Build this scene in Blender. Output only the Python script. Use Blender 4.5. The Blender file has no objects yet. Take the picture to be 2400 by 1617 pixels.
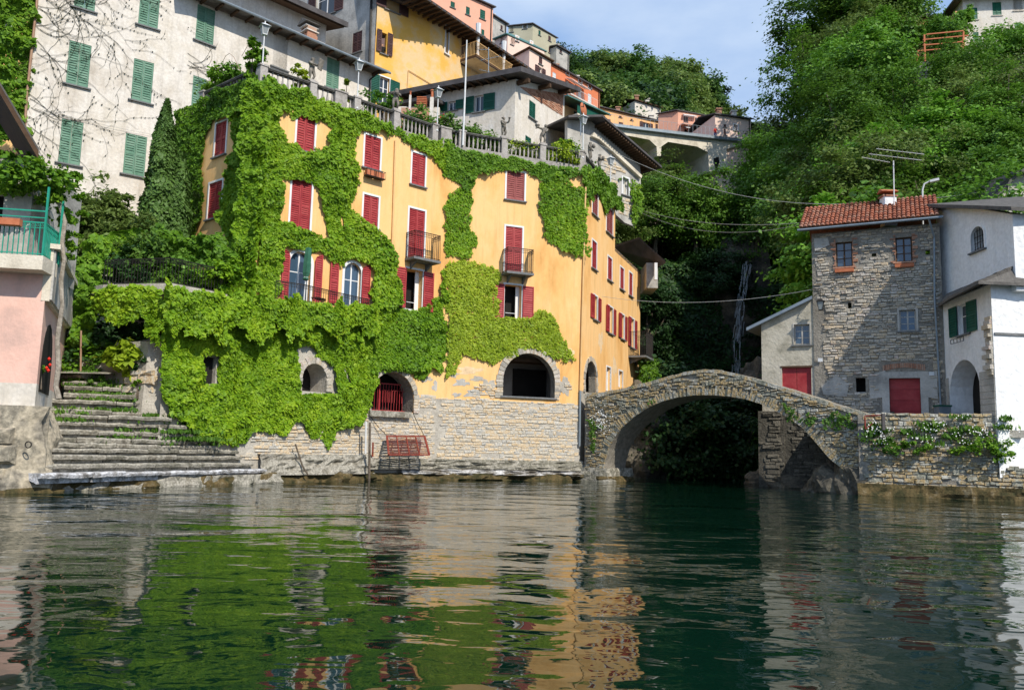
import bpy, math, random
import numpy as np
from mathutils import Matrix, Vector
from mathutils.geometry import tessellate_polygon
random.seed(7)
scn = bpy.context.scene
COL = scn.collection
# ------------------------------------------------------------------ camera
FPX = 1920.0                                   # focal length in pixels of a 2400 wide frame
PITCH, ROLL, CAMH = math.radians(7.1), math.radians(1.375), 1.65
FW = Vector((0, math.cos(PITCH), math.sin(PITCH)))
U0 = Vector((0, -math.sin(PITCH), math.cos(PITCH)))
RT = Vector((1, 0, 0)) * math.cos(ROLL) + U0 * math.sin(ROLL)
UP = U0 * math.cos(ROLL) - Vector((1, 0, 0)) * math.sin(ROLL)
CAM = Vector((0, 0, CAMH))
cd = bpy.data.cameras.new('camera'); cam = bpy.data.objects.new('camera', cd); COL.objects.link(cam)
cd.sensor_width = 36; cd.lens = 36 * FPX / 2400; cd.clip_start = 0.1; cd.clip_end = 5000
cam.matrix_world = Matrix(((RT.x, UP.x, -FW.x, CAM.x), (RT.y, UP.y, -FW.y, CAM.y), (RT.z, UP.z, -FW.z, CAM.z), (0, 0, 0, 1)))
scn.camera = cam
# ------------------------------------------------------------------ light
SAZ, SEL = math.radians(36), math.radians(41)      # sun: right of and behind the viewer
SUN = Vector((math.sin(SAZ) * math.cos(SEL), -math.cos(SAZ) * math.cos(SEL), math.sin(SEL)))
ld = bpy.data.lights.new('sun', 'SUN'); ld.energy = 4.6; ld.angle = math.radians(0.53); ld.color = (1, 0.93, 0.82)
lo = bpy.data.objects.new('sun', ld); COL.objects.link(lo); lo.rotation_euler = SUN.to_track_quat('Z', 'Y').to_euler()
lo.location = (30, -60, 60)
world = bpy.data.worlds.new('World'); scn.world = world; world.use_nodes = True
wn = world.node_tree; wn.nodes.clear()
wo = wn.nodes.new('ShaderNodeOutputWorld'); bg = wn.nodes.new('ShaderNodeBackground'); sky = wn.nodes.new('ShaderNodeTexSky')
sky.sky_type = 'NISHITA'; sky.sun_disc = False; sky.sun_elevation = SEL; sky.sun_rotation = math.pi - SAZ
sky.air_density = 1.0; sky.dust_density = 0.6; sky.ozone_density = 1.5
tc = wn.nodes.new('ShaderNodeTexCoord'); mp = wn.nodes.new('ShaderNodeMapping'); mp.inputs['Scale'].default_value = (1, 1, 2.6)
nz = wn.nodes.new('ShaderNodeTexNoise'); nz.inputs['Scale'].default_value = 2.1; nz.inputs['Detail'].default_value = 7; nz.inputs['Roughness'].default_value = .55
cr = wn.nodes.new('ShaderNodeValToRGB'); cr.color_ramp.elements[0].position = .36; cr.color_ramp.elements[1].position = .64
cr.color_ramp.elements[0].color = (0, 0, 0, 1); cr.color_ramp.elements[1].color = (.85, .85, .85, 1)
mx = wn.nodes.new('ShaderNodeMix'); mx.data_type = 'RGBA'; mx.inputs[7].default_value = (5.2, 6.3, 8.0, 1); m0 = wn.nodes.new('ShaderNodeMix'); m0.data_type = 'RGBA'; m0.inputs[0].default_value = .72; m0.inputs[7].default_value = (2.0, 3.9, 7.5, 1)
wn.links.new(tc.outputs['Generated'], mp.inputs[0]); wn.links.new(mp.outputs[0], nz.inputs['Vector'])
wn.links.new(nz.outputs[0], cr.inputs[0]); wn.links.new(cr.outputs[0], mx.inputs[0]); wn.links.new(sky.outputs[0], m0.inputs[6]); wn.links.new(m0.outputs[2], mx.inputs[6])
wn.links.new(mx.outputs[2], bg.inputs[0]); wn.links.new(bg.outputs[0], wo.inputs[0]); bg.inputs[1].default_value = 0.125
scn.view_settings.view_transform = 'Standard'; scn.view_settings.look = 'None'
scn.view_settings.exposure = 0.0; scn.view_settings.gamma = 1.0; scn.view_settings.use_curve_mapping = False
try:
    scn.cycles.max_bounces = 6; scn.cycles.transparent_max_bounces = 6
except Exception: pass

# ------------------------------------------------------------------ placing
def ray(px, py): return (FW + RT * ((px - 1200) / FPX) - UP * ((py - 808.5) / FPX))
def at_d(px, py, d):
    r = ray(px, py); return CAM + r * (d / r.y)
def at_z(px, py, z):
    r = ray(px, py); return CAM + r * ((z - CAMH) / r.z)
class Wall:
    """vertical plane through P; u runs to the right as seen from outside"""
    def __init__(s, P, ang=None, Q=None):
        s.P = Vector((P.x, P.y, 0))
        if Q is not None: d = Vector((Q.x - P.x, Q.y - P.y, 0)).normalized()
        else:
            a = math.radians(ang); d = Vector((math.sin(a), math.cos(a), 0))
        inn = Vector((-d.y, d.x, 0))
        if inn.dot(s.P) < 0: d = -d; inn = -inn
        s.u = d; s.inn = inn
    def uz(s, px, py):
        r = ray(px, py); t = (s.P - CAM).dot(s.inn) / r.dot(s.inn); h = CAM + r * t
        return ((h - s.P).dot(s.u), h.z)
    def at(s, px, py, off=0):
        u, z = s.uz(px, py); return s.w(u, z, -off)
    def exact(s, px, py, off=0): return s.shift(off).at(px, py)
    def w(s, u, z, y=0): return s.P + s.u * u + s.inn * y + Vector((0, 0, z))
    def M(s, u=0, z=0, y=0):
        o = s.w(u, z, y)
        return Matrix(((s.u.x, s.inn.x, 0, o.x), (s.u.y, s.inn.y, 0, o.y), (0, 0, 1, o.z), (0, 0, 0, 1)))
    def shift(s, off):
        w = Wall.__new__(Wall); w.P = s.P - s.inn * off; w.u = s.u; w.inn = s.inn; return w
    def rect(s, r):
        x0, y0, x1, y1 = r; xc, yc = (x0 + x1) / 2, (y0 + y1) / 2
        return s.uz(x0, yc)[0], s.uz(x1, yc)[0], s.uz(xc, y1)[1], s.uz(xc, y0)[1]
    def poly(s, pts): return [s.uz(*p) for p in pts]

# ------------------------------------------------------------------ objects
WM = {}
def setprops(o, label=None, cat=None, group=None, kind=None):
    if label: o['label'] = label
    if cat: o['category'] = cat
    if group: o['group'] = group
    if kind: o['kind'] = kind
    return o
def link(name, data, parent=None, M=None):
    o = bpy.data.objects.new(name, data); COL.objects.link(o)
    M = M or Matrix.Identity(4)
    if parent:
        o.parent = parent; o.matrix_basis = WM[parent.name].inverted() @ M
    else: o.matrix_basis = M
    WM[o.name] = M.copy(); return o
def thing(name, label, cat, loc, group=None, kind=None):
    o = link(name, None, None, Matrix.Translation(Vector(loc))); o.empty_display_size = .3
    return setprops(o, label, cat, group, kind)
class MB:
    def __init__(s): s.v = []; s.f = []
    def add(s, vs, fs):
        n = len(s.v); s.v += [tuple(v) for v in vs]; s.f += [tuple(i + n for i in f) for f in fs]; return s
    def hexa(s, p): return s.add(p, [(0, 3, 2, 1), (4, 5, 6, 7), (0, 1, 5, 4), (1, 2, 6, 5), (2, 3, 7, 6), (3, 0, 4, 7)])
    def box(s, x0, x1, y0, y1, z0, z1, M=None):
        p = [Vector(q) for q in ((x0, y0, z0), (x1, y0, z0), (x1, y1, z0), (x0, y1, z0), (x0, y0, z1), (x1, y0, z1), (x1, y1, z1), (x0, y1, z1))]
        if M: p = [M @ q for q in p]
        return s.hexa(p)
    def bar(s, a, b, w, h=None):
        a, b = Vector(a), Vector(b); h = h or w; d = (b - a).normalized()
        r = d.cross(Vector((0, 0, 1))) if abs(d.z) < .95 else Vector((1, 0, 0)); r.normalize(); q = r.cross(d).normalized()
        o = [(-1, -1), (1, -1), (1, 1), (-1, 1)]
        return s.hexa([a + r * (i * w / 2) + q * (j * h / 2) for i, j in o] + [b + r * (i * w / 2) + q * (j * h / 2) for i, j in o])
    def tube(s, pts, r, n=6, cap=True):
        pts = [Vector(p) for p in pts]; k = len(pts); rs = r if isinstance(r, (list, tuple)) else [r] * k
        b = len(s.v); prev = None
        for i, p in enumerate(pts):
            d = (pts[min(i + 1, k - 1)] - pts[max(i - 1, 0)])
            d = d.normalized() if d.length > 1e-9 else Vector((0, 0, 1))
            x = prev - d * prev.dot(d) if prev else (d.cross(Vector((0, 0, 1))) if abs(d.z) < .9 else d.cross(Vector((1, 0, 0))))
            x.normalize(); prev = x; y = d.cross(x)
            for j in range(n):
                a = 2 * math.pi * j / n; s.v.append(tuple(p + (x * math.cos(a) + y * math.sin(a)) * rs[i]))
        for i in range(k - 1):
            for j in range(n):
                s.f.append((b + i * n + j, b + i * n + (j + 1) % n, b + (i + 1) * n + (j + 1) % n, b + (i + 1) * n + j))
        if cap:
            s.f.append(tuple(b + j for j in range(n))[::-1]); s.f.append(tuple(b + (k - 1) * n + j for j in range(n)))
        return s
    def lathe(s, prof, n=10, c=(0, 0, 0)):
        b = len(s.v); k = len(prof)
        for r, z in prof:
            for j in range(n):
                a = 2 * math.pi * (j + .5) / n; s.v.append((c[0] + r * math.cos(a), c[1] + r * math.sin(a), c[2] + z))
        for i in range(k - 1):
            for j in range(n): s.f.append((b + i * n + j, b + i * n + (j + 1) % n, b + (i + 1) * n + (j + 1) % n, b + (i + 1) * n + j))
        s.f.append(tuple(b + j for j in range(n))[::-1]); s.f.append(tuple(b + (k - 1) * n + j for j in range(n)))
        return s
    def prism(s, loop, y0, y1, M=None):
        """polygon in (x,z) between depths y0 and y1"""
        return s.shell(loop, [], y0, y1, M, True)
    def shell(s, outer, holes, y0=0, y1=.25, M=None, closed=False, plane=None, sides=False):
        M = M or Matrix.Identity(4); loops = [outer] + list(holes)
        tris = tessellate_polygon([[Vector((u, z, 0)) for u, z in l] for l in loops])
        flat = [p for l in loops for p in l]; b = len(s.v); n = len(flat)
        s.v += [tuple(M @ Vector((u, y0, z))) for u, z in flat]
        def ar(t):
            (ax, az), (bx, bz), (cx, cz) = [flat[i] for i in t]; return (bx - ax) * (cz - az) - (cx - ax) * (bz - az)
        for t in tris:
            a_ = ar(t)
            if abs(a_) < 1e-9: continue
            if a_ < 0: t = t[::-1]
            s.f.append(tuple(b + i for i in t))
        ring = loops if (closed or sides) else holes
        if ring:
            b2 = len(s.v); s.v += [tuple(M @ Vector((u, y1, z))) for u, z in flat]
            i0 = 0 if (closed or sides) else len(outer)
            for l in ring:
                m = len(l)
                for j in range(m):
                    a, c = i0 + j, i0 + (j + 1) % m; s.f.append((b + a, b2 + a, b2 + c, b + c))
                i0 += m
            if closed:
                for t in tris:
                    if abs(ar(t)) < 1e-9: continue
                    if ar(t) > 0: t = t[::-1]
                    s.f.append(tuple(b2 + i for i in t))
        return s
    def mesh(s, name, mat, smooth=False):
        me = bpy.data.meshes.new(name); me.from_pydata(s.v, [], s.f); me.update()
        if mat: me.materials.append(mat)
        if smooth: me.polygons.foreach_set('use_smooth', [True] * len(me.polygons))
        return me
    def build(s, name, mat, parent=None, M=None, smooth=False, **kw):
        """M: where the mesh stands; vertices are local to M"""
        return setprops(link(name, s.mesh(name, mat, smooth), parent, M), **kw)
    def buildw(s, name, mat, parent=None, smooth=False, **kw):
        """vertices were given in world coordinates"""
        c = Vector([sum(v[i] for v in s.v) / max(1, len(s.v)) for i in range(3)]); c.z = min(v[2] for v in s.v)
        if parent is not None: c = WM[parent.name].translation.copy()
        s.v = [tuple(Vector(v) - c) for v in s.v]
        return s.build(name, mat, parent, Matrix.Translation(c), smooth, **kw)

# ------------------------------------------------------------------ materials
MATS = {}
def nmat(name, cols, scale=1.5, rough=.9, bump=.3, bscale=12., detail=8, spec=.25, island=0., obj=0., contrast=(.3, .7), stretch=(1, 1, 1), metal=0, trans=0., fine=0., streak=0., objval=0.):
    """cols: list of linear colours blended by noise; island/obj: share of per piece random"""
    m = bpy.data.materials.new(name); m.use_nodes = True; t = m.node_tree; N, L = t.nodes, t.links; N.clear()
    out = N.new('ShaderNodeOutputMaterial'); p = N.new('ShaderNodeBsdfPrincipled'); g = N.new('ShaderNodeNewGeometry')
    mp = N.new('ShaderNodeMapping'); mp.inputs['Scale'].default_value = stretch; L.new(g.outputs['Position'], mp.inputs[0])
    nz = N.new('ShaderNodeTexNoise'); nz.inputs['Scale'].default_value = scale; nz.inputs['Detail'].default_value = detail; nz.inputs['Roughness'].default_value = .62
    L.new(mp.outputs[0], nz.inputs['Vector'])
    mr = N.new('ShaderNodeMapRange'); mr.inputs[1].default_value = contrast[0]; mr.inputs[2].default_value = contrast[1]; L.new(nz.outputs[0], mr.inputs[0])
    val = mr.outputs[0]
    if island or obj:
        oi = N.new('ShaderNodeObjectInfo'); ad = N.new('ShaderNodeMath'); ad.operation = 'ADD'
        L.new(oi.outputs['Random'], ad.inputs[0]); L.new(g.outputs['Random Per Island'], ad.inputs[1])
        fr = N.new('ShaderNodeMath'); fr.operation = 'FRACT'; L.new(ad.outputs[0], fr.inputs[0])
        mxx = N.new('ShaderNodeMix'); mxx.inputs[0].default_value = max(island, obj); L.new(val, mxx.inputs[2]); L.new(fr.outputs[0], mxx.inputs[3]); val = mxx.outputs[0]
    cr = N.new('ShaderNodeValToRGB'); el = cr.color_ramp.elements
    while len(el) < len(cols): el.new(.5)
    for i, c in enumerate(cols): el[i].position = i / max(1, len(cols) - 1); el[i].color = (*c, 1)
    L.new(val, cr.inputs[0]); colout = cr.outputs[0]
    if fine:
        n3 = N.new('ShaderNodeTexNoise'); n3.inputs['Scale'].default_value = bscale * 1.7; n3.inputs['Detail'].default_value = 4; L.new(g.outputs['Position'], n3.inputs['Vector'])
        m3 = N.new('ShaderNodeMapRange'); m3.inputs[1].default_value = .3; m3.inputs[2].default_value = .7; m3.inputs[3].default_value = 1 - fine; m3.inputs[4].default_value = 1 + fine; L.new(n3.outputs[0], m3.inputs[0])
        mm = N.new('ShaderNodeMix'); mm.data_type = 'RGBA'; mm.blend_type = 'MULTIPLY'; mm.inputs[0].default_value = 1; L.new(colout, mm.inputs[6]); L.new(m3.outputs[0], mm.inputs[7]); colout = mm.outputs[2]
    if streak:
        mp4 = N.new('ShaderNodeMapping'); mp4.inputs['Scale'].default_value = (3.2, 3.2, .22); L.new(g.outputs['Position'], mp4.inputs[0])
        n4 = N.new('ShaderNodeTexNoise'); n4.inputs['Scale'].default_value = 1.3; n4.inputs['Detail'].default_value = 6; n4.inputs['Roughness'].default_value = .7; L.new(mp4.outputs[0], n4.inputs['Vector'])
        m4 = N.new('ShaderNodeMapRange'); m4.inputs[1].default_value = .50; m4.inputs[2].default_value = .78; m4.inputs[3].default_value = 1; m4.inputs[4].default_value = 1 - streak; L.new(n4.outputs[0], m4.inputs[0])
        mm4 = N.new('ShaderNodeMix'); mm4.data_type = 'RGBA'; mm4.blend_type = 'MULTIPLY'; mm4.inputs[0].default_value = 1; L.new(colout, mm4.inputs[6]); L.new(m4.outputs[0], mm4.inputs[7]); colout = mm4.outputs[2]
    if objval:
        o5 = N.new('ShaderNodeObjectInfo'); m5 = N.new('ShaderNodeMapRange'); m5.inputs[3].default_value = 1 - objval; m5.inputs[4].default_value = 1 + objval; L.new(o5.outputs['Random'], m5.inputs[0])
        mm5 = N.new('ShaderNodeMix'); mm5.data_type = 'RGBA'; mm5.blend_type = 'MULTIPLY'; mm5.inputs[0].default_value = 1; L.new(colout, mm5.inputs[6]); L.new(m5.outputs[0], mm5.inputs[7]); colout = mm5.outputs[2]
    L.new(colout, p.inputs['Base Color'])
    p.inputs['Roughness'].default_value = rough; p.inputs['Specular IOR Level'].default_value = spec; p.inputs['Metallic'].default_value = metal
    if bump:
        n2 = N.new('ShaderNodeTexNoise'); n2.inputs['Scale'].default_value = bscale; n2.inputs['Detail'].default_value = 6; L.new(g.outputs['Position'], n2.inputs['Vector'])
        b = N.new('ShaderNodeBump'); b.inputs['Strength'].default_value = bump; b.inputs['Distance'].default_value = .05; L.new(n2.outputs[0], b.inputs['Height']); L.new(b.outputs[0], p.inputs['Normal'])
    if trans:
        tr = N.new('ShaderNodeBsdfTranslucent'); ms = N.new('ShaderNodeMixShader'); ms.inputs[0].default_value = trans
        L.new(colout, tr.inputs[0]); L.new(p.outputs[0], ms.inputs[1]); L.new(tr.outputs[0], ms.inputs[2]); L.new(ms.outputs[0], out.inputs[0])
    else: L.new(p.outputs[0], out.inputs[0])
    MATS[name] = m; return m
def glass_mat(name, col=(.02, .03, .04)):
    return nmat(name, [col, col], bump=0, rough=.06, spec=.9)
ORANGE = nmat('orange_plaster', [(.68, .35, .11), (.84, .48, .175), (.88, .555, .245), (.87, .51, .20)], scale=.55, bump=.12, bscale=18, contrast=(.28, .68), fine=.05, stretch=(1, 1, .45), streak=.22)
ORANGEB = nmat('orange_plaster_faded', [(.74, .42, .08), (.80, .45, .10), (.72, .52, .28), (.84, .48, .10)], scale=.5, bump=.2, bscale=12, fine=.06)
WHITEP = nmat('old_white_plaster', [(.34, .29, .22), (.58, .52, .44), (.72, .67, .60), (.64, .58, .49), (.75, .72, .67)], scale=.55, bump=.4, bscale=5, contrast=(.22, .72), fine=.1, streak=.25, stretch=(1, 1, .7))
WHITEW = nmat('whitewash', [(.52, .52, .50), (.80, .80, .79), (.86, .86, .85)], scale=1.3, bump=1., bscale=4, contrast=(.2, .5), fine=.08, streak=.12)
GREYP = nmat('grey_plaster', [(.24, .23, .21), (.44, .42, .38), (.56, .53, .48)], scale=.8, bump=.4, bscale=8, fine=.1, streak=.25)
BEIGEP = nmat('beige_render', [(.28, .26, .20), (.50, .46, .37), (.56, .52, .43)], scale=1.1, bump=.6, bscale=7, fine=.1)
PINKP = nmat('pink_plaster', [(.60, .40, .33), (.80, .50, .40), (.82, .56, .46)], scale=.8, bump=.2, bscale=10, fine=.04)
SALMON = nmat('salmon_plaster', [(.72, .36, .25), (.80, .43, .30)], scale=.6, bump=.1)
PALEPINK = nmat('pale_pink_plaster', [(.76, .55, .45), (.84, .64, .53)], scale=.6, bump=.1)
REDP = nmat('red_plaster', [(.62, .18, .08), (.74, .25, .12)], scale=.5, bump=.1)
ORANGE2 = nmat('amber_plaster', [(.78, .42, .18), (.84, .50, .24)], scale=.5, bump=.1)
BEIGE2 = nmat('khaki_plaster', [(.40, .37, .26), (.50, .47, .34)], scale=.5, bump=.1)
CONC = nmat('pale_concrete', [(.46, .41, .32), (.68, .61, .49), (.74, .68, .56)], scale=1.2, bump=.3, fine=.1)
RED = nmat('red_shutter_paint', [(.22, .014, .018), (.32, .024, .028), (.40, .05, .05), (.36, .06, .055)], scale=2.2, rough=.55, bump=.1, spec=.35, obj=.45, fine=.12)
RED2 = nmat('weathered_red_paint', [(.24, .06, .055), (.36, .11, .10)], scale=6, rough=.7, bump=.1)
GREEN = nmat('green_shutter_paint', [(.07, .17, .11), (.14, .27, .19), (.19, .30, .22)], scale=3, rough=.7, bump=.1, obj=.5)
DKGREEN = nmat('dark_green_paint', [(.010, .075, .05), (.015, .11, .075)], scale=3, rough=.5, bump=.05)
BROWN = nmat('brown_shutter_paint', [(.07, .035, .035), (.10, .05, .045)], scale=3, rough=.6, bump=.05)
WHITE = nmat('white_paint', [(.70, .70, .70), (.82, .82, .81)], scale=2, rough=.5, bump=.03)
SILL = nmat('grey_stone_sill', [(.12, .13, .13), (.22, .22, .22)], scale=5, bump=.2)
IRON = nmat('wrought_iron', [(.018, .018, .018), (.04, .035, .03)], scale=8, rough=.55, bump=.05, metal=.3)
PIPE = nmat('copper_downpipe', [(.30, .17, .11), (.42, .27, .17)], scale=3, rough=.5, bump=.05, metal=.2)
PIPEY = nmat('painted_downpipe', [(.72, .44, .18), (.80, .52, .24)], scale=3, rough=.5, bump=.05)
PIPEG = nmat('grey_metal', [(.20, .25, .29), (.30, .34, .37)], scale=3, rough=.45, bump=.05, metal=.4)
DARKROOF = nmat('dark_roof_sheet', [(.05, .045, .045), (.11, .10, .10)], scale=1.5, rough=.6, bump=.2)
SOFFIT = nmat('brown_timber', [(.05, .03, .018), (.12, .07, .04)], scale=3, bump=.2, obj=.3)
TEAL = nmat('teal_gutter', [(.06, .16, .15), (.10, .22, .20)], scale=3, rough=.5, bump=.05)
STONE = nmat('wall_stone', [(.16, .155, .145), (.34, .32, .28), (.50, .45, .37), (.40, .37, .31), (.58, .46, .31), (.54, .51, .46), (.44, .24, .15)], scale=7, bump=.7, bscale=14, island=.75, obj=.75, fine=.25)
STONEW = nmat('warm_wall_stone', [(.26, .25, .22), (.44, .41, .35), (.56, .50, .40), (.60, .45, .27), (.54, .51, .45), (.40, .38, .34), (.58, .53, .44)], scale=4, bump=.8, bscale=12, island=.5, obj=.5, fine=.25)
STONEB = nmat('lichen_stone', [(.11, .115, .08), (.24, .24, .19), (.33, .32, .26), (.42, .30, .14), (.36, .35, .30), (.50, .48, .42), (.20, .21, .11)], scale=1.7, bump=1., bscale=10, island=.32, obj=.32, fine=.4, contrast=(.3, .7))
MORTAR = nmat('pale_mortar', [(.34, .31, .26), (.54, .50, .43)], scale=2, bump=.6, bscale=12, fine=.15)
MORTARD = nmat('dark_mortar', [(.17, .155, .13), (.34, .31, .26)], scale=3, bump=.8, bscale=12, fine=.2)
STEP = nmat('worn_step_stone', [(.07, .065, .05), (.20, .18, .14), (.36, .335, .28), (.16, .15, .115), (.30, .28, .23)], scale=2.6, bump=1., bscale=8, obj=.3, fine=.4, contrast=(.25, .7))
SHADESTONE = nmat('shade_dark_stone', [(.04, .038, .03), (.10, .092, .075), (.17, .155, .125), (.13, .12, .10)], scale=2, bump=1., bscale=9, island=.5, obj=.5, fine=.3)  # shade under the bridge arch is put into this darker stone colour
STEPW = nmat('salt_white_step_stone', [(.12, .11, .10), (.34, .33, .32), (.62, .62, .64), (.50, .50, .52)], scale=3.5, bump=.8, bscale=9, fine=.3)
SALT = nmat('salt_streaked_stone', [(.10, .085, .06), (.24, .22, .19), (.50, .49, .48), (.60, .60, .60)], scale=1.6, bump=.9, bscale=8, fine=.35, contrast=(.35, .7), stretch=(1, 1, 2))
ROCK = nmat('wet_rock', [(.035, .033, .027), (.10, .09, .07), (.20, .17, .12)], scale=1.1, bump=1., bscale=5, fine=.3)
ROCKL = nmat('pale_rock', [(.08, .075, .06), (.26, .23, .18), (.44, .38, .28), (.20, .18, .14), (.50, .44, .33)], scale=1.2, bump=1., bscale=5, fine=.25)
ALGAE = nmat('algae_stone', [(.015, .022, .008), (.06, .05, .02), (.12, .085, .035), (.20, .17, .11)], scale=2, bump=1., bscale=8, fine=.3)
TILE = nmat('clay_tile', [(.09, .05, .035), (.24, .085, .05), (.40, .14, .075), (.30, .15, .10), (.46, .26, .18)], scale=9, bump=.4, bscale=14, island=.5, obj=.6, fine=.2)
BRICK = nmat('red_brick', [(.22, .12, .08), (.38, .18, .11), (.48, .27, .18), (.40, .32, .25)], scale=9, bump=.4, bscale=14, island=.6, obj=.6)
SLATE = nmat('slate', [(.06, .06, .055), (.13, .12, .11), (.20, .19, .17)], scale=5, bump=.6, island=.5, obj=.5)
BALU = nmat('balustrade_stone', [(.20, .18, .16), (.38, .35, .32), (.48, .45, .42)], scale=4, bump=.4, bscale=16, obj=.35, fine=.2)
BALUT = nmat('weathered_rail_stone', [(.07, .07, .065), (.20, .19, .17)], scale=4, bump=.4, bscale=16, fine=.2)
STAT = nmat('statue_stone', [(.07, .065, .055), (.20, .18, .15), (.34, .30, .25)], scale=5, bump=.5, bscale=20)
ROOM = nmat('room_wall', [(.22, .20, .18), (.30, .28, .25)], scale=1.5, bump=.2)
DARK = nmat('dark_room', [(.012, .011, .010), (.02, .018, .016)], scale=1.5, bump=0)  # near-black colour stands in for unlit interiors behind openings
GLASS = glass_mat('window_glass'); GLASSB = glass_mat('sky_tinted_glass', (.05, .09, .14))  # second glass: sky reflection tinted into its base colour
TERRA = nmat('terracotta', [(.42, .13, .06), (.56, .20, .10)], scale=6, bump=.1)
PLASTG = nmat('turquoise_paint', [(.02, .26, .17), (.03, .36, .25)], scale=4, rough=.45, bump=.05)
LAMPW = nmat('white_metal', [(.62, .63, .63), (.74, .75, .75)], scale=4, rough=.4, bump=.02)
LAMPG = nmat('lamp_glass', [(.42, .46, .46), (.55, .58, .58)], scale=4, rough=.1, bump=0, spec=.8, trans=.5)
WIREM = nmat('pale_cable', [(.35, .35, .33), (.5, .5, .48)], scale=4, bump=0)
PARAS = nmat('green_canvas', [(.03, .12, .075), (.06, .18, .115)], scale=6, bump=.2, trans=.1)
BARK = nmat('bark', [(.05, .04, .03), (.14, .11, .08), (.24, .20, .16)], scale=6, bump=.8, bscale=14, obj=.3)
BARKP = nmat('pale_bark', [(.20, .17, .13), (.42, .37, .30)], scale=6, bump=.8, bscale=14)
def leafmat(name, cols, trans=.35, scale=.35, obj=.25, objval=0.):
    return nmat(name, cols, scale=scale, rough=.55, bump=0, spec=.3, island=.5, trans=trans, detail=4, objval=objval)
IVY = leafmat('ivy_leaf', [(.06, .15, .008), (.145, .30, .012), (.24, .41, .016), (.38, .52, .03)])
IVYY = leafmat('ivy_leaf_yellow', [(.15, .24, .015), (.27, .39, .02), (.38, .49, .03), (.48, .56, .05)])
IVYD = leafmat('ivy_leaf_deep', [(.04, .11, .010), (.10, .23, .014), (.17, .33, .02), (.30, .46, .03)])
TREE = leafmat('tree_leaf', [(.045, .115, .012), (.09, .20, .02), (.14, .28, .03), (.21, .36, .05)], objval=.3)
TREE2 = leafmat('tree_leaf_olive', [(.06, .105, .02), (.12, .185, .035), (.18, .26, .055), (.25, .34, .08)], objval=.25)
TREE3 = leafmat('tree_leaf_bright', [(.06, .15, .012), (.12, .28, .02), (.18, .37, .04), (.26, .44, .06)], objval=.2)
DARKLEAF = leafmat('gorge_leaf', [(.008, .025, .007), (.016, .05, .011), (.03, .08, .016), (.048, .11, .024)], trans=.2, objval=.3)  # darker leaf copy, shade of gorge and hollows put into its colour
CYP = leafmat('cypress_leaf', [(.04, .09, .02), (.08, .16, .03), (.13, .23, .05)], trans=.15)
GRASS = leafmat('grass_blade', [(.04, .11, .010), (.09, .20, .02), (.17, .28, .04)], trans=.3)
FLW = nmat('white_petal', [(.75, .75, .72), (.82, .82, .8)], bump=0, rough=.6)
FLR = nmat('red_petal', [(.7, .02, .01), (.8, .04, .02)], bump=0, rough=.6)
SOIL = nmat('hillside_soil', [(.016, .022, .008), (.04, .045, .018), (.07, .06, .035)], scale=.6, bump=.6, bscale=3)
# water
WATER = bpy.data.materials.new('lake_water'); WATER.use_nodes = True
t = WATER.node_tree; N, L = t.nodes, t.links; p = N['Principled BSDF']
p.inputs['Base Color'].default_value = (.0018, .015, .008, 1); p.inputs['Roughness'].default_value = .015; p.inputs['IOR'].default_value = 1.34; p.inputs['Specular IOR Level'].default_value = .5
g = N.new('ShaderNodeNewGeometry'); prev = None
for sc, st, di, sx, dt in ((.36, 1., .088, (1.0, 1.3, 1), 1.), (1.3, 1., .017, (1, 1.6, 1), 1.5), (5., 1., .0016, (1, 1.4, 1), 1)):
    mpn = N.new('ShaderNodeMapping'); mpn.inputs['Scale'].default_value = sx; mpn.inputs['Rotation'].default_value = (0, 0, sc * .3); L.new(g.outputs['Position'], mpn.inputs[0])
    n = N.new('ShaderNodeTexNoise'); n.inputs['Scale'].default_value = sc; n.inputs['Detail'].default_value = dt; n.inputs['Distortion'].default_value = .6; L.new(mpn.outputs[0], n.inputs['Vector'])
    b = N.new('ShaderNodeBump'); b.inputs['Strength'].default_value = st; b.inputs['Distance'].default_value = di; L.new(n.outputs[0], b.inputs['Height'])
    if prev: L.new(prev.outputs[0], b.inputs['Normal'])
    prev = b
L.new(prev.outputs[0], p.inputs['Normal'])

# ------------------------------------------------------------------ numpy helpers
RNG = np.random.default_rng(11)
def vnoise(x, y, seed=0):
    """value noise in 0..1, vectorised"""
    def h(i, j):
        n = (i * 374761393 + j * 668265263 + seed * 974711) & 0x7fffffff
        n = ((n ^ (n >> 13)) * 1274126177) & 0x7fffffff
        return ((n ^ (n >> 16)) & 0xffff) / 65535.
    xi, yi = np.floor(x).astype(np.int64), np.floor(y).astype(np.int64); fx, fy = x - xi, y - yi
    fx = fx * fx * (3 - 2 * fx); fy = fy * fy * (3 - 2 * fy)
    return (h(xi, yi) * (1 - fx) + h(xi + 1, yi) * fx) * (1 - fy) + (h(xi, yi + 1) * (1 - fx) + h(xi + 1, yi + 1) * fx) * fy
def fbm(x, y, seed=0, o=4):
    s, a, t = 0, .5, 0
    for i in range(o): s = s + a * vnoise(x * 2 ** i, y * 2 ** i, seed + i * 17); t += a; a *= .5
    return s / t
def inside(u, z, poly):
    c = np.zeros(u.shape, bool); n = len(poly)
    for i in range(n):
        (x1, y1), (x2, y2) = poly[i], poly[(i + 1) % n]
        if y1 == y2: continue
        c ^= ((y1 > z) != (y2 > z)) & (u < (x2 - x1) * (z - y1) / (y2 - y1) + x1)
    return c
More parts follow.
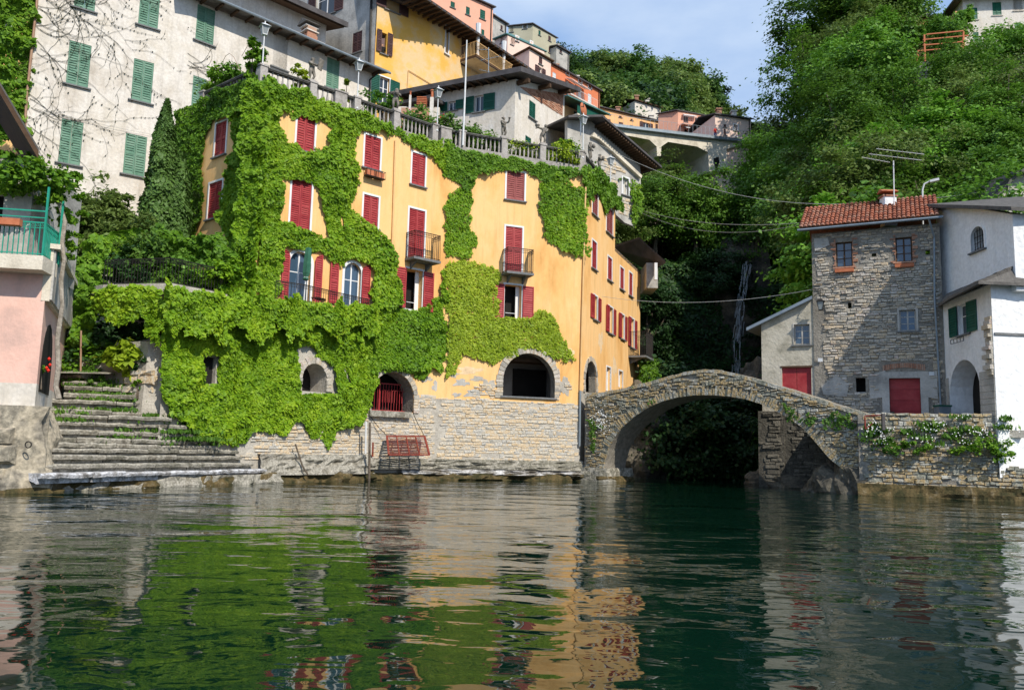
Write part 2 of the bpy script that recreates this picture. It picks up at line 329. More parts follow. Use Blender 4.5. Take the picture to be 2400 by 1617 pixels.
def npmesh(name, V, F, mat, smooth=False):
    me = bpy.data.meshes.new(name); V = np.asarray(V, np.float32); F = np.asarray(F, np.int32); k = F.shape[1]
    me.vertices.add(len(V)); me.vertices.foreach_set('co', V.ravel()); me.loops.add(F.size); me.loops.foreach_set('vertex_index', F.ravel())
    me.polygons.add(len(F)); me.polygons.foreach_set('loop_start', np.arange(0, F.size, k, dtype=np.int32))
    me.polygons.foreach_set('loop_total', np.full(len(F), k, np.int32)); me.update(calc_edges=True)
    if smooth: me.polygons.foreach_set('use_smooth', [True] * len(F))
    me.materials.append(mat); return me
def leafmesh(name, P, Nn, size, mat, droop=.5, jit=.6, long=1.25):
    """one folded leaf per point: P points, Nn facing"""
    n = len(P); Nn = Nn + RNG.normal(0, jit, (n, 3)); Nn /= np.linalg.norm(Nn, axis=1)[:, None]
    D = RNG.normal(0, 1, (n, 3)); D[:, 2] -= droop * 3; D -= Nn * (D * Nn).sum(1)[:, None]; D /= np.linalg.norm(D, axis=1)[:, None] + 1e-9
    B = np.cross(Nn, D); s = (size * RNG.uniform(.45, 1.4, n))[:, None]
    v = np.empty((n, 4, 3)); v[:, 0] = P - D * s * .5 * long; v[:, 1] = P + B * s * .5 - D * s * .05 - Nn * s * .12; v[:, 2] = P + D * s * .55 * long - Nn * s * .1; v[:, 3] = P - B * s * .5 - D * s * .05 - Nn * s * .12
    i = np.arange(n)[:, None] * 4
    F = np.concatenate([i + [[0, 1, 2]], i + [[0, 2, 3]]], 1).reshape(-1, 3)
    return npmesh(name, v.reshape(-1, 3), F, mat)
# irregular stones
def stone_proto(k):
    r = random.Random(k); j = lambda a: r.uniform(-a, a)
    b = [(-.5, 0, -.5), (.5, 0, -.5), (.5, 0, .5), (-.5, 0, .5)]
    m = [(x * .98 + j(.07), -.55 + j(.2), z * .95 + j(.15)) for x, _, z in b]
    f = [(m[i][0] * .88 + j(.03), -1 + j(.3), m[i][2] * .76 + j(.06)) for i in range(4)]
    V = b + m + f; F = []
    for a, c in ((0, 4), (4, 8)):
        for i in range(4): F.append((a + i, a + (i + 1) % 4, c + (i + 1) % 4, c + i))
    F.append((8, 9, 10, 11)); return V, F
PROTO = [stone_proto(k) for k in range(12)]
_pm = {}
def proto_mesh(name, k, mat):
    key = (name, k, mat.name)
    if key not in _pm:
        me = bpy.data.meshes.new(name); me.from_pydata(PROTO[k][0], [], PROTO[k][1]); me.materials.append(mat); _pm[key] = me
    return _pm[key]
def place_stones(W, stones, parent, mat, name='stone', nparts=290, stuff_name='small_stones', seed=0):
    """stones: (u,z,w,h,proud,rot); the largest become parts, the rest one stuff part"""
    rr = random.Random(seed); stones = sorted(stones, key=lambda s: -s[2] * s[3])
    for (u, z, w, h, p, rot) in stones[:nparts]:
        M = W.M(u, z) @ Matrix.Rotation(rot, 4, 'Y') @ Matrix.Diagonal((w, p, h, 1))
        link(name, proto_mesh(name, rr.randrange(12), mat), parent, M)
    rest = stones[nparts:]
    if rest:
        VV, FF = [], []; n = 0
        for (u, z, w, h, p, rot) in rest:
            V, F = PROTO[rr.randrange(12)]; c, s = math.cos(rot), math.sin(rot)
            for x, y, q in V:
                x, q = x * w, q * h; VV.append((u + x * c + q * s, y * p, z - x * s + q * c))
            FF += [tuple(i + n for i in f) for f in F]; n += len(V)
        m = MB(); m.v = VV; m.f = FF; m.build(stuff_name, mat, parent, W.M(), kind='stuff')
def courses(poly, holes=(), hh=(.10, .2), ww=(.2, .55), proud=(.02, .06), gap=.02, seed=0, margin=.03, rot=.02):
    rr = random.Random(seed); us = [p[0] for p in poly]; zs = [p[1] for p in poly]; out = []
    z = min(zs)
    while z < max(zs):
        h = rr.uniform(*hh); u = min(us) - rr.uniform(0, .3)
        while u < max(us):
            w = rr.uniform(*ww) * (1.15 if h > sum(hh) / 2 else .9); cu, cz = u + w / 2, z + h / 2 + rr.uniform(-.015, .015)
            ok = True
            for du in (-.5, 0, .5):
                a = np.array([cu + du * w]); b = np.array([cz])
                if not inside(a, b, poly)[0]: ok = False; break
                for H in holes:
                    if inside(a, b, H)[0]: ok = False; break
                if not ok: break
            hf = rr.choice((1, 1, .8, 1.12, .9))
            if ok and rr.random() < .96: out.append((cu, cz + rr.uniform(-.015, .015), w - gap, h * hf - gap, rr.uniform(*proud), rr.uniform(-rot, rot)))
            u += w
        z += h
    return out
def arch_loop(u0, u1, z0, z1, n=10, flat=1.):
    """rectangle with round head; flat<1 flattens the head"""
    r = (u1 - u0) / 2; c = (u0 + u1) / 2; rz = min(r * flat, (z1 - z0) * .95)
    return [(u0, z0), (u1, z0)] + [(c + r * math.cos(math.pi * i / n), z1 - rz + rz * math.sin(math.pi * i / n)) for i in range(n + 1)]

# ------------------------------------------------------------------ windows
def shutter_mb(w, h, pitch=.11, arch=False, mid=True, t=.035):
    m = MB(); s = .06
    m.box(-w / 2, -w / 2 + s, -t, t * .2, 0, h); m.box(w / 2 - s, w / 2, -t, t * .2, 0, h)
    rails = [(0, .1), (h - .07, h)] + ([(h * .52 - .035, h * .52 + .035)] if mid else [])
    for a, b in rails: m.box(-w / 2 + s, w / 2 - s, -t * .95, t * .15, a, b)
    z = .11; n = max(3, int((h - .2) / pitch)); pitch = (h - .18) / n
    for i in range(n):
        z = .1 + i * pitch; x0, x1 = -w / 2 + s, w / 2 - s; a = pitch * .62
        m.hexa([(x0, -t * .8, z), (x1, -t * .8, z), (x1, 0, z + a), (x0, 0, z + a), (x0, -t * .8, z + .02), (x1, -t * .8, z + .02), (x1, 0, z + a + .02), (x0, 0, z + a + .02)])
    m.box(-w / 2 + s, w / 2 - s, 0.001, t * .15, .1, h - .07)
    return m
def window(W, house, r, kind='closed', sh=RED, trim=WHITE, tw=.09, sill=SILL, arch=False, pitch=.11, sw=None, casing=WHITE, glass=GLASS, depth=.16, one=None, bars=False, sunk=.05, sillw=.12):
    u0, u1, z0, z1 = W.rect(r); w, h = u1 - u0, z1 - z0; uc = (u0 + u1) / 2; M0 = W.M(uc, z0)
    rise = min(w / 2, h * .4)
    m = MB()
    if trim:
        if arch:
            n = 10; rr0 = w / 2; zb = h - rise
            m.box(-w / 2 - tw, -w / 2 + .0, -.03, .05, -.0, zb); m.box(w / 2, w / 2 + tw, -.03, .05, 0, zb)
            for i in range(n):
                a, b = math.pi * i / n, math.pi * (i + 1) / n
                P = lambda a, k, y: ((rr0 + k) * math.cos(a), y, zb + (rise + k) * math.sin(a))
                m.hexa([P(a, 0, -.03), P(a, tw, -.03), P(a, tw, .05), P(a, 0, .05), P(b, 0, -.03), P(b, tw, -.03), P(b, tw, .05), P(b, 0, .05)])
        else:
            m.box(-w / 2 - tw, -w / 2, -.03, .05, 0, h + tw); m.box(w / 2, w / 2 + tw, -.03, .05, 0, h + tw); m.box(-w / 2, w / 2, -.028, .05, h, h + tw)
    fr = .06; d = depth
    if kind == 'half':
        m.box(-w / 2, -w / 2 + fr, d, d + .05, 0, h); m.box(w / 2 - .22, w / 2, d, d + .05, 0, h); m.box(-w / 2 + fr, w / 2 - .22, d + .003, d + .047, 0, .07)
        m.box(-w / 2 + fr, w / 2 - .22, -.02, 0, h * .16, h * .16 + .025)
    if kind in ('open', 'glass'):
        m.box(-w / 2, -w / 2 + fr, d, d + .05, 0, h - (rise * .5 if arch else 0)); m.box(w / 2 - fr, w / 2, d, d + .05, 0, h - (rise * .5 if arch else 0)); m.box(-.035, .035, d - .01, d + .04, 0, h)
        m.box(-w / 2 + fr, w / 2 - fr, d + .003, d + .047, 0, .08); m.box(-w / 2 + fr, w / 2 - fr, d + .003, d + .047, h - .06, h)
        if bars or h > 1.2:
            for k in (.36, .68) if bars else (.62,): m.box(-w / 2 + fr, w / 2 - fr, d + .006, d + .044, h * k - .02, h * k + .02)
    if not m.v: m.box(-w / 2, w / 2, .03, .05, 0, .02)
    win = m.build('window', trim or casing, house, M0)
    if kind in ('glass', 'open', 'half'):
        if kind == 'glass' or kind == 'open':
            g = MB(); g.box(-w / 2, w / 2, d + .02, d + .03, 0, h) if not arch else g.prism(arch_loop(-w / 2, w / 2, 0, h, flat=rise / (w / 2)), d + .02, d + .03); g.build('pane', glass, win, M0)
    if kind == 'half':
        g = MB(); g.box(-w / 2 - .1, w / 2 + .1, d + .35, d + .38, -.1, h + .1); g.build('dark_room', DARK, win, M0)  # added dark sheet stands in for the unlit room
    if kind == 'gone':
        g = MB(); g.box(-w / 2, w / 2, d + .5, d + .52, 0, h); g.build('pane', DARK, win, M0)  # no glass: near-black sheet stands in for the unlit room behind the opening
    if kind == 'closed':
        lw = w / 2 - .012
        for sx in (-1, 1):
            shutter_mb(lw, h - .02, pitch).build('shutter', sh, win, M0 @ Matrix.Translation((sx * w / 4, sunk, .01)))
    if kind in ('open', 'half') and sh:
        lw = sw or w / 2
        for sx in ((-1, 1) if one is None else (one,)):
            ang = random.uniform(.02, .10) * sx
            hx = sx * (w / 2 + (tw * .5 if trim else .01))
            shutter_mb(lw, h - .02, pitch).build('shutter', sh, win, M0 @ Matrix.Translation((hx, -.07, .01)) @ Matrix.Rotation(ang, 4, 'Z') @ Matrix.Translation((sx * lw / 2, 0, 0)))
    if sill:
        s = MB(); s.box(-w / 2 - .14, w / 2 + .14, -sillw, .1, -.07, -.005); s.build('window_sill', sill, win, M0)
    if arch: return arch_loop(u0, u1, z0, z1, flat=rise / (w / 2))
    return [(u0, z0), (u1, z0), (u1, z1), (u0, z1)]
def railing(parent, pts, h, name='railing', mat=None, gap=.11, r=.009, rail=.018, scroll=False):
    """iron railing along world points"""
    m = MB(); up = Vector((0, 0, h))
    for a, b in zip(pts[:-1], pts[1:]):
        a, b = Vector(a), Vector(b); L = (b - a).length; n = max(1, round(L / gap))
        for i in range(n + 1):
            q = a.lerp(b, i / n); m.bar(q, q + up, r * 2)
        m.bar(a + up, b + up, rail * 2); m.bar(a + Vector((0, 0, .06)), b + Vector((0, 0, .06)), rail * 1.4)
        if scroll:
            m.bar(a + up * .84, b + up * .84, rail)
            for i in range(n):
                q = a.lerp(b, (i + .5) / n); d = (b - a).normalized() * .035
                for k in range(6):
                    a0, a1 = k * math.pi / 3, (k + 1) * math.pi / 3
                    m.bar(q + up * .92 + d * math.cos(a0) + Vector((0, 0, .035 * math.sin(a0))), q + up * .92 + d * math.cos(a1) + Vector((0, 0, .035 * math.sin(a1))), .01)
    return m.buildw(name, mat or IRON, parent)
def balcony(W, parent, r, dep=.7, slab=SILL, h=1.0, mat=IRON, scroll=True, slab_px=8, round_=False):
    """r: px box of the railing"""
    u0, u1, z0, z1 = W.rect(r); h = z1 - z0; pts = [(u0, 0), (u0, -dep), (u1, -dep), (u1, 0)]
    if round_:
        c = (u0 + u1) / 2; pts = [(u0, 0), (u0, -dep * .6), (u0 + (u1 - u0) * .2, -dep), (u1 - (u1 - u0) * .2, -dep), (u1, -dep * .6), (u1, 0)]
    m = MB(); b = len(pts)
    lo = [W.w(u + (.04 if u > (u0 + u1) / 2 else -.04), z0 - .12, y - (.04 if y < 0 else 0)) for u, y in pts]; hi = [p + Vector((0, 0, .12)) for p in lo]
    m.v = [tuple(p) for p in lo + hi]; m.f = [tuple(range(b))[::-1], tuple(range(b, 2 * b))] + [(i, (i + 1) % b, b + (i + 1) % b, b + i) for i in range(b)]
    sl = m.buildw('balcony', slab, parent)
    railing(sl, [W.w(u, z0, y) for u, y in pts], h, mat=mat, scroll=scroll)
    for k in (.2, .8):
        u = u0 + (u1 - u0) * k; q = MB(); q.add([W.w(u - .04, z0 - .12, 0), W.w(u - .04, z0 - .12, -dep * .8), W.w(u - .04, z0 - .5, 0), W.w(u + .04, z0 - .12, 0), W.w(u + .04, z0 - .12, -dep * .8), W.w(u + .04, z0 - .5, 0)], [(0, 1, 2), (5, 4, 3), (0, 3, 4, 1), (1, 4, 5, 2), (2, 5, 3, 0)])
        q.buildw('bracket', slab, sl)
    return sl
def roof_slab(parent, pts, t=.18, mat=None, name='roof', **kw):
    """pts: world corner points of the roof surface, thickened downwards"""
    m = MB(); n = len(pts); hi = [Vector(p) for p in pts]; lo = [p - Vector((0, 0, t)) for p in hi]
    m.v = [tuple(p) for p in lo + hi]; m.f = [tuple(range(n))[::-1], tuple(range(n, 2 * n))] + [(i, (i + 1) % n, n + (i + 1) % n, n + i) for i in range(n)]
    return m.buildw(name, mat or DARKROOF, parent, **kw)
def rafters(parent, a, b, out, n, w=.10, h=.14, mat=None, name='rafter'):
    """n timber ends along a-b pointing along out"""
    a, b, out = Vector(a), Vector(b), Vector(out); me = None
    for i in range(n):
        q = a.lerp(b, (i + .5) / n); m = MB(); m.bar(q, q + out, w, h); m.buildw(name, mat or SOFFIT, parent)
def pipe(parent, pts, r=.05, mat=None, name='drainpipe'): return MB().tube(pts, r, 8).buildw(name, mat or PIPE, parent)
# ================================================================== large structure
def uof(W, P): return (Vector(P) - W.P).dot(W.u)
def sstep(x, a, b):
    t = np.clip((x - a) / (b - a), 0, 1); return t * t * (3 - 2 * t)
def gax(y): return 9.5 + (y - 45) * .345
def terrain(x, y):
    x = np.asarray(x, float); y = np.asarray(y, float)
    s = x - gax(y)
    zl = np.interp(y, [42, 46, 52, 60, 80, 100, 150, 200, 260, 420], [-3, 3, 8, 13, 24, 33, 61, 91, 118, 150])
    zr = np.interp(y + .25 * s, [44, 49, 60, 80, 100, 150, 250], [-3, 5, 16, 34, 47, 72, 108])
    zg = np.interp(y, [44, 66, 72, 74.5, 100, 130, 200, 300, 420], [-3, -2, -.5, 18, 24, 36, 74, 110, 125])
    w = np.where(s < 0, sstep(-s, 3.5 + .02 * y, 11 + .06 * y), sstep(s, 3.0, 7.5 + .045 * y))
    z = zg * (1 - w) + np.where(s < 0, zl, zr) * w
    return z + (fbm(x * .12, y * .12, 3) - .5) * np.clip((y - 48) * .12, 0, 5)
# water and hillside
m = MB(); m.add([(-400, -300, 0), (400, -300, 0), (400, 90, 0), (-400, 90, 0)], [(0, 1, 2, 3)]); m.build('water', WATER, kind='structure')
m = MB(); m.add([(-400, -300, -6), (400, -300, -6), (400, 90, -6), (-400, 90, -6)], [(0, 1, 2, 3)]); m.build('lake_bed', ROCK, kind='structure')
gx = np.concatenate([np.arange(-160, -30, 6), np.arange(-30, 70, 1.6), np.arange(70, 300, 6)]); gy = np.concatenate([np.arange(39, 130, 1.5), np.arange(130, 430, 7)])
X, Y = np.meshgrid(gx, gy); Z = terrain(X, Y)
Z = np.where((X < 12) & (Y < 47), -4, Z); Z = np.where((X < 4) & (Y < 60), np.minimum(Z, 7), Z)
V = np.stack([X, Y, Z], -1).reshape(-1, 3); nx, ny = len(gx), len(gy)
ii = (np.arange(ny - 1)[:, None] * nx + np.arange(nx - 1)).ravel(); F = np.stack([ii, ii + 1, ii + nx + 1, ii + nx], 1)
setprops(link('hillside', npmesh('hillside', V, F, SOIL, True)), kind='structure')

# ------------------------------------------------------------------ yellow house
R0 = at_d(612, 153, 34.0); ZR = R0.z; ZB = ZR - .95
RL = at_z(470, 219, ZR); R1 = at_z(800, 217, ZR); R2 = at_z(1045, 302, ZR); R3 = at_z(1368, 357, ZR); R4 = at_z(1443, 447, ZR)
WL, WA, WB, WC, WD = Wall(RL, Q=R0), Wall(R0, Q=R1), Wall(R1, Q=R2), Wall(R2, Q=R3), Wall(R3, Q=R4)
YH = thing('lakeside_house', 'ochre yellow lakeside house with dark red shutters, half covered in climbing ivy', 'house', (R2.x, R2.y, 0))
ZS = 3.95
uL0 = WL.uz(408, 400)[0]; uD = WD.uz(1500, 800)[0]; uD1 = WD.uz(1441, 600)[0]; zD1 = WD.uz(1441, 582)[1]
hL = [window(WL, YH, r, pitch=.10) for r in ((505, 288, 530, 365), (489, 428, 519, 511))]
hA = [window(WA, YH, (695, 274, 737, 355)), window(WA, YH, (681, 423, 728, 545), pitch=.09),
      window(WA, YH, (677, 590, 727, 716), 'glass', arch=True, tw=.14, glass=GLASSB, sill=None, casing=WHITE)]
_g = Wall(at_d(376, 950, 29.6), Q=WB.w(WB.rect((868, 872, 970, 964))[0] + .1, 0)); WG_Z = _g.uz(650, 712)[1]
hB0 = []
win2 = None
hA.append(window(WA, YH, (793, 612, 840, 722), 'glass', arch=True, tw=.14, glass=GLASSB, sill=None) if uof(WA, R1) > WA.uz(842, 660)[0] else None)
if hA[-1] is None:
    hA.pop(); hB0.append(window(WB, YH, (806, 616, 845, 722), 'glass', arch=True, tw=.12, glass=GLASSB, sill=None))
hB = hB0 + [window(WB, YH, (854, 320, 891, 397)), window(WB, YH, (851, 459, 886, 535)), window(WB, YH, (965, 361, 996, 436)),
      window(WB, YH, (957, 491, 994, 608), pitch=.09, sill=None), window(WB, YH, (951, 632, 989, 726), 'half', depth=.3, sw=.62, sill=WHITE, sillw=.06)]
hB.append([(WB.uz(*p)) for p in ()] or arch_loop(*WB.rect((868, 872, 970, 964)), n=12))
hC = [window(WC, YH, (1187, 403, 1229, 470), sh=RED2), window(WC, YH, (1184, 532, 1223, 640), pitch=.09, sill=None), window(WC, YH, (1182, 668, 1222, 748), 'half', depth=.3, sw=.62, sill=WHITE, sillw=.05)]
bigA = arch_loop(*WC.rect((1179, 828, 1300, 930)), n=16); hC.append(bigA)
hD = [window(WD, YH, (1388, 453, 1401, 506), sh=RED2), window(WD, YH, (1421, 488, 1436, 549), sh=RED2), window(WD, YH, (1387, 566, 1398, 631)), window(WD, YH, (1424, 604, 1434, 658)),
      window(WD, YH, (1453, 628, 1462, 679)), window(WD, YH, (1474, 640, 1482, 694))]
for r in ((1391, 694, 1400, 750), (1426, 720, 1436, 782), (1455, 738, 1463, 795), (1477, 747, 1486, 815)):
    hD.append(window(WD, YH, r, 'open', sw=.62, glass=GLASS))
archD = arch_loop(*WD.rect((1371, 846, 1397, 922)), n=10); hD.append(archD)
for r in ((1421, 861, 1431, 917), (1450, 870, 1459, 908)): hD.append(window(WD, YH, r, 'glass', sh=None, sill=None, glass=LAMPW))
mb = MB(); mo = MB()
def split(W, u0, u1, z0, zs, z1, holes, mlow, mup, dep=.3, extra=None):
    """upper plaster and lower masonry; holes crossing the line go to the part holding their centre"""
    up = extra or [(u0, zs), (u1, zs), (u1, z1), (u0, z1)]
    mup.shell(up, [h for h in holes], 0, dep, W.M())
    if zs > z0: mlow.shell([(u0, z0), (u1, z0), (u1, zs), (u0, zs)], [], 0, dep, W.M())
ZBOT = WG_Z - .25
split(WL, uL0, uof(WL, R0), ZBOT, ZBOT, ZB, hL, mo, mb)
split(WA, 0, uof(WA, R1), ZBOT, ZBOT, ZB, hA, mo, mb)
# wall B: the gate arch cuts below the plaster line, so keep it in the plaster sheet and start masonry right of it
gu = WB.rect((868, 872, 970, 964)); ub1 = uof(WB, R2)
mb.shell([(0, ZBOT), (gu[0] - .2, ZBOT), (gu[0] - .2, gu[2] - .03), (gu[1] + .25, gu[2] - .03), (gu[1] + .25, ZS), (ub1, ZS), (ub1, ZB), (0, ZB)], hB, 0, .9, WB.M())
mo.shell([(gu[0] - .2, -.5), (gu[1] + .25, -.5), (gu[1] + .25, gu[2] - .03), (gu[0] - .2, gu[2] - .03)], [], 0, .2, WB.M())
mo.shell([(gu[1] + .25, -.5), (ub1, -.5), (ub1, ZS), (gu[1] + .25, ZS)], [], 0, .2, WB.M())
zs2 = WC.rect((1179, 828, 1300, 932))[2] - .02
ZSC = min(ZS, zs2)
mb.shell([(0, ZSC), (uof(WC, R3), ZSC), (uof(WC, R3), ZB), (0, ZB)], hC, 0, .45, WC.M())
mo.shell([(0, -.5), (uof(WC, R3), -.5), (uof(WC, R3), ZSC), (0, ZSC)], [], 0, .2, WC.M())
zlowD = WD.uz(1400, 925)[1]
mb.shell([(0, zlowD), (uD, zlowD), (uD, zD1), (uD1, zD1), (uD1, ZB), (0, ZB)], hD, 0, .4, WD.M())
mo.shell([(0, -.5), (uD, -.5), (uD, zlowD), (0, zlowD)], [], 0, .2, WD.M())
# back walls
BK = [WD.w(uD, 0), WD.w(uD, 0, 4) , Vector((-2, 52, 0)), Vector((-24, 48, 0)), WL.w(uL0, 0)]
for a, b in zip(BK[:-1], BK[1:]):
    zt = zD1 if a == BK[0] else ZB
    mb.add([(a.x, a.y, -.5), (b.x, b.y, -.5), (b.x, b.y, zt), (a.x, a.y, zt)], [(0, 1, 2, 3)])
mb.buildw('plaster_wall', ORANGE, YH); mo.buildw('stone_wall', MORTAR, YH)
tp = [WL.w(uL0, ZB), R0.xy.to_3d() + Vector((0, 0, ZB)), R1.xy.to_3d() + Vector((0, 0, ZB)), R2.xy.to_3d() + Vector((0, 0, ZB)), R3.xy.to_3d() + Vector((0, 0, ZB)), WD.w(uD1, ZB), WD.w(uD1, ZB, 6), Vector((-2, 52, ZB)), Vector((-24, 48, ZB))]
roof_slab(YH, [p + Vector((0, 0, .02)) for p in tp], .25, BALUT, 'terrace_floor')
roof_slab(YH, [WD.w(uD1, zD1 + .02), WD.w(uD, zD1 + .02), WD.w(uD, zD1 + .02, 4), WD.w(uD1, zD1 + .02, 5)], .2, BALUT, 'balcony_terrace')
# room behind the big arch
u0, u1, z0, z1 = WC.rect((1179, 828, 1300, 930)); M = WC.M()
m = MB(); m.box(u0 - .6, u1 + .9, 3.0, 3.1, z0 - .3, z1 + .8, M); m.box(u0 - .7, u0 - .6, .3, 3.1, z0 - .3, z1 + .8, M); m.box(u1 + .9, u1 + 1, .3, 3.1, z0 - .3, z1 + .8, M); m.box(u0 - .7, u1 + 1, .3, 3.1, z0 - .4, z0 - .3, M); m.box(u0 - .7, u1 + 1, .3, 3.1, z1 + .8, z1 + .9, M)
m.buildw('loggia_room', ROOM, YH)
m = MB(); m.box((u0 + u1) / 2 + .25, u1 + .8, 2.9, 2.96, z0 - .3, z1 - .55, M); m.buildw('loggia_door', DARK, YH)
for k in (.9, 1.9):
    m = MB(); m.box(u0 - .6, u1 + .9, k, k + .18, z1 - .35, z1 - .15, M); m.buildw('loggia_beam', SOFFIT, YH)
m = MB(); m.box(u0 - .12, u1 + .12, -.12, .4, z0 - .09, z0, M); m.buildw('loggia_sill', SILL, YH)
def voussoirs(W, parent, loop, z_from, wid, n, mat=STONE, proud=.05, dep=.5, name='arch_stone', seed=0):
    """stones set radially round an arch loop (u0,u1,z0,z1)"""
    rr = random.Random(seed); u0, u1, z0, z1 = loop; r = (u1 - u0) / 2; c = (u0 + u1) / 2; rise = min(r, (z1 - z0) * .95); zc = z1 - rise
    for i in range(n):
        a, b = math.pi * i / n + .006, math.pi * (i + 1) / n - .012; wv = wid * rr.uniform(.82, 1.12); pr = proud * rr.uniform(.6, 1.5)
        P = lambda a, k, y: (c + (r + k) * math.cos(a), y, zc + (rise + k) * math.sin(a))
        m = MB(); m.hexa([P(a, .0, -pr), P(a, wv, -pr), P(a, wv, .05), P(a, .0, .05), P(b, .0, -pr * rr.uniform(.7, 1)), P(b, wv, -pr), P(b, wv, .05), P(b, .0, .05)])
        m.build(name, mat, parent, W.M())
    for sx in (0, 1):
        z = zc
        while z > z_from + .05:
            h = rr.uniform(.1, .18); wv = wid * rr.uniform(.7, 1.2); pr = proud * rr.uniform(.6, 1.5); m = MB()
            if sx: m.box(u1, u1 + wv, -pr, .05, z - h + .012, z)
            else: m.box(u0 - wv, u0, -pr, .05, z - h + .012, z)
            m.build(name, mat, parent, W.M()); z -= h
voussoirs(WC, YH, (u0, u1, z0, z1), z0 - .05, .36, 22, STONE, seed=1)
voussoirs(WB, YH, gu, gu[2], .28, 18, STONE, seed=2)
voussoirs(WD, YH, WD.rect((1371, 846, 1397, 922)), WD.rect((1371, 846, 1397, 922))[2], .28, 12, STONE, seed=3)
# stone courses on the base of walls B and C
pB = [(gu[0], .95), (ub1, .95), (ub1, ZS + .1), (gu[1] + .30, ZS + .1), (gu[1] + .30, gu[2] - .3), (gu[0], gu[2] - .3)]
st = courses(pB, [], (.08, .2), (.16, .5), (.012, .045), seed=4, rot=.05, gap=.016)
place_stones(WB, st, YH, STONEW, seed=4, nparts=60)
uc = uof(WC, R3); pC = [(0, .95), (uc, .95), (uc, ZSC + .02), (0, ZSC + .02)]
st = courses(pC, [], (.08, .2), (.16, .58), (.012, .045), seed=5, rot=.05, gap=.016)
for q in ([(WC.uz(1098, 905)), (WC.uz(1165, 895)), (WC.uz(1165, 940)), (WC.uz(1098, 938))], [WC.uz(1318, 880), WC.uz(1345, 905), WC.uz(1325, 950), WC.uz(1318, 950)]):
    st += courses(q, [], (.09, .15), (.2, .45), seed=6)
place_stones(WC, st, YH, STONEW, seed=5, nparts=230)
# ragged patches of bare render where the plaster has fallen
def ragged(W, cx, cy, rx, ry, seed, mat=MORTAR, proud=.006, parent=YH, px=True, name='render_patch'):
    r = random.Random(seed); n = 26; P = []; ph = [r.uniform(0, 6.28) for _ in range(4)]
    for i in range(n):
        a = 2 * math.pi * i / n; k = 1 + .22 * math.sin(3 * a + ph[0]) + .16 * math.sin(5 * a + ph[1]) + .12 * math.sin(9 * a + ph[2]) + r.uniform(-.08, .08); P.append((cx + rx * k * math.cos(a), cy - ry * k * math.sin(a)))
    m = MB(); m.prism(W.poly(P) if px else P, -proud, .01); m.build(name, mat, parent, W.M())
FADED = nmat('faded_orange_plaster', [(.62, .44, .26), (.76, .56, .34), (.84, .62, .36)], scale=2, bump=.3, bscale=9, fine=.1)
r9 = random.Random(19)
for k, (W, cx, cy, rx, ry) in enumerate(((WB, 998, 888, 14, 7), (WB, 1022, 905, 9, 12), (WC, 1062, 878, 12, 6), (WC, 1082, 897, 17, 8), (WC, 1120, 888, 16, 6), (WC, 1112, 922, 22, 9), (WC, 1146, 905, 14, 16), (WC, 1070, 925, 10, 5), (WC, 1322, 905, 13, 20), (WC, 1306, 880, 7, 12), (WB, 1035, 925, 8, 6))): ragged(W, cx, cy, rx, ry, 60 + k, (MORTAR, GREYP)[k % 2], .006 + .0015 * (k % 4))
for k, (W, cx, cy, rx, ry) in enumerate(((WC, 1100, 868, 26, 9), (WC, 1335, 830, 9, 16), (WD, 1440, 860, 5, 20), (WD, 1408, 800, 5, 22))): ragged(W, cx, cy, rx, ry, 90 + k, FADED, .0035 + .0006 * (k % 3), name='faded_patch')
# open shutters of the arched doors, gate, grille
def single_shutter(W, r, arch=0, mat=RED, ang=0, parent=YH, pitch=.1):
    u0, u1, z0, z1 = W.rect(r); w, h = u1 - u0, z1 - z0
    m = shutter_mb(w, h, pitch)
    if arch:                                    # quarter round head towards the opening
        for i, v in enumerate(m.v):
            x, y, z = v; e = (x + w / 2) / w if arch > 0 else (w / 2 - x) / w
            top = h - (h * .14) * (1 - math.sqrt(max(0, 1 - (1 - e) ** 2)))
            if z > top: m.v[i] = (x, y, top)
    return m.build('shutter', mat, parent, W.M((u0 + u1) / 2, z0) @ Matrix.Translation((0, -.07, 0)) @ Matrix.Rotation(ang, 4, 'Z'))
single_shutter(WA, (658, 583, 676, 706), -1); single_shutter(WA, (735, 596, 753, 712), 1, ang=.05)
single_shutter(WA if uof(WA, R1) > WA.uz(795, 660)[0] else WB, (771, 611, 791, 712), -1); single_shutter(WB, (846, 620, 865, 725), 1)
def lining(W, loop, dep, parent, mat=MORTARD):
    cx_, cz_ = sum(p[0] for p in loop) / len(loop), sum(p[1] for p in loop) / len(loop); L_ = [(u - .012 * (1 if u > cx_ else -1), z - .012 * (1 if z > cz_ else -1)) for u, z in loop]; m = MB(); n = len(L_)
    m.v = [(u, .02, z) for u, z in L_] + [(u, dep, z) for u, z in L_]; m.f = [(j, n + j, n + (j + 1) % n, (j + 1) % n) for j in range(n)]; m.build('arch_reveal', mat, parent, W.M())
lining(WB, arch_loop(*gu, n=12), .92, YH); lining(WC, bigA, .47, YH); lining(WD, archD, .42, YH)
g0, g1, gz0, gz1 = gu; m = MB(); M = WB.M()
for i in range(17):
    u = g0 - .1 + (g1 - g0 + .1) * i / 16; m.box(u - .009, u + .009, .72, .744, gz0 + .05, gz0 + 1.35, M)
for z in (gz0 + .05, gz0 + 1.35): m.box(g0 - .1, g1, .71, .75, z - .025, z + .025, M)
m.box((g0 + g1) / 2 - .3, (g0 + g1) / 2 - .24, .70, .76, gz0, gz1 - .3, M)
m.buildw('iron_gate', RED, YH)
m = MB()
for i in range(9):
    u = (g0 + g1) / 2 - .1 + i * .14
    m.tube([WB.w(u, gz0 + .45, .70), WB.w(u, gz0 + 1.0, .70), WB.w(u + .07, gz0 + 1.06, .70), WB.w(u + .14, gz0 + 1.0, .70)], .012, 5)
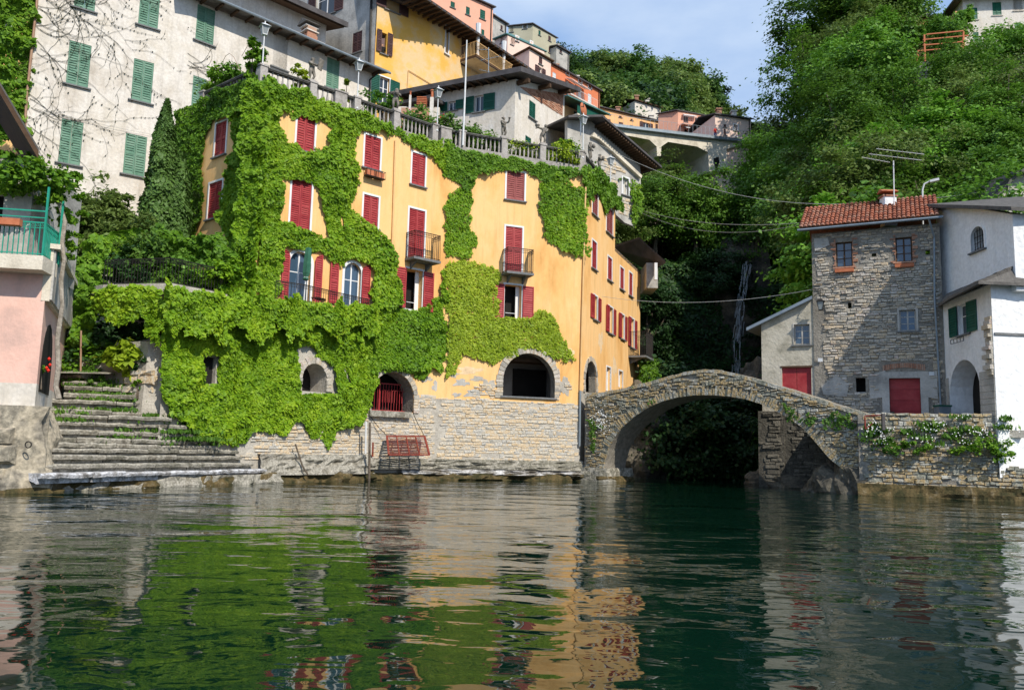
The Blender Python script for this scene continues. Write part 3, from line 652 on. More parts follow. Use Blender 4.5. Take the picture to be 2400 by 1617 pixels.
m.buildw('gate_scroll', RED, YH)
m = MB(); m.box(g0 - .5, g1 + .15, 1.6, 1.7, gz0 - .1, gz1 + .3, M); m.buildw('boat_cellar_wall', DARK, YH)  # near-black sheet stands in for the unlit depth of the boat cellar
m = MB(); m.box(g0 - .1, g1 - .25, -.25, .9, gz0 - .28, gz0, M); m.buildw('gate_sill', STEP, YH)
balcony(WB, YH, (951, 553, 1011, 612), .75); balcony(WC, YH, (1178, 590, 1237, 644), .75)
bl = balcony(WD, YH, (1473, 783, 1492, 838), 1.15, h=1.)
# planter of the second window
pu0, pu1, pz0, pz1 = WB.rect((851, 403, 895, 420)); m = MB(); m.box(pu0, pu1, -.32, -.06, pz0, pz0 + .05, WB.M())
for zz in (pz0 + .02, pz1): m.bar(WB.w(pu0, zz, -.34), WB.w(pu1, zz, -.34), .02)
for k in range(6): m.bar(WB.w(pu0 + (pu1 - pu0) * k / 5, pz0, -.34), WB.w(pu0 + (pu1 - pu0) * k / 5, pz1, -.34), .014)
for uu in (pu0, pu1): m.bar(WB.w(uu, pz1, -.34), WB.w(uu, pz1, 0), .02)
m.buildw('planter_bracket', IRON, YH)
for k in (0, 1):
    a = pu0 + .04 + k * (pu1 - pu0) / 2; b = a + (pu1 - pu0) / 2 - .08; m = MB(); m.box(a, b, -.30, -.09, pz0 + .055, pz1 - .03, WB.M())
    setprops(m.buildw('planter_box', TERRA), ['terracotta planter under a red shuttered window, left one of the pair', 'terracotta planter under a red shuttered window, right one of the pair'][k], 'planter', 'terracotta planter boxes on the ochre wall')
# pipes
pipe(YH, [WC.at(1371, 440, .08), WC.at(1358, 915, .08)], .05, PIPEY); pipe(YH, [WC.at(1357.8, 916, .1), WC.at(1356, 1045, .1)], .06, PIPEG)
pipe(YH, [WB.at(925, 330, .07), WB.at(917, 590, .07)], .045, PIPEY)
# foundation ledge
def ledge(name, pts, z0, z1, out, mat, seed=0, parent=None, steps=4, inn=.8, **kw):
    """irregular rock band along world xy points"""
    rr = np.random.default_rng(seed); P = []
    for a, b in zip(pts[:-1], pts[1:]):
        a, b = Vector(a), Vector(b); n = max(2, int((b - a).length / .22)); nn = Vector((b.y - a.y, -(b.x - a.x), 0)).normalized()
        if nn.dot(a) > 0: nn = -nn
        P += [(a.lerp(b, i / n), nn) for i in range(n)]
    P.append((Vector(pts[-1]), P[-1][1])); V = []; nz = 8
    for i, (p, nn) in enumerate(P):
        for j in range(nz):
            f = j / (nz - 1); z = z0 + (z1 - z0) * f
            o = out * (1 - .55 * f ** 2) + (fbm(np.array([i * .25 + seed * 9.]), np.array([j * .6]), seed)[0] - .5) * out * 1.3 + (vnoise(np.array([i * .9]), np.array([j * 1.1]), seed + 5)[0] - .5) * out * .35
            V.append(tuple(p + nn * o + Vector((0, 0, z))))
        V.append(tuple(p - nn * inn + Vector((0, 0, z1 - .02))))
    k = nz + 1; F = [(i * k + j, (i + 1) * k + j, (i + 1) * k + j + 1, i * k + j + 1) for i in range(len(P) - 1) for j in range(k - 1)]
    m = MB(); m.v = V; m.f = F; return m.buildw(name, mat, parent, **kw)
Bx = lambda u: WB.w(u, 0); gB = WB.w(gu[1] + .3, 0)
ledge('foundation_ledge', [WB.w(gu[0] - .3, 0), WB.w(ub1, 0), WC.w(uc, 0), WD.w(.8, 0)], -.6, .32, .75, ALGAE, 3, YH)
ledge('foundation_ledge', [WB.w(gu[1] - .8, 0), WB.w(ub1, 0), WC.w(uc, 0), WD.w(.5, 0)], .25, .52, .48, SALT, 4, YH)
ledge('foundation_ledge', [WB.w(gu[0] - .3, 0), WB.w(ub1, 0), WC.w(uc, 0), WD.w(.4, 0)], .50, 1.0, .34, STEP, 8, YH)

# ------------------------------------------------------------------ balustrade
BR = thing('balustrade', 'weathered stone balustrade with turned balusters round the roof terrace of the ochre house', 'balustrade', (R2.x, R2.y, ZB))
segs = [(WL, uof(WL, RL), uof(WL, R0)), (WA, 0, uof(WA, R1)), (WB, 0, ub1), (WC, 0, uc), (WD, 0, uof(WD, R4))]
PIERPX = {0: [(612, 160, 1)], 1: [(735, 205, 0)], 2: [(838, 245, 0), (930, 275, 0), (1020, 305, 0)], 3: [(1084, 320, 0), (1183, 335, 0), (1273, 345, 0)], 4: []}
bal = MB().lathe([(.055, 0), (.055, .05), (.032, .08), (.055, .25), (.062, .32), (.04, .5), (.03, .62), (.045, .68), (.055, .70), (.055, .74)], 8).mesh('baluster', BALU, True)
pier_at = []
for k, (W, ua, ub) in enumerate(segs):
    M = W.M(); m = MB(); m.box(ua, ub, .02, .30, ZB + .86, ZR, M); m.box(ua, ub, -.01, .33, ZR - .045, ZR + .001 * k, M); m.buildw('top_rail', BALUT, BR)
    m = MB(); m.box(ua, ub, -.04, .34, ZB - .22, ZB + .12 + .001 * k, M); m.buildw('base_course', BALU, BR)
    piers = [ua + .14, ub - .14] + [W.uz(px, py)[0] for px, py, _ in PIERPX[k] if k != 0]
    for u in piers:
        m = MB(); m.box(u - .17, u + .17, -.035, .335, ZB + .11, ZR + .03, M); m.box(u - .21, u + .21, -.07, .37, ZR - .01, ZR + .07, M); m.buildw('pier', BALU, BR); pier_at.append((W, u))
    n = int((ub - ua) / .235)
    for i in range(n):
        u = ua + (i + .5) * (ub - ua) / n
        if min(abs(u - q) for q in piers) < .22: continue
        link('baluster', bal, BR, W.M(u, ZB + .12, .16))

# ------------------------------------------------------------------ lower storey with the terrace (ivy wall)
g0p = at_d(376, 950, 29.6); g1p = WB.w(gu[0] + .1, 0)
WG = Wall(g0p, Q=g1p); ZG = WG.uz(650, 712)[1]
GH = thing('garden_terrace', 'lower stone storey with a railed garden terrace on top, smothered in bright ivy', 'terrace', (g0p.x, g0p.y, 0))
ug = uof(WG, g1p)
hg1 = WG.rect((474, 836, 506, 900)); hg2 = WG.rect((706, 852, 764, 918))
hg = [[(hg1[0], hg1[2]), (hg1[1], hg1[2]), (hg1[1], hg1[3]), (hg1[0], hg1[3])], arch_loop(*hg2, n=12)]
m = MB(); m.shell([(0, -.5), (ug, -.5), (ug, ZG), (0, ZG)], hg, 0, 1.0, WG.M())
gl = at_d(168, 690, 31.5); glb = Vector((gl.x - 1.0, gl.y + 9, 0)); gb = WG.w(0, 0)
# left side of the lower storey
m.add([(gb.x, gb.y, -.5), (gb.x - 2.2, gb.y + 6, -.5), (gb.x - 2.2, gb.y + 6, ZG), (gb.x, gb.y, ZG)], [(0, 1, 2, 3)])
m.buildw('stone_wall', MORTAR, GH)
m = MB(); m.box(hg1[0] - .05, hg1[1] + .05, .22, .26, hg1[2] - .05, hg1[3] + .05, WG.M()); m.buildw('dark_opening', DARK, GH)  # near-black panel added so the window reads deep and unlit
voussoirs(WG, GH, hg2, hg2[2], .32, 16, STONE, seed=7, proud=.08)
m = MB(); m.box(0.2, ug - .2, 1.04, 1.1, 1, ZG - .5, WG.M()); m.buildw('cellar_wall', DARK, GH)  # near-black sheet painted for the darkness inside the small arch
m = MB(); m.box(.3, 2.6, .9, .95, 3, 6.6, WD.M()); m.buildw('passage_wall', DARK, YH)  # dark plane added behind the side arch in place of interior shade
# terrace floor reaching left behind the ivy hedge
roof_slab(GH, [WG.w(0, ZG, -.05), WG.w(ug, ZG, -.05), WB.w(gu[0] + .3, ZG, .1), WA.w(0.0, ZG, .05), WL.w(uL0, ZG, .05), Vector((gl.x - 2, gl.y + 9, ZG)), Vector((gl.x, gl.y, ZG)), at_d(240, 690, 30.2).xy.to_3d() + Vector((0, 0, ZG))], .3, MORTAR, 'terrace_floor')
st = courses([(WG.uz(560, 1060)), WG.uz(620, 985), WG.uz(700, 960), WG.uz(864, 960), (ug, .9), (WG.uz(560, 1060)[0], .9)], [], (.08, .18), (.25, .7), seed=8)
place_stones(WG, st, GH, STONEW, seed=8, nparts=200)
ledge('foundation_ledge', [WG.w(WG.uz(590, 1100)[0], 0), WG.w(ug, 0)], -.6, .42, .7, ALGAE, 5, GH)
ledge('foundation_ledge', [WG.w(WG.uz(600, 1090)[0], 0), WG.w(ug, 0)], .3, 1.15, .4, STEP, 6, GH)
# railings of the terrace
T1 = [WG.w(WG.uz(648, 705)[0], ZG, .1), WG.w(WG.uz(700, 705)[0], ZG, -.25), WG.w(WG.uz(880, 720)[0], ZG, -.1), WB.at(893, 715).xy.to_3d() + Vector((0, 0, ZG))]
railing(GH, T1, .98, 'railing', IRON, .13, scroll=True)
gq = [at_d(240, 690, 30.3), WG.w(0, ZG, .1), WG.w(WG.uz(545, 690)[0], ZG, .1)]
railing(GH, [p.xy.to_3d() + Vector((0, 0, ZG)) for p in gq], .95, 'railing', IRON, .13, scroll=True)

# ------------------------------------------------------------------ stone steps
SX = [(94, 1109, 620), (80, 1087, 592), (77, 1066, 566), (77, 1048, 553), (77, 1036, 500), (94, 1024, 485), (102, 1006, 446), (107, 985, 430), (110, 968, 395), (113, 958, 372), (118, 935, 357), (150, 922, 322), (150, 905, 285), (150, 894, 235), (150, 879, 200)]
hz = lambda x: 1048 + .024 * (x - 1200)
ST = thing('stone_steps', 'broad flight of worn grey stone steps climbing from the lake, weeds in the joints', 'steps', (at_d(330, 1130, 25).x, 25, 0))
rr = random.Random(5); prevs = None
stepdata = []
for i, (lx, ly, rx) in enumerate(SX):
    d = 24 + .47 * i; z = CAMH - (ly - hz(lx)) * d / 1920; a = at_d(lx, ly, d)
    wq = WG.uz(min(max(rx, 378), 620), 1000)[0]
    if rx > 378: b = WG.w(WG.uz(rx, 1000)[0], 0, -.15)
    else: b = at_d(rx, ly, 30.0 + .0 * i)
    a = Vector((a.x, a.y, 0)); b = Vector((b.x, b.y, 0))
    stepdata.append((a, b, z))
for i, (a, b, z) in enumerate(stepdata):
    zb = .26 if i == 0 else stepdata[i - 1][2] - .08; L = (b - a).length; d = (b - a).normalized(); inn = Vector((-d.y, d.x, 0)); t = 0
    Wd = Wall(a, Q=b)
    while t < L - .2:
        w = min(rr.uniform(1.0, 2.4), L - t)
        if L - t - w < .4: w = L - t
        n = 5; m = MB(); top, bot = [], []
        dz = rr.uniform(-.025, .02); dy = rr.uniform(-.05, .05)
        V = []
        for k in range(n + 1):
            u = t + .012 + (w - .024) * k / n; j1, j2, j3 = rr.uniform(-.03, .03), rr.uniform(-.02, .02), rr.uniform(-.03, .03)
            bow = .09 * math.sin((u / L) * 5 + i * 1.7)
            V += [(u, bow + dy + .10, zb), (u, bow + dy + .08, z - .15 + j2), (u, bow + dy + j1 * .5 - .07, z - .14 + j2), (u, bow + dy + j1 * .5 - .10, z - .05 + j2 + dz), (u, bow + dy + j3 * .5 - .03, z + dz + j2), (u, 1.1, z + dz - .01)]
        F = []
        for k in range(n):
            for q in range(5): F.append((k * 6 + q, (k + 1) * 6 + q, (k + 1) * 6 + q + 1, k * 6 + q + 1))
        F += [(0, 1, 2, 3, 4, 5), (n * 6 + 5, n * 6 + 4, n * 6 + 3, n * 6 + 2, n * 6 + 1, n * 6)]
        m.v = V; m.f = F; m.build('step_stone', STEPW if i == 0 else STEP, ST, Wd.M()); t += w
ledge('step_footing', [stepdata[0][0] + Vector((-.9, .2, 0)), stepdata[0][1] + Vector((.5, .4, 0))], -.7, .36, .30, STEP, 19, ST)
ledge('step_footing', [stepdata[0][0] + Vector((-.9, 0, 0)), stepdata[0][1] + Vector((.3, .2, 0))], -.7, .36, .30, ALGAE, 9, ST)
# rising ground under and behind the steps
m = MB(); a, b, z = stepdata[-1]
m.add([(a.x - 3, a.y - .5, z), (b.x + 1, b.y - .3, z), (b.x + 1.5, b.y + 8, z + 1.5), (a.x - 5, a.y + 8, z + 1.5)], [(0, 1, 2, 3)])
m.buildw('landing', STEP, ST)
rw = [at_d(150, 880, 30.6), at_d(255, 905, 30.4), at_d(330, 935, 29.6), at_d(376, 950, 29.8)]
m = MB()
for p, q, zt in zip(rw[:-1], rw[1:], (4.6, 5.2, 5.4)):
    m.add([(p.x, p.y, 1), (q.x, q.y, 1), (q.x, q.y + .3, zt), (p.x, p.y + .3, zt)], [(0, 1, 2, 3)])
m.add([(rw[0].x - 1, rw[0].y + .3, 4.6), (rw[3].x, rw[3].y + .3, 5.4), (rw[3].x - 1, rw[3].y + 7, ZG - .5), (rw[0].x - 3, rw[0].y + 7, ZG - .5)], [(0, 1, 2, 3)])
RWT = setprops(m.buildw('rubble_wall', MORTAR), 'low rubble retaining wall beside the top of the lake steps under the shrubs', 'wall')
Wr = Wall(rw[1], Q=rw[3]); place_stones(Wr, courses([Wr.uz(265, 915), Wr.uz(372, 960), Wr.uz(372, 850), Wr.uz(310, 862), Wr.uz(262, 880)], [], (.15, .35), (.3, .8), (.08, .2), seed=12), RWT, STONEW, nparts=60)

# ------------------------------------------------------------------ pink house on the left
pc = at_d(86, 900, 24.4); PF = Wall(pc, 80); PS = Wall(pc, -23.6)
PH = thing('pink_house', 'pink plastered house with turquoise balcony railing and rock base at the left edge', 'house', (pc.x, pc.y, 0))
zt = PF.uz(40, 640)[1]; zm = PF.uz(60, 898)[1]; zr_ = PF.uz(60, 955)[1]
uf0, uf1 = PF.uz(-260, 800)[0], 0
us1 = PS.uz(156, 800)[0]; hdoor = PS.rect((97, 752, 121, 925))
m = MB(); m.shell([(uf0, zm), (0, zm), (0, zt), (uf0, zt)], [], 0, .3, PF.M()); zst = PS.uz(155, 722)[1]
m.shell([(0, zm), (us1, zm), (us1, zt), (0, zt)], [], 0, .3, PS.M())
b0, b1 = PS.w(us1, 0), PF.w(uf0, 0); bb = b1 + (b0 - PS.w(0, 0))
for a, b in ((b0, bb), (bb, b1)): m.add([(a.x, a.y, -.5), (b.x, b.y, -.5), (b.x, b.y, zt), (a.x, a.y, zt)], [(0, 1, 2, 3)])
m.buildw('pink_wall', PINKP, PH)
m = MB(); m.prism(arch_loop(*hdoor, n=8), -.02, .02); m.build('side_door', DARK, PH, PS.M())
m = MB(); m.shell([(uf0, zr_), (0, zr_), (0, zm), (uf0, zm)], [], 0, .3, PF.M()); m.shell([(0, 0), (us1, 0), (us1, zm), (0, zm)], [], 0, .3, PS.M()); m.buildw('white_plinth', WHITEP, PH)
ledge('rock_base', [PF.w(uf0, 0), PF.w(-.05, 0), PS.w(us1 * .6, 0)], -.7, zr_ + .05, .55, ROCKL, 21, PH, inn=1.)
place_stones(PF.shift(.42), courses([(uf0, .3), (-.1, .3), (-.25, zr_ - .1), (uf0, zr_ - .1)], [], (.35, .7), (.6, 1.5), (.12, .3), gap=.05, seed=41, rot=.06), PH, ROCKL, 'rock_block')
ledge('rock_base', [PF.w(uf0, 0), PF.w(-.05, 0), PS.w(us1 * .5, 0)], -.7, .35, .9, ALGAE, 22, PH, inn=1.)
Mf = PF.M(); m = MB(); m.box(uf0, .12, -.75, .4, zt, zt + .42, Mf); m.buildw('balcony_slab', CONC, PH)
zsl = zt + .42
m = MB(); n = 14
for i in range(12):                      # board panels on the side parapet
    a, b = us1 * i / 12, us1 * (i + 1) / 12; q = MB(); q.box(a + .02, b - .02, -.18, -.12, zt - .75, zt + .75, PS.M()); q.buildw('side_panel', GREYP, PH)
m = MB(); m.box(0, us1, -.12, .1, zt - .8, zt + .8, PS.M()); m.box(-.1, us1, -.3, .2, zt + .8, zt + .95, PS.M()); m.buildw('side_parapet', CONC, PH)
railing(PH, [PF.w(uf0, zsl, -.7), PF.w(.08, zsl, -.7), PS.w(.9, zsl, -.2)], 1.0, 'turquoise_railing', PLASTG, .14, .012, .02, scroll=True)
m = MB()
for u, y, hh in ((.08, -.7, 2.1), (.12, .4, 2.0)): m.bar(PF.w(u, zsl, y), PF.w(u, zsl + hh, y), .05)
m.bar(PF.w(uf0, zsl + 1.35, -.7), PF.w(.08, zsl + 1.35, -.7), .04); m.bar(PF.w(uf0, zsl + 1.15, -.7), PF.w(.08, zsl + 1.15, -.7), .03)
m.buildw('pergola_post', PLASTG, PH)
m = MB(); m.shell([(uf0, zsl), (-.9, zsl), (-.9, zsl + 3.4), (uf0, zsl + 3.4)], [[(-2.6, zsl + .02), (-1.7, zsl + .02), (-1.7, zsl + 2.2), (-2.6, zsl + 2.2)]], 0, .4, Wall(PF.w(0, 0, .7), 80).M())
m.add([tuple(PF.w(-.9, zsl, .7)), tuple(PF.w(-.9, zsl, 5)), tuple(PF.w(-.9, zsl + 3.4, 5)), tuple(PF.w(-.9, zsl + 3.4, .7))], [(0, 1, 2, 3)])
m.buildw('upper_wall', GREYP, PH)
m = MB(); m.box(-2.8, -1.5, 1.2, 1.3, zsl, zsl + 2.4, Mf); m.buildw('dark_room', DARK, PH)  # added near-black sheet stands in for the unlit room
ra, rb = at_d(-260, -240, 21.8), at_d(91, 356, 24.2); rc = at_d(60, 374, 27.5); rd = rc + (ra - rb)
roof_slab(PH, [ra, rb, rc, rd], .22, SOFFIT, 'roof')
roof_slab(PH, [p + Vector((0, 0, .1)) for p in (ra, rb, rc, rd)], .09, SLATE, 'roof_cover')
for k, (x0, x1) in enumerate(((-40, 24), (30, 77))):
    u0, u1, z0, z1 = PF.rect((x0, 531, x1, 546)); m = MB(); m.box(u0, u1, -.98, -.76, z0, z1, Mf)
    setprops(m.buildw('planter_box', TERRA), ['terracotta trough on the turquoise railing at the very edge of the photo', 'terracotta trough on the turquoise railing next to the corner post'][k], 'planter', 'terracotta troughs on the turquoise railing')
# ------------------------------------------------------------------ large white house behind
pw = at_d(180, 205, 37.5); W1 = Wall(pw, 53.6); pcn = W1.at(440, 150); W2 = Wall(pcn, 44.5)
WHH = thing('white_house', 'large old white plaster house with faded green shutters and bare vines behind the terrace', 'house', (pcn.x, pcn.y, ZB - 2))
def wz(W, r, **k): return window(W, WHH, r, sh=GREEN, trim=None, pitch=.12, **k)
h1 = [wz(W1, r) for r in ((176, -62, 226, 24), (327, -40, 374, 65), (158, 100, 211, 203), (310, 142, 358, 240), (446, 180, 480, 258) if 0 else (140, 282, 192, 386), (291, 316, 342, 412))]
h2 = [wz(W2, r) for r in ((460, 17, 503, 102), (450, 181, 482, 262), (640, 84, 674, 162), (765, 138, 795, 210))]
ul = W1.uz(66, 230)[0]; uc1 = uof(W1, pcn); zlo = ZG - 2
ztop1 = W1.uz(440, -30)[1]; We = W2.shift(1.0); e0 = We.uz(527, 2); e1 = (W2.uz(872, 160)[0], We.uz(893, 158)[1]); ztop2 = (e0[1] + e1[1]) / 2 - .1
ztop1 = ztop2
# the left part is a storey higher than the eave on the right
m = MB(); m.shell([(ul, zlo), (uc1, zlo), (uc1, ztop1 + 3), (ul, ztop1 + 3)], h1, 0, .22, W1.M())
m.shell([(0, zlo), (e1[0], zlo), (e1[0], ztop2), (0, ztop2)], h2, 0, .22, W2.M())
qa, qb = W2.w(e1[0], 0), W2.w(e1[0] - 1, 0, 10)
m.add([(qa.x, qa.y, zlo), (qb.x, qb.y, zlo), (qb.x, qb.y, ztop2), (qa.x, qa.y, ztop2)], [(0, 1, 2, 3)])
qc = W1.w(ul, 0, 0); qd = W1.w(ul + 1, 0, 12)
m.add([(qd.x, qd.y, zlo), (qc.x, qc.y, zlo), (qc.x, qc.y, ztop1 + 3), (qd.x, qd.y, ztop1 + 3)], [(0, 1, 2, 3)])
m.add([(qd.x, qd.y, zlo), (qb.x, qb.y, zlo), (qb.x, qb.y, ztop2 + 3), (qd.x, qd.y, ztop2 + 3)], [(0, 1, 2, 3)])
m.buildw('plaster_wall', WHITEP, WHH)
ev = .95
E = [W2.w(-1.0, ztop2 + .1, -ev), W2.w(e1[0] + .7, ztop2 + .1, -ev), W2.w(e1[0] + .7, ztop2 + 1.6, 5), W2.w(-1, ztop2 + 1.6, 5)]
roof_slab(WHH, E, .12, SLATE, 'roof')
rafters(WHH, W2.w(0, ztop2 - .02, .2), W2.w(e1[0] + .5, ztop2 - .02, .2), W2.inn * -(ev + .1), 14, .12, .14)
pipe(WHH, [p + Vector((0, 0, -.06)) for p in (W2.w(-1, ztop2 + .1, -ev - .05), W2.w(e1[0] + .7, ztop2 + .02, -ev - .05))], .07, PIPEG, 'gutter')
pipe(WHH, [W2.w(e1[0] + .1, ztop2, -ev), W2.w(e1[0] - .2, ztop2 - .5, -.1), W2.w(e1[0] - .15, ztop2 - 1, -.1), W2.w(e1[0] - .15, ZB, -.1)], .05, IRON)
pipe(WHH, [W1.at(90, -30, .1), W1.at(62, 228, .1), W1.at(56, 330, .1)], .06, PIPE)
# upper storey with its own grey roof
W3 = Wall(W2.w(0, 0, 4.2), 44.5); a3 = W3.uz(500, -30)[0]; b3 = W3.uz(765, 60)[0]; zt3 = W3.uz(700, 25)[1]
m = MB(); p1, p2, p3, p4 = W3.uz(480, -40), W3.uz(763, 96), W3.uz(763, 60), W3.uz(640, -25)
m.prism([(a3, ztop2), (b3, ztop2), (b3, p3[1] + .2), (a3, p3[1] + .2)], 0, 5, W3.M()); m.buildw('upper_wall', WHITEP, WHH)
zf = p3[1] + .15; roof_slab(WHH, [W3.w(a3 - 1, zf, -1.2), W3.w(b3 + .9, zf, -1.2), W3.w(b3 + .9, zf + 1.8, 4), W3.w(a3 - 1, zf + 1.8, 4)], .34, DARKROOF, 'upper_roof')
roof_slab(WHH, [W3.w(a3 - .9, zf - .05, -1.0), W3.w(b3 + .7, zf - .05, -1.0), W3.w(b3 + .7, zf + 1.2, 4), W3.w(a3 - .9, zf + 1.2, 4)], .34, SOFFIT, 'soffit')
# small brick chimney
c0 = W2.at(736, 84, -.6); ch = MB(); cz = c0.z; Mch = Matrix.Translation((c0.x, c0.y, cz)) @ Matrix.Rotation(math.radians(-45), 4, 'Z')
ch = MB(); ch.box(-.42, .42, -.35, .35, -.5, .12, Mch); cho = ch.buildw('chimney', BRICK, WHH)
for zz in (.12, .42, .62):
    for q in ((-.36, -.36), (.26, -.36), (-.05, -.36)) if zz < .6 else ((-.2, -.3),):
        b = MB(); b.box(q[0], q[0] + .12, -.3, .3, zz, zz + .2, Mch); b.buildw('brick', BRICK, cho)
    b = MB(); b.box(-.5 + zz * .3, .5 - zz * .3, -.42, .42, zz + .2, zz + .26, Mch); b.buildw('brick', WHITEP, cho)
b = MB(); b.add([Mch @ Vector(v) for v in ((-.55, -.5, .8), (.55, -.5, .8), (.55, .5, .8), (-.55, .5, .8), (0, -.5, 1.15), (0, .5, 1.15))], [(0, 1, 4), (2, 3, 5), (1, 2, 5, 4), (3, 0, 4, 5), (0, 3, 2, 1)]); b.buildw('cap', SLATE, cho)
# bare vine branches on the white wall
def vine(W, px0, n, seed, name, label, spread=(0.9, -.45), L=7., parent=None):
    rr = random.Random(seed); m = MB()
    def br(u, z, a, length, r, lev):
        pts = []; t = 0; 
        while t < length:
            pts.append(W.w(u, z, -.03 - .02 * rr.random())); a += rr.uniform(-.32, .32); u += math.cos(a) * .18; z += math.sin(a) * .18; t += .18
            if lev < 3 and rr.random() < .17: br(u, z, a + rr.choice((-1, 1)) * rr.uniform(.4, 1.1), length * rr.uniform(.25, .5), r * .6, lev + 1)
            if lev > 0 and rr.random() < .33:
                q = W.w(u, z, -.05); s = rr.uniform(.015, .03); m.bar(q - Vector((s, 0, s)), q + Vector((s, 0, s * .3)), s * 1.2)
        if len(pts) > 1: m.tube(pts, [max(.005, r * (1 - .7 * i / len(pts))) for i in range(len(pts))], 3, False)
    for i in range(n):
        px, py, a = px0[i % len(px0)]; u, z = W.uz(px + rr.uniform(-8, 8), py + rr.uniform(-15, 15)); br(u, z, a + rr.uniform(-.35, .35), L * rr.uniform(.5, 1), .013, 0)
    setprops(m.buildw(name, SOIL), label, 'vine', kind='stuff')
vine(W1, [(88, 60, -.35), (92, 20, -.25), (90, 110, -.5), (160, 10, -.5), (88, -20, -.1)], 15, 3, 'bare_vine', 'bare creeper stems fanning across the upper part of the white house wall')
vine(W1, [(70, 230, -.5), (75, 260, -.4), (72, 290, -.6)], 6, 4, 'bare_vine', 'bare creeper stems spreading low on the white house wall below the second row of shutters', L=5)
vine(W2, [(445, 140, -.2), (445, 160, .1), (450, 200, .2)], 10, 6, 'bare_vine', 'thin bare creeper twigs on the white house wall beside the terrace corner shrubs', L=3)
# orange house at the far left edge
WO = Wall(at_d(20, 100, 42), 75); OH = thing('orange_house', 'orange house with one white louvred window peeping in at the top left corner', 'house', WO.w(0, 5))
ho = window(WO, OH, (-12, 36, 29, 84), sh=LAMPW, trim=WHITE, pitch=.12)
m = MB(); uo = WO.uz(75, 100)[0]; uo0 = WO.uz(-250, 100)[0]; m.shell([(uo0, 5), (uo, 5), (uo, 32), (uo0, 32)], [ho], 0, .25, WO.M()); m.buildw('plaster_wall', ORANGE, OH)
zz = WO.uz(20, 22)[1]; m = MB(); m.box(uo0, WO.uz(38, 20)[0], -1.2, .1, zz - .3, zz + .12, WO.M()); m.buildw('balcony_slab', WHITEP, OH)
m = MB(); m.box(uo0, WO.uz(44, 10)[0], -1.5, .1, zz + 1.0, zz + 1.5, WO.M()); m.buildw('roof', DARKROOF, OH)

# ------------------------------------------------------------------ grey house and yellow house above
pg = at_d(876, 150, 51.0); WN = Wall(pg, -54.6); NH = thing('grey_house', 'grey stained plaster house with brown shutters between the white house and the yellow one', 'house', (pg.x, pg.y, 12))
hn = [window(WN, NH, (742, -30, 786, 38), 'open', sh=BROWN, trim=None, sw=.8, casing=WHITE), window(WN, NH, (826, 76, 848, 124), sh=BROWN, trim=None)]
ulN = WN.uz(600, 0)[0]; zb_, zt_ = 9, WN.uz(800, -220)[1]
m = MB(); m.shell([(ulN, zb_), (0, zb_), (0, zt_), (ulN, zt_)], hn, 0, .25, WN.M()); m.buildw('plaster_wall', GREYP, NH)
pipe(NH, [WN.at(874, -60, .1), WN.at(868, 150, .1), WN.at(865, 330, .1)], .07, IRON)
Y2 = thing('upper_yellow_house', 'tall golden yellow house with long timber eave and a balcony with striped curtains', 'house', (pg.x, pg.y, 12))
E1 = Wall(Vector((pg.x, pg.y, 0)) + Vector((.05, .0, 0)), 50); ce = E1.at(1032, 150); E2 = Wall(ce, 36); ue = uof(E1, ce)
h1 = [window(E1, Y2, (905, -26, 935, 28), 'open', sh=BROWN, trim=None, sw=.75), window(E1, Y2, (894, 78, 906, 128), 'gone', sh=None, trim=None), window(E1, Y2, (889, 182, 912, 246), 'open', sh=DKGREEN, trim=WHITE, sw=.75)]
for rr_ in ((882, 70, 893, 122), (907, 80, 919, 133)): single_shutter(E1, rr_, 0, BROWN, parent=Y2)
h2 = [window(E2, Y2, (1044, 62, 1051, 128), 'glass', sh=None, tw=.08, sill=WHITE), window(E2, Y2, (1081, 88, 1091, 156), sh=BROWN, trim=None, sill=None), window(E2, Y2, (1124, 132, 1141, 178), sh=BROWN, trim=None, sill=None)]
Ee = E2.shift(1.5); ub2 = Ee.uz(1284, 188)[0] - .5; z1_, z2_ = Ee.uz(1150, 95)[1], Ee.uz(1284, 188)[1]
zeave = (z1_ + z2_) / 2 - .1; zq = E2.uz(1032, 0)[1]
m = MB(); m.shell([(0, 9), (ue, 9), (ue, zeave + .3), (0, zeave + .3)], h1, 0, .25, E1.M()); m.shell([(0, 9), (ub2 - .6, 9), (ub2 - .6, zeave + .3), (0, zeave + .3)], h2, 0, .25, E2.M())
a, b = E2.w(ub2 - .6, 0), E2.w(ub2 - 2, 0, 9); m.add([(a.x, a.y, 9), (b.x, b.y, 9), (b.x, b.y, zeave), (a.x, a.y, zeave)], [(0, 1, 2, 3)])
m.buildw('plaster_wall', ORANGEB, Y2)
roof_slab(Y2, [E2.w(-4.5, zeave + .1, -1.5), E2.w(ub2 + .5, zeave + .1, -1.5), E2.w(ub2 + .5, zeave + 1.8, 6), E2.w(-4.5, zeave + 1.8, 6)], .16, DARKROOF, 'roof')
roof_slab(Y2, [E1.w(-.6, zeave + .3, -.6), E1.w(ue, zeave + .3, -.6), E1.w(ue, zeave + 2.3, 8), E1.w(-.6, zeave + 2.3, 8)], .16, DARKROOF, 'roof')
rafters(Y2, E2.w(-4, zeave - .05, .2), E2.w(ub2 + .3, zeave - .05, .2), E2.inn * -1.75, 30, .12, .18)
bu0, bu1 = E2.uz(1078, 155)[0], E2.uz(1165, 185)[0]; bz = E2.uz(1110, 160)[1]
sl = MB(); sl.box(bu0, bu1, -1.5, 0, bz - .16, bz, E2.M()); sl = sl.buildw('balcony', SOFFIT, Y2); m = MB(); m.box(bu0 + .05, bu1 - .05, -1.42, 0, bz - .2, bz - .161, E2.M()); m.buildw('balcony_underside', CONC, sl)
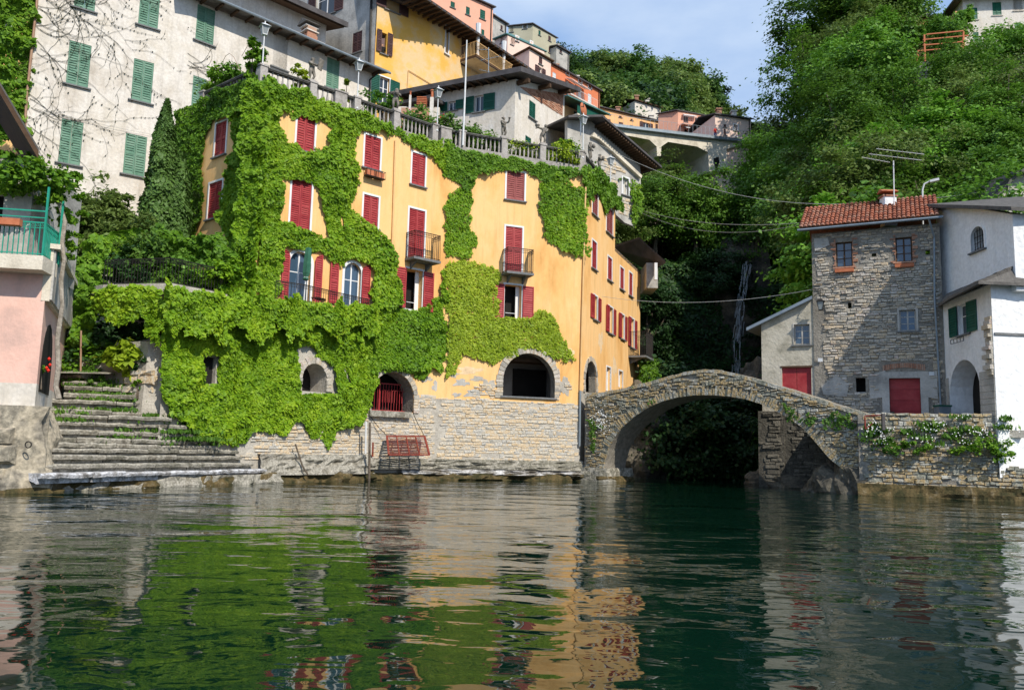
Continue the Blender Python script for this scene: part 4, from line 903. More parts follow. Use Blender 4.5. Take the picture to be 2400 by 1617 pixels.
railing(sl, [E2.w(bu0, bz, 0), E2.w(bu0, bz, -1.45), E2.w(bu1, bz, -1.45), E2.w(bu1, bz, 0)], 1.0, 'railing', PIPEY, .13)
for k, u in enumerate((bu0 + .5, bu1 - .8)):
    m = MB(); r2 = random.Random(k); P = [(.13, 0), (.08, .5), (.12, 1.1), (.17, 1.8), (.2, 2.5)]
    m.lathe(P, 7, tuple(E2.w(u, bz + .1, -1.2))); setprops(m.buildw('striped_curtain', LAMPW), ['gathered striped curtain hanging at the near end of the high balcony', 'gathered striped curtain hanging at the far end of the high balcony'][k], 'curtain', 'gathered curtains on the high balcony')
pipe(Y2, [E1.at(953, 225, .06), E1.at(956, 166, .06), E1.at(1016, 202, .06)], .03, PIPEY)

# ------------------------------------------------------------------ white and brick house with shallow roof
pr = at_d(1207, 250, 47.5); RLW, RRW = Wall(pr, -65), Wall(pr, 31); RH = thing('brick_gable_house', 'low white house with green shutters and a bare red brick gable behind the balustrade', 'house', (pr.x, pr.y, 12))
h1 = [window(RLW, RH, (1112, 224, 1134, 263), 'open', sh=DKGREEN, trim=None, sw=.75, casing=WHITE), window(RLW, RH, (1050, 238, 1069, 260), 'open', sh=DKGREEN, trim=None, sw=.7)]
h2 = [window(RRW, RH, (1240, 239, 1255, 279), sh=DKGREEN, trim=None), window(RRW, RH, (1231, 321, 1245, 352), sh=DKGREEN, trim=None)]
ulr = RLW.uz(945, 260)[0]; urr = RRW.uz(1322, 300)[0]; zl = RLW.uz(1150, 196)[1]; zr1 = RRW.uz(1322, 212)[1]; zc = RLW.uz(1205, 187)[1]
m = MB(); m.shell([(ulr, 9), (0, 9), (0, zc), (ulr, zc)], h1, 0, .25, RLW.M()); m.shell([(0, 9), (urr, 9), (urr, zr1), (0, zc)], h2, 0, .25, RRW.M())
a, b = RRW.w(urr, 0), RRW.w(urr, 0) + RLW.u * ulr; m.add([(a.x, a.y, 9), (b.x, b.y, 9), (b.x, b.y, zr1), (a.x, a.y, zr1)], [(0, 1, 2, 3)])
m.buildw('plaster_wall', WHITEP, RH)
gp = [RRW.uz(*p) for p in ((1218, 204), (1320, 222), (1318, 272), (1290, 255), (1250, 228))]
m = MB(); m.prism(gp, -.02, .02); gab = m.build('brick_gable', BRICK, RH, RRW.M())
place_stones(RRW, courses(gp, [], (.14, .14), (.34, .34), (.035, .05), seed=14, rot=0), gab, BRICK, 'brick', 290, 'small_bricks')
ov = .9; d_ = RLW.u * (ulr - .5)
pA = RRW.w(-ov, zc + .25, -.9); pB_ = RRW.w(urr + .6, zr1 + .3, -.9)
roof_slab(RH, [pA, pB_, pB_ + d_ + RRW.inn * .9, pA + d_ + RRW.inn * .9], .32, DARKROOF, 'roof')
rafters(RH, RLW.w(ulr, zc + .0, .2), RLW.w(-.3, zc + .0, .2), RLW.inn * -1.05, 14, .1, .15)
for k in range(3):
    q = RRW.w(.2 + k * urr / 2.4, zc + (zr1 - zc) * k / 2.4 - .18, .1); m = MB(); m.bar(q, q - RRW.inn * .95, .22, .24); m.buildw('purlin', SOFFIT, RH)
# low lean-to roof with chimneys at its left
WQ = Wall(RLW.w(ulr, 0, -.4), 62); 
q0, q1 = at_d(925, 240, 49), at_d(1010, 222, 47)
LT = thing('lean_to', 'low lean-to with grey roof edge and brick parapet behind the balustrade', 'shed', (q0.x, q0.y, 12))
roof_slab(LT, [q0, q1, q1 + Vector((1, 4, 1)), q0 + Vector((-1, 4, 1))], .2, DARKROOF, 'roof')
m = MB(); a, b = at_d(940, 262, 46), at_d(1014, 262, 46); m.box(a.x, b.x, a.y, a.y + .3, ZB, a.z + .25); m.buildw('parapet', BRICK, LT)
m = MB(); a, b = at_d(932, 262, 48.4), at_d(1030, 262, 48.4); m.box(a.x, b.x, a.y, a.y + .3, ZB, q1.z - .2); m.buildw('plaster_wall', WHITEP, LT)
for k, (x0, x1, yt, yb, lab) in enumerate(((977, 999, 226, 255, 'squat brick chimney with five flat clay louvres above the parapet'), (1006, 1018, 210, 255, 'slim plastered chimney with a round clay cap beside the louvred one'), (958, 965, 214, 236, 'thin clay flue pipe poking up left of the louvred chimney'))):
    a, b = at_d(x0, yb, 45), at_d(x1, yt, 45); T = thing('chimney_stack', lab, 'chimney', (a.x, a.y, a.z)); w = b.x - a.x
    m = MB(); m.box(a.x + w * .1, b.x - w * .1, a.y, a.y + w * .8, ZB, a.z + (b.z - a.z) * (.35 if k == 0 else .6)); m.buildw('shaft', WHITEP if k else BRICK, T)
    if k == 0:
        for i in range(5):
            z = a.z + (b.z - a.z) * (.35 + .13 * i); m = MB(); m.box(a.x - .02, b.x + .02, a.y - .05, a.y + w * .85, z, z + .05); m.buildw('louvre', TERRA, T)
        m = MB(); m.box(a.x + .06, b.x - .06, a.y + .05, a.y + w * .7, a.z + .2, b.z - .05); m.buildw('core', DARK, T)
    else:
        r_ = w * .3; m = MB(); m.lathe([(r_, 0), (r_, (b.z - a.z) * .32), (r_ * 1.5, (b.z - a.z) * .34), (r_ * 1.5, (b.z - a.z) * .4)], 10, ((a.x + b.x) / 2, a.y + w * .4, a.z + (b.z - a.z) * .6)); m.buildw('cap', TERRA, T)

# ------------------------------------------------------------------ stone house with long overhanging roof behind the right end of the terrace
ps = at_d(1392, 330, 51); WS2 = Wall(ps, 52); SH2 = thing('rubble_house', 'rubble and brick house under a long sloping eave at the end of the balustrade', 'house', (ps.x, ps.y, 8))
out = [WS2.uz(*p) for p in ((1330, 400), (1330, 282), (1392, 283), (1500, 385), (1502, 430), (1493, 505), (1484, 530), (1464, 522), (1440, 500), (1415, 470))]
out = out[::-1]
hw = WS2.rect((1459, 418, 1473, 458)); m = MB(); m.shell(out, [[(hw[0], hw[2]), (hw[1], hw[2]), (hw[1], hw[3]), (hw[0], hw[3])]], 0, .25, WS2.M(), sides=True); m.buildw('stone_wall', GREYP, SH2)
window(WS2, SH2, (1459, 418, 1473, 458), 'glass', sh=None, trim=WHITE, tw=.1, glass=BEIGEP)
place_stones(WS2, courses([WS2.uz(*p) for p in ((1395, 340), (1440, 380), (1495, 425), (1494, 470), (1482, 510), (1450, 500), (1400, 420))], [[(hw[0] - .2, hw[2] - .2), (hw[1] + .2, hw[2] - .2), (hw[1] + .2, hw[3] + .2), (hw[0] - .2, hw[3] + .2)]], (.16, .3), (.3, .7), seed=15), SH2, STONEW, nparts=200)
a = WS2.at(1380, 278, 1.4); b = WS2.at(1524, 400, 1.4); cc = WS2.at(1392, 292, -.5)
hh = (a.z + b.z) / 2
ra, rb = WS2.at(1330, 276, .8), WS2.at(1388, 280, 1.2)
roof_slab(SH2, [WS2.at(1384, 281, 1.1), WS2.at(1523, 399, 1.1), WS2.at(1523, 396, -5), WS2.at(1392, 276, -5)], .14, DARKROOF, 'roof')
roof_slab(SH2, [WS2.at(1320, 276, .5), WS2.at(1386, 281, 1.1), WS2.at(1392, 277, -5), WS2.at(1330, 274, -5)], .14, DARKROOF, 'roof')
rafters(SH2, WS2.at(1392, 296, -.4), WS2.at(1515, 400, -.4), WS2.inn * -1.4, 24, .1, .14)
m = MB(); qq = [WS2.uz(*p) for p in ((1382, 322), (1400, 330), (1497, 420), (1499, 414), (1402, 322), (1386, 312))][::-1]; m.prism(qq, -.25, .05); m.build('stone_ledge', CONC, SH2, WS2.M())
# little tiled shed roof further down
a, b = at_d(1498, 556, 56), at_d(1560, 612, 54); T = thing('boat_shed', 'small dark roofed shed clinging to the cliff behind the ochre house', 'shed', (a.x, a.y, 8))
roof_slab(T, [a, b, b + Vector((-.5, 4, .3)), a + Vector((-1.5, 4, .3))], .16, DARKROOF, 'roof')
m = MB(); a2, b2 = at_d(1515, 640, 55.5), at_d(1545, 655, 55); m.box(a2.x, b2.x, 55.5, 58, b2.z - .5, b.z + .2); m.buildw('wall', GREYP, T)
m = MB(); a2, b2 = at_d(1534, 655, 54.6), at_d(1541, 616, 54.6); m.box(a2.x, b2.x, 54.6, 54.8, a2.z, b2.z); m.buildw('white_board', WHITE, T)

# ------------------------------------------------------------------ stone footbridge
bl_ = R3.xy.to_3d(); BW = Wall(bl_ + Vector((0.05, -.15, 0)), Q=at_d(2040, 1000, 35.0))
topp = [(1371, 924), (1395, 921), (1419, 918), (1455, 911), (1487, 904), (1520, 896), (1554, 886), (1600, 873), (1650, 865), (1690, 868), (1724, 875), (1762, 886), (1799, 897), (1840, 910), (1879, 922), (1915, 934), (1948, 945), (1985, 957), (2023, 967), (2045, 974)]
intr = [(1414, 1112), (1417, 1084), (1426, 1052), (1439, 1027), (1458, 1003), (1487, 977), (1520, 955), (1552, 941), (1590, 931), (1630, 926), (1670, 926), (1710, 929), (1750, 936), (1788, 948), (1824, 965), (1852, 981), (1878, 1000), (1900, 1022), (1922, 1048), (1945, 1075), (1990, 1110), (2010, 1150)]
BT = BW.poly(topp); BI = BW.poly(intr)
FB = thing('footbridge', 'old humpbacked single arch stone footbridge with lichen stained parapet', 'bridge', (BI[10][0], 0, 0)); FB.location = BW.w(BI[10][0], 0); WM[FB.name] = Matrix.Translation(FB.location)
uend = BT[-1][0]
loop = BI[:1] + [(BT[0][0], BI[0][1])] if 0 else None
outer = [(BT[0][0], -.5), (BI[0][0], -.5)] + BI + [(BI[-1][0], -.5), (uend, -.5)] + BT[::-1]
m = MB(); BTH = 2.3; m.shell(outer, [], .04, BTH, BW.M(), closed=True); m.buildw('bridge_body', MORTARD, FB)
# ring stones: thin slabs set radially along the intrados
def resample(P, step):
    out = [P[0]]; acc = 0
    for a, b in zip(P[:-1], P[1:]):
        L = math.hypot(b[0] - a[0], b[1] - a[1]); t = step - acc
        while t <= L: out.append((a[0] + (b[0] - a[0]) * t / L, a[1] + (b[1] - a[1]) * t / L)); t += step
        acc = (acc + L) % step
    return out
RI = resample(BI, .105); r2 = random.Random(3)
def top_at(u): return float(np.interp(u, [p[0] for p in BT], [p[1] for p in BT]))
def int_at(u): return float(np.interp(u, [p[0] for p in BI], [p[1] for p in BI]))
for a, b in zip(RI[:-1], RI[1:]):
    d = Vector((b[0] - a[0], b[1] - a[1])).normalized(); nrm = Vector((-d.y, d.x)); ln = r2.uniform(.24, .5); g = .010
    mxh = top_at(a[0]) - a[1] - .25
    if mxh > .2: ln = min(ln, mxh)
    p0 = (a[0] + d.x * g, a[1] + d.y * g); p1 = (b[0], b[1]); sp = r2.uniform(.02, .09)
    m = MB(); m.hexa([(p0[0], -sp, p0[1]), (p0[0] + nrm.x * ln, -sp, p0[1] + nrm.y * ln), (p0[0] + nrm.x * ln, .06, p0[1] + nrm.y * ln), (p0[0], .06, p0[1]), (p1[0], -sp, p1[1]), (p1[0] + nrm.x * ln, -sp * .8, p1[1] + nrm.y * ln), (p1[0] + nrm.x * ln, .06, p1[1] + nrm.y * ln), (p1[0], .06, p1[1])])
    m.build('ring_stone', STONEB, FB, BW.M())
# spandrel rubble
sp_ = []
st = courses([(BT[0][0] + .02, -.2), (uend, -.2)] + [(p[0], p[1] - .16) for p in BT[::-1]], [], (.07, .17), (.13, .42), (.01, .08), seed=16, rot=.13, gap=.012)
for s in st:
    i_ = int_at(s[0]); 
    i2_ = max(int_at(s[0] - .3), int_at(s[0] + .3)); wv_ = .07 * math.sin(s[0] * 1.7) + .05 * math.sin(s[0] * 4.1 + s[1] * 2)
    if s[0] < BI[0][0] or s[0] > BI[-1][0] or s[1] - s[3] / 2 > max(i_ + .36, i2_ + .12): sp_.append((s[0], min(s[1] + wv_, top_at(s[0]) - .2), *s[2:]))
place_stones(BW, sp_, FB, STONEB, 'stone', 290, seed=16)
for (a, b) in zip(BT[:-1], BT[1:]):                       # coping stones
    n = max(1, round((b[0] - a[0]) / .5))
    for i in range(n):
        p = (a[0] + (b[0] - a[0]) * i / n, a[1] + (b[1] - a[1]) * i / n); q = (a[0] + (b[0] - a[0]) * (i + 1) / n, a[1] + (b[1] - a[1]) * (i + 1) / n)
        for y0 in (-.05, BTH - .36):
            m = MB(); e = r2.uniform(-.02, .03); m.hexa([(p[0] + .01, y0, p[1] - .16), (q[0], y0, q[1] - .16), (q[0], y0 + .4, q[1] - .16), (p[0] + .01, y0 + .4, p[1] - .16), (p[0] + .01, y0 + .02, p[1] + e), (q[0], y0 + .02, q[1] + e), (q[0], y0 + .38, q[1] + e), (p[0] + .01, y0 + .38, p[1] + e)])
            m.build('coping_stone', STONEB, FB, BW.M())
ledge('bridge_footing', [BW.w(BT[0][0] - .2, 0), BW.w(BI[0][0] + .1, 0), BW.w(BI[0][0] + .2, 0, 2.5)], -.6, .7, .25, STEP, 31, FB)
ledge('bridge_footing', [BW.w(BT[0][0] - .2, 0), BW.w(BI[0][0] + .1, 0), BW.w(BI[0][0] + .2, 0, 2.5)], -.6, .28, .40, ALGAE, 32, FB)
# rocks at the right springing
def rockmesh(c, s, seed, sub=3, sq=1.0):
    import bmesh
    bm = bmesh.new(); bmesh.ops.create_icosphere(bm, subdivisions=sub, radius=1)
    for v in bm.verts:
        n = fbm(np.array([v.co.x * 1.7 + seed * 3.1 + v.co.z]), np.array([v.co.y * 1.7 - v.co.z * 2.2 + seed]), seed, 5)[0]
        k = .6 + .8 * n; k = round(k * 10) / 10 * .5 + k * .5; zz = v.co.z * 3.2 + 1.2 * v.co.x * .5 + n; k += .16 * (vnoise(np.array([math.floor(zz * 1.6) * 1.7]), np.array([seed * 1.3]), seed)[0] - .5)
        v.co = Vector((v.co.x * s[0] * k, v.co.y * s[1] * k, v.co.z * s[2] * k)) + Vector(c)
    vs = [tuple(v.co) for v in bm.verts]; fs = [tuple(v.index for v in f.verts) for f in bm.faces]; bm.free(); return vs, fs
def rock(c, s, seed, name, label, mat=ROCK, group=None, sub=4):
    m = MB(); m.add(*rockmesh(c, s, seed, sub)); return setprops(m.buildw(name, mat), label, 'rock', group)
q = BW.at(2022, 1125); rock((q.x, q.y + .95, .15), (1.05, 1.1, 1.5), 8, 'rock_outcrop', 'dark jagged rock corner where the footbridge meets the flowered quay wall')
q = BW.at(1972, 1130); rock((q.x, q.y + 1.2, -.1), (1.2, 1.0, 1.2), 5, 'rock_outcrop', 'dark layered rock under the right foot of the footbridge')
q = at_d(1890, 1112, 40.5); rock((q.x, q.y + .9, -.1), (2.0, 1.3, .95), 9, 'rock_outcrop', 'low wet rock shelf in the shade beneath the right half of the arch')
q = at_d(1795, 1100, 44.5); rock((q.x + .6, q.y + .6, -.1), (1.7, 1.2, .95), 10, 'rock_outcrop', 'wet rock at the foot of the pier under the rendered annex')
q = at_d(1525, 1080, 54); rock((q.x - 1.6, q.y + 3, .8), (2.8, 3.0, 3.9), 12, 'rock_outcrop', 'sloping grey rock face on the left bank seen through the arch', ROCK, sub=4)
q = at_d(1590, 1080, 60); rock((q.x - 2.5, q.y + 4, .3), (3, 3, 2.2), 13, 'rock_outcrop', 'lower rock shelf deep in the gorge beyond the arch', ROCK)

# ------------------------------------------------------------------ stone house on the right
psr = at_d(2207, 650, 37.8); SW = Wall(psr, -64); SHS = thing('stone_house', 'tall rubble stone house with clay tile roof and dark red garage door', 'house', (psr.x, psr.y, 3.3))
us = SW.uz(1904, 650)[0]; zh = SW.uz(2050, 536)[1]
z0s = 2.2
hs = [window(SW, SHS, (1959, 567, 1998, 626), 'glass', sh=None, trim=None, casing=SOFFIT, bars=True, sill=BRICK, glass=GLASSB), window(SW, SHS, (2099, 556, 2138, 614), 'glass', sh=None, trim=None, casing=SOFFIT, bars=True, sill=BRICK, glass=GLASSB),
      window(SW, SHS, (2108, 726, 2147, 776), 'glass', sh=None, trim=GREYP, casing=WHITE, bars=True, glass=GLASSB), window(SW, SHS, (2006, 885, 2029, 920), 'gone', sh=None, trim=None, sill=None)]
dr = SW.rect((2085, 886, 2158, 985)); hs.append([(dr[0], z0s + .05), (dr[1], z0s + .05), (dr[1], dr[3]), (dr[0], dr[3])])
sm = [SW.rect(r) for r in ((2043, 594, 2054, 601), (2169, 586, 2180, 597), (1987, 709, 1996, 723))]
hs += [[(a, c), (b, c), (b, d), (a, d)] for a, b, c, d in sm]
m = MB(); m.shell([(us, z0s), (0, z0s), (0, zh), (us, zh)], hs, 0, .3, SW.M())
dl = SW.inn * 6.5 ; A0, A1 = SW.w(us, 0), SW.w(us, 0, 6.5); 
m.add([(A1.x, A1.y, z0s), (A0.x, A0.y, z0s), (A0.x, A0.y, zh), (A1.x, A1.y, zh)], [(0, 1, 2, 3)]); B1 = SW.w(0, 0, 6.5)
m.add([(A1.x, A1.y, z0s), (B1.x, B1.y, z0s), (B1.x, B1.y, zh), (A1.x, A1.y, zh)], [(0, 1, 2, 3)])
m.add([(psr.x, psr.y, z0s), (B1.x, B1.y, z0s), (B1.x, B1.y, zh), (psr.x, psr.y, zh)], [(0, 1, 2, 3)])
m.buildw('mortared_wall', MORTARD, SHS)
# casement frame seen on the door, boards of the garage door
m = MB(); m.box(dr[0], dr[1], .25, .3, z0s, dr[3]); gd = m.build('garage_door', RED, SHS, SW.M())
n = 6
for i in range(n):
    za, zb2 = z0s + (dr[3] - z0s) * i / n, z0s + (dr[3] - z0s) * (i + 1) / n; m = MB(); m.box(dr[0] + .01, dr[1] - .01, .21, .25, za + .01, zb2 - .01); m.build('door_panel', RED, gd, SW.M())
for (a, b, c, d, nm) in ((dr[0] - .32, dr[0] - .003, z0s, dr[3], 'door_jamb'), (dr[1] + .003, dr[1] + .32, z0s, dr[3], 'door_jamb'), (dr[0] - .36, dr[1] + .36, dr[3] + .003, dr[3] + .3, 'door_lintel')):
    m = MB(); m.box(a, b, -.05, .2, c, d); m.build(nm, PIPEG if 0 else GREYP, SHS, SW.M())
for i in range(24):
    u = dr[0] - .25 + i * (dr[1] - dr[0] + .5) / 24; rz = .16 * math.sin(math.pi * i / 23); m = MB(); m.box(u, u + .055, -.035, .02, dr[3] + .34 + rz, dr[3] + .62 + rz * .6); m.build('brick', BRICK, SHS, SW.M())
for wr in ((1959, 567, 1998, 626), (2099, 556, 2138, 614)):       # brick quoins beside the upper windows
    a, b, c, d = SW.rect(wr); z = c
    while z < d + .1:
        for sx in (-1, 1):
            L = random.choice((.04, .08, .14, .24)) if random.random() < .7 else .02; m = MB(); x0 = (a - L) if sx < 0 else b
            m.box(x0 + .004, x0 + L, -.045, .02, z + .006, z + .065); m.build('brick', BRICK, SHS, SW.M())
        z += .075
    m = MB(); m.box(a - .05, b + .05, -.22, -.02, c - .28, c - .12); setprops(m.build('flower_trough', TERRA, SHS, SW.M()))
ex = hs[:]; ex = [[(min(p[0] for p in h) - .06, min(p[1] for p in h) - .06), (max(p[0] for p in h) + .06, min(p[1] for p in h) - .06), (max(p[0] for p in h) + .06, max(p[1] for p in h) + .06), (min(p[0] for p in h) - .06, max(p[1] for p in h) + .06)] for h in ex]
ex.append([(dr[0] - .4, z0s), (dr[1] + .4, z0s), (dr[1] + .4, dr[3] + .85), (dr[0] - .4, dr[3] + .85)])
for wr in ((1959, 567, 1998, 626), (2099, 556, 2138, 614)):
    a, b, c, d = SW.rect(wr); ex.append([(a - .3, c - .1), (b + .3, c - .1), (b + .3, d + .25), (a - .3, d + .25)])
uq = SW.uz(1928, 800)[0]
st = courses([(uq, z0s + .3), (-.02, z0s + .3), (-.02, zh - .1), (us + .02, zh - .1), (us + .02, SW.uz(1904, 700)[1]), (uq, SW.uz(1928, 720)[1])], ex, (.07, .165), (.13, .42), (.02, .075), seed=20, rot=.06, gap=.02)
place_stones(SW, st, SHS, STONE, nparts=300, seed=20)
for k_, pts_ in enumerate(([(1925, 905), (1960, 880), (1990, 900), (1985, 930), (1930, 925)], [(2035, 880), (2075, 868), (2080, 930), (2040, 935)], [(2170, 880), (2196, 870), (2198, 935), (2168, 930)], [(1908, 560), (1940, 558), (1945, 575), (1910, 590)])):
    m = MB(); m.prism([(u_, z_) for u_, z_ in SW.poly(pts_)][::-1], -.055 - .004 * k_, .01); m.build('render_patch', GREYP, SHS, SW.M())
# tiled roof: columns of barrel tiles
ez = SW.uz(2050, 530)[1]; e0 = (us - .55, ez, -.55); e1_ = (.0, ez, -.55); slope = math.radians(31); RLn = 3.7
rf = roof_slab(SHS, [SW.w(us - .5, ez + .02, -.5), SW.w(.0, ez + .02, -.5), SW.w(.0, ez + .02 + RLn * math.sin(slope), -.5 + RLn * math.cos(slope)), SW.w(us - .5, ez + .02 + RLn * math.sin(slope), -.5 + RLn * math.cos(slope))], .1, SOFFIT, 'roof')
pp = Vector(SW.w(us - .5, ez + .02 + RLn * math.sin(slope), -.5 + RLn * math.cos(slope))); pq = SW.w(.0, ez + .02 + RLn * math.sin(slope), -.5 + RLn * math.cos(slope))
roof_slab(SHS, [pp, pq, pq + SW.inn * 3.4 - Vector((0, 0, 1.9)), pp + SW.inn * 3.4 - Vector((0, 0, 1.9))], .1, TILE, 'rear_roof')
ncol = 31; W_ = (0 - (us - .55)) / ncol; nrow = 9; TL = RLn / nrow * 1.15
tm = MB(); k = 5
for j, (yy, rr2) in enumerate(((0, .5), (TL, .42))):
    for i in range(k + 1):
        a = math.pi * i / k; tm.v.append((math.cos(a) * rr2 * W_ * 1.02, yy, math.sin(a) * rr2 * W_ * .9 + (.035 if j == 0 else 0)))
for i in range(k): tm.f.append((i, i + 1, k + 2 + i, k + 1 + i))
tm.f.append(tuple(range(k + 1))); tme = tm.mesh('clay_tile', TILE, True)
for c in range(ncol):
    for r in range(nrow):
        if (c * nrow + r) >= 290: break
        M = SW.M(us - .55 + (c + .5) * W_ + random.uniform(-.008, .008), ez + .06, -.58) @ Matrix.Rotation(slope, 4, 'X') @ Matrix.Translation((0, r * RLn / nrow, random.uniform(-.008, .012)))
        link('clay_tile', tme, rf, M)
pipe(SHS, [SW.w(us - .6, ez - .04, -.66), SW.w(.15, ez - .02, -.66)], .06, PIPEG, 'gutter')
pipe(SHS, [SW.w(-.45, ez - .05, -.6), SW.at(2189, 560, .12), SW.at(2190, 700, .1), SW.at(2205, 960, .1)], .05, PIPEG)
c0 = SW.exact(2082, 496, -2.0); m = MB(); Mx = Matrix.Translation((c0.x, c0.y, c0.z)); cw = .32
m.box(-cw, cw, -.25, .25, -.8, .72, Mx); cho = m.buildw('chimney', WHITEW, SHS)
m = MB(); m.box(-cw - .06, cw + .06, -.3, .3, .72, .80, Mx); m.buildw('chimney_cap', TILE, cho)
m = MB(); m.add([Mx @ Vector(v) for v in ((-.42, -.34, .98), (.42, -.34, .98), (.42, .34, .98), (-.42, .34, .98), (-.42, 0, 1.16), (.42, 0, 1.16))], [(0, 1, 5, 4), (2, 3, 4, 5), (1, 2, 5), (3, 0, 4), (0, 3, 2, 1)]); m.buildw('chimney_tile', TERRA, cho)
# annex
AN = thing('rendered_annex', 'small beige rendered annex with double red door at the end of the footbridge', 'house', SW.w(us - 1, 3))
AW = SW.shift(-.06); ua = AW.uz(1786, 900)[0]
ha = [window(AW, AN, (1861, 760, 1898, 808), 'glass', sh=None, trim=GREYP, tw=.06, casing=WHITE, bars=True, glass=GLASSB)]
da = AW.rect((1833, 861, 1902, 945)); zfo = 3.75; ha.append([(da[0], zfo + .05), (da[1], zfo + .05), (da[1], da[3]), (da[0], da[3])])
tl, tr = AW.uz(1786, 758), AW.uz(1905, 700)
ur = uq
m = MB(); m.shell([(ua, zfo), (ur, zfo), (ur, AW.uz(1928, 690)[1]), (us, tr[1]), (ua, tl[1])], ha, 0, .25, AW.M())
A0, A1 = AW.w(ua, 0), AW.w(ua, 0, 5); m.add([(A1.x, A1.y, -.5), (A0.x, A0.y, -.5), (A0.x, A0.y, tl[1]), (A1.x, A1.y, tl[1])], [(0, 1, 2, 3)])
m.buildw('rendered_wall', BEIGEP, AN)
# part of the render that laps over the stone house
for i, (a, b) in enumerate(((da[0], (da[0] + da[1]) / 2 - .01), ((da[0] + da[1]) / 2 + .01, da[1]))):
    m = MB(); m.box(a, b, .12, .17, zfo, da[3] - .01); m.box(a + .08, b - .08, .10, .121, zfo + .15, zfo + .75); m.build('red_door', RED, AN, AW.M())
m = MB(); m.box(da[0] - .06, da[1] + .06, -.03, .1, da[3] + .003, da[3] + .08); m.build('door_lintel', SOFFIT, AN, AW.M())
a, b = AW.at(1752, 776, .75), AW.at(1904, 700, .75); L = b - a; nb = 4
a2 = AW.uz(1752, 770); b2 = AW.uz(1905, 696)
roof_slab(AN, [AW.w(a2[0], a2[1], -.35), AW.w(us - .02, b2[1], -.35), AW.w(us - .02, b2[1] + .3, 4.5), AW.w(a2[0], a2[1] + .3, 4.5)], .16, PIPEG, 'roof')
# its foundation down to the water
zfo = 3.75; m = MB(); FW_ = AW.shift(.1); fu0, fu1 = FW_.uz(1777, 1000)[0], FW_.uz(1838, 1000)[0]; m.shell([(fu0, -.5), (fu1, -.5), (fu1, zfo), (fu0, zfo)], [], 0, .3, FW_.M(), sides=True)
q = FW_.w(fu0, 0); q2 = FW_.w(fu0, 0, 5); m.add([(q2.x, q2.y, -.5), (q.x, q.y, -.5), (q.x, q.y, zfo), (q2.x, q2.y, zfo)], [(0, 1, 2, 3)]); m.buildw('foundation', SHADESTONE, AN)
place_stones(FW_, courses([(fu0 + .03, .4), (fu1, .4), (fu1, zfo), (fu0 + .03, zfo)], [], (.12, .25), (.25, .7), (.03, .09), seed=22), AN, SHADESTONE, nparts=150)
m = MB(); F2 = AW.shift(.03); m.shell([(fu1 - .02, -.5), (fu1 + 5, -.5), (fu1 + 5, zfo), (fu1 - .02, zfo)], [], 0, .3, F2.M()); m.buildw('inner_foundation', SHADESTONE, AN); place_stones(F2, courses([(fu1 + .05, .3), (fu1 + 4.5, .3), (fu1 + 4.5, zfo), (fu1 + .05, zfo)], [], (.12, .24), (.2, .6), (.02, .06), seed=42), AN, SHADESTONE, nparts=90)
# ------------------------------------------------------------------ terrace wall with flowers
tw0, tw1 = at_d(2035, 1000, 34.9), at_d(2338, 1000, 33.3); TW = Wall(tw0, Q=tw1); zT = TW.uz(2200, 974)[1]; ut = uof(TW, tw1)
TWT = thing('quay_wall', 'rubble quay wall overgrown with white daisies right of the footbridge', 'wall', (tw0.x, tw0.y, 0))
m = MB(); m.shell([(-.4, -.5), (ut + 6, -.5), (ut + 6, 1.3), (ut, 1.3), (ut, zT), (-.4, zT)], [], 0, .5, TW.M(), closed=True); m.buildw('mortared_core', MORTARD, TWT)
place_stones(TW, courses([(-.3, .25), (ut + 5, .25), (ut + 5, 1.25), (ut, 1.35), (ut, zT + .05), (-.3, zT + .05)], [], (.08, .2), (.14, .5), (.01, .10), seed=23, rot=.12, gap=.014), TWT, STONEB, nparts=290)
ledge('foundation_ledge', [TW.w(-.5, 0), TW.w(ut + 6, 0)], -.6, .5, .35, ALGAE, 24, TWT)
st3 = SW.w(us + 1, 0)
tfl = [TW.w(-.4, zT, .1), TW.w(ut + 1, zT, .1), psr.xy.to_3d() + Vector((0, 0, zT)), SW.w(us - .4, zT), BW.w(uend - .2, zT, .6)]
roof_slab(TWT, [Vector((p.x, p.y, zT - .55)) for p in tfl], .3, MORTAR, 'terrace_floor')
# ------------------------------------------------------------------ white house at the right
wsr = at_d(2333, 900, 33.2); WWs = Wall(psr + (SW.inn * -.02), Q=wsr); WWf = Wall(wsr, 84)
WR = thing('whitewashed_house', 'whitewashed house with slate apron roof, arched passage and green shuttered window at the right edge', 'house', (wsr.x, wsr.y, 0))
uw = uof(WWs, wsr); zW = WWs.uz(2260, 645)[1]
hw = [window(WWs, WR, (2246, 712, 2270, 784), 'open', sh=DKGREEN, trim=None, sw=.8)]
av = WWs.rect((2226, 842, 2298, 990)); hw.append(arch_loop(av[0], av[1], z0s + .4, av[3], n=12))
zf0 = WWf.uz(2370, 668)[1]
m = MB(); m.shell([(0, z0s), (uw, z0s), (uw, zf0), (0, zf0)], hw, 0, 1.0, WWs.M()); m.shell([(0, .9), (7, .9), (7, zf0), (0, zf0)], [], 0, .3, WWf.M()); m.buildw('whitewashed_wall', WHITEW, WR)
m = MB(); m.box(av[0] - .3, av[1] + .3, 1.02, 1.1, z0s, av[3] + .3, WWs.M()); m.buildw('passage_wall', DARK, WR)  # near-black sheet in place of the unlit depth of the passage

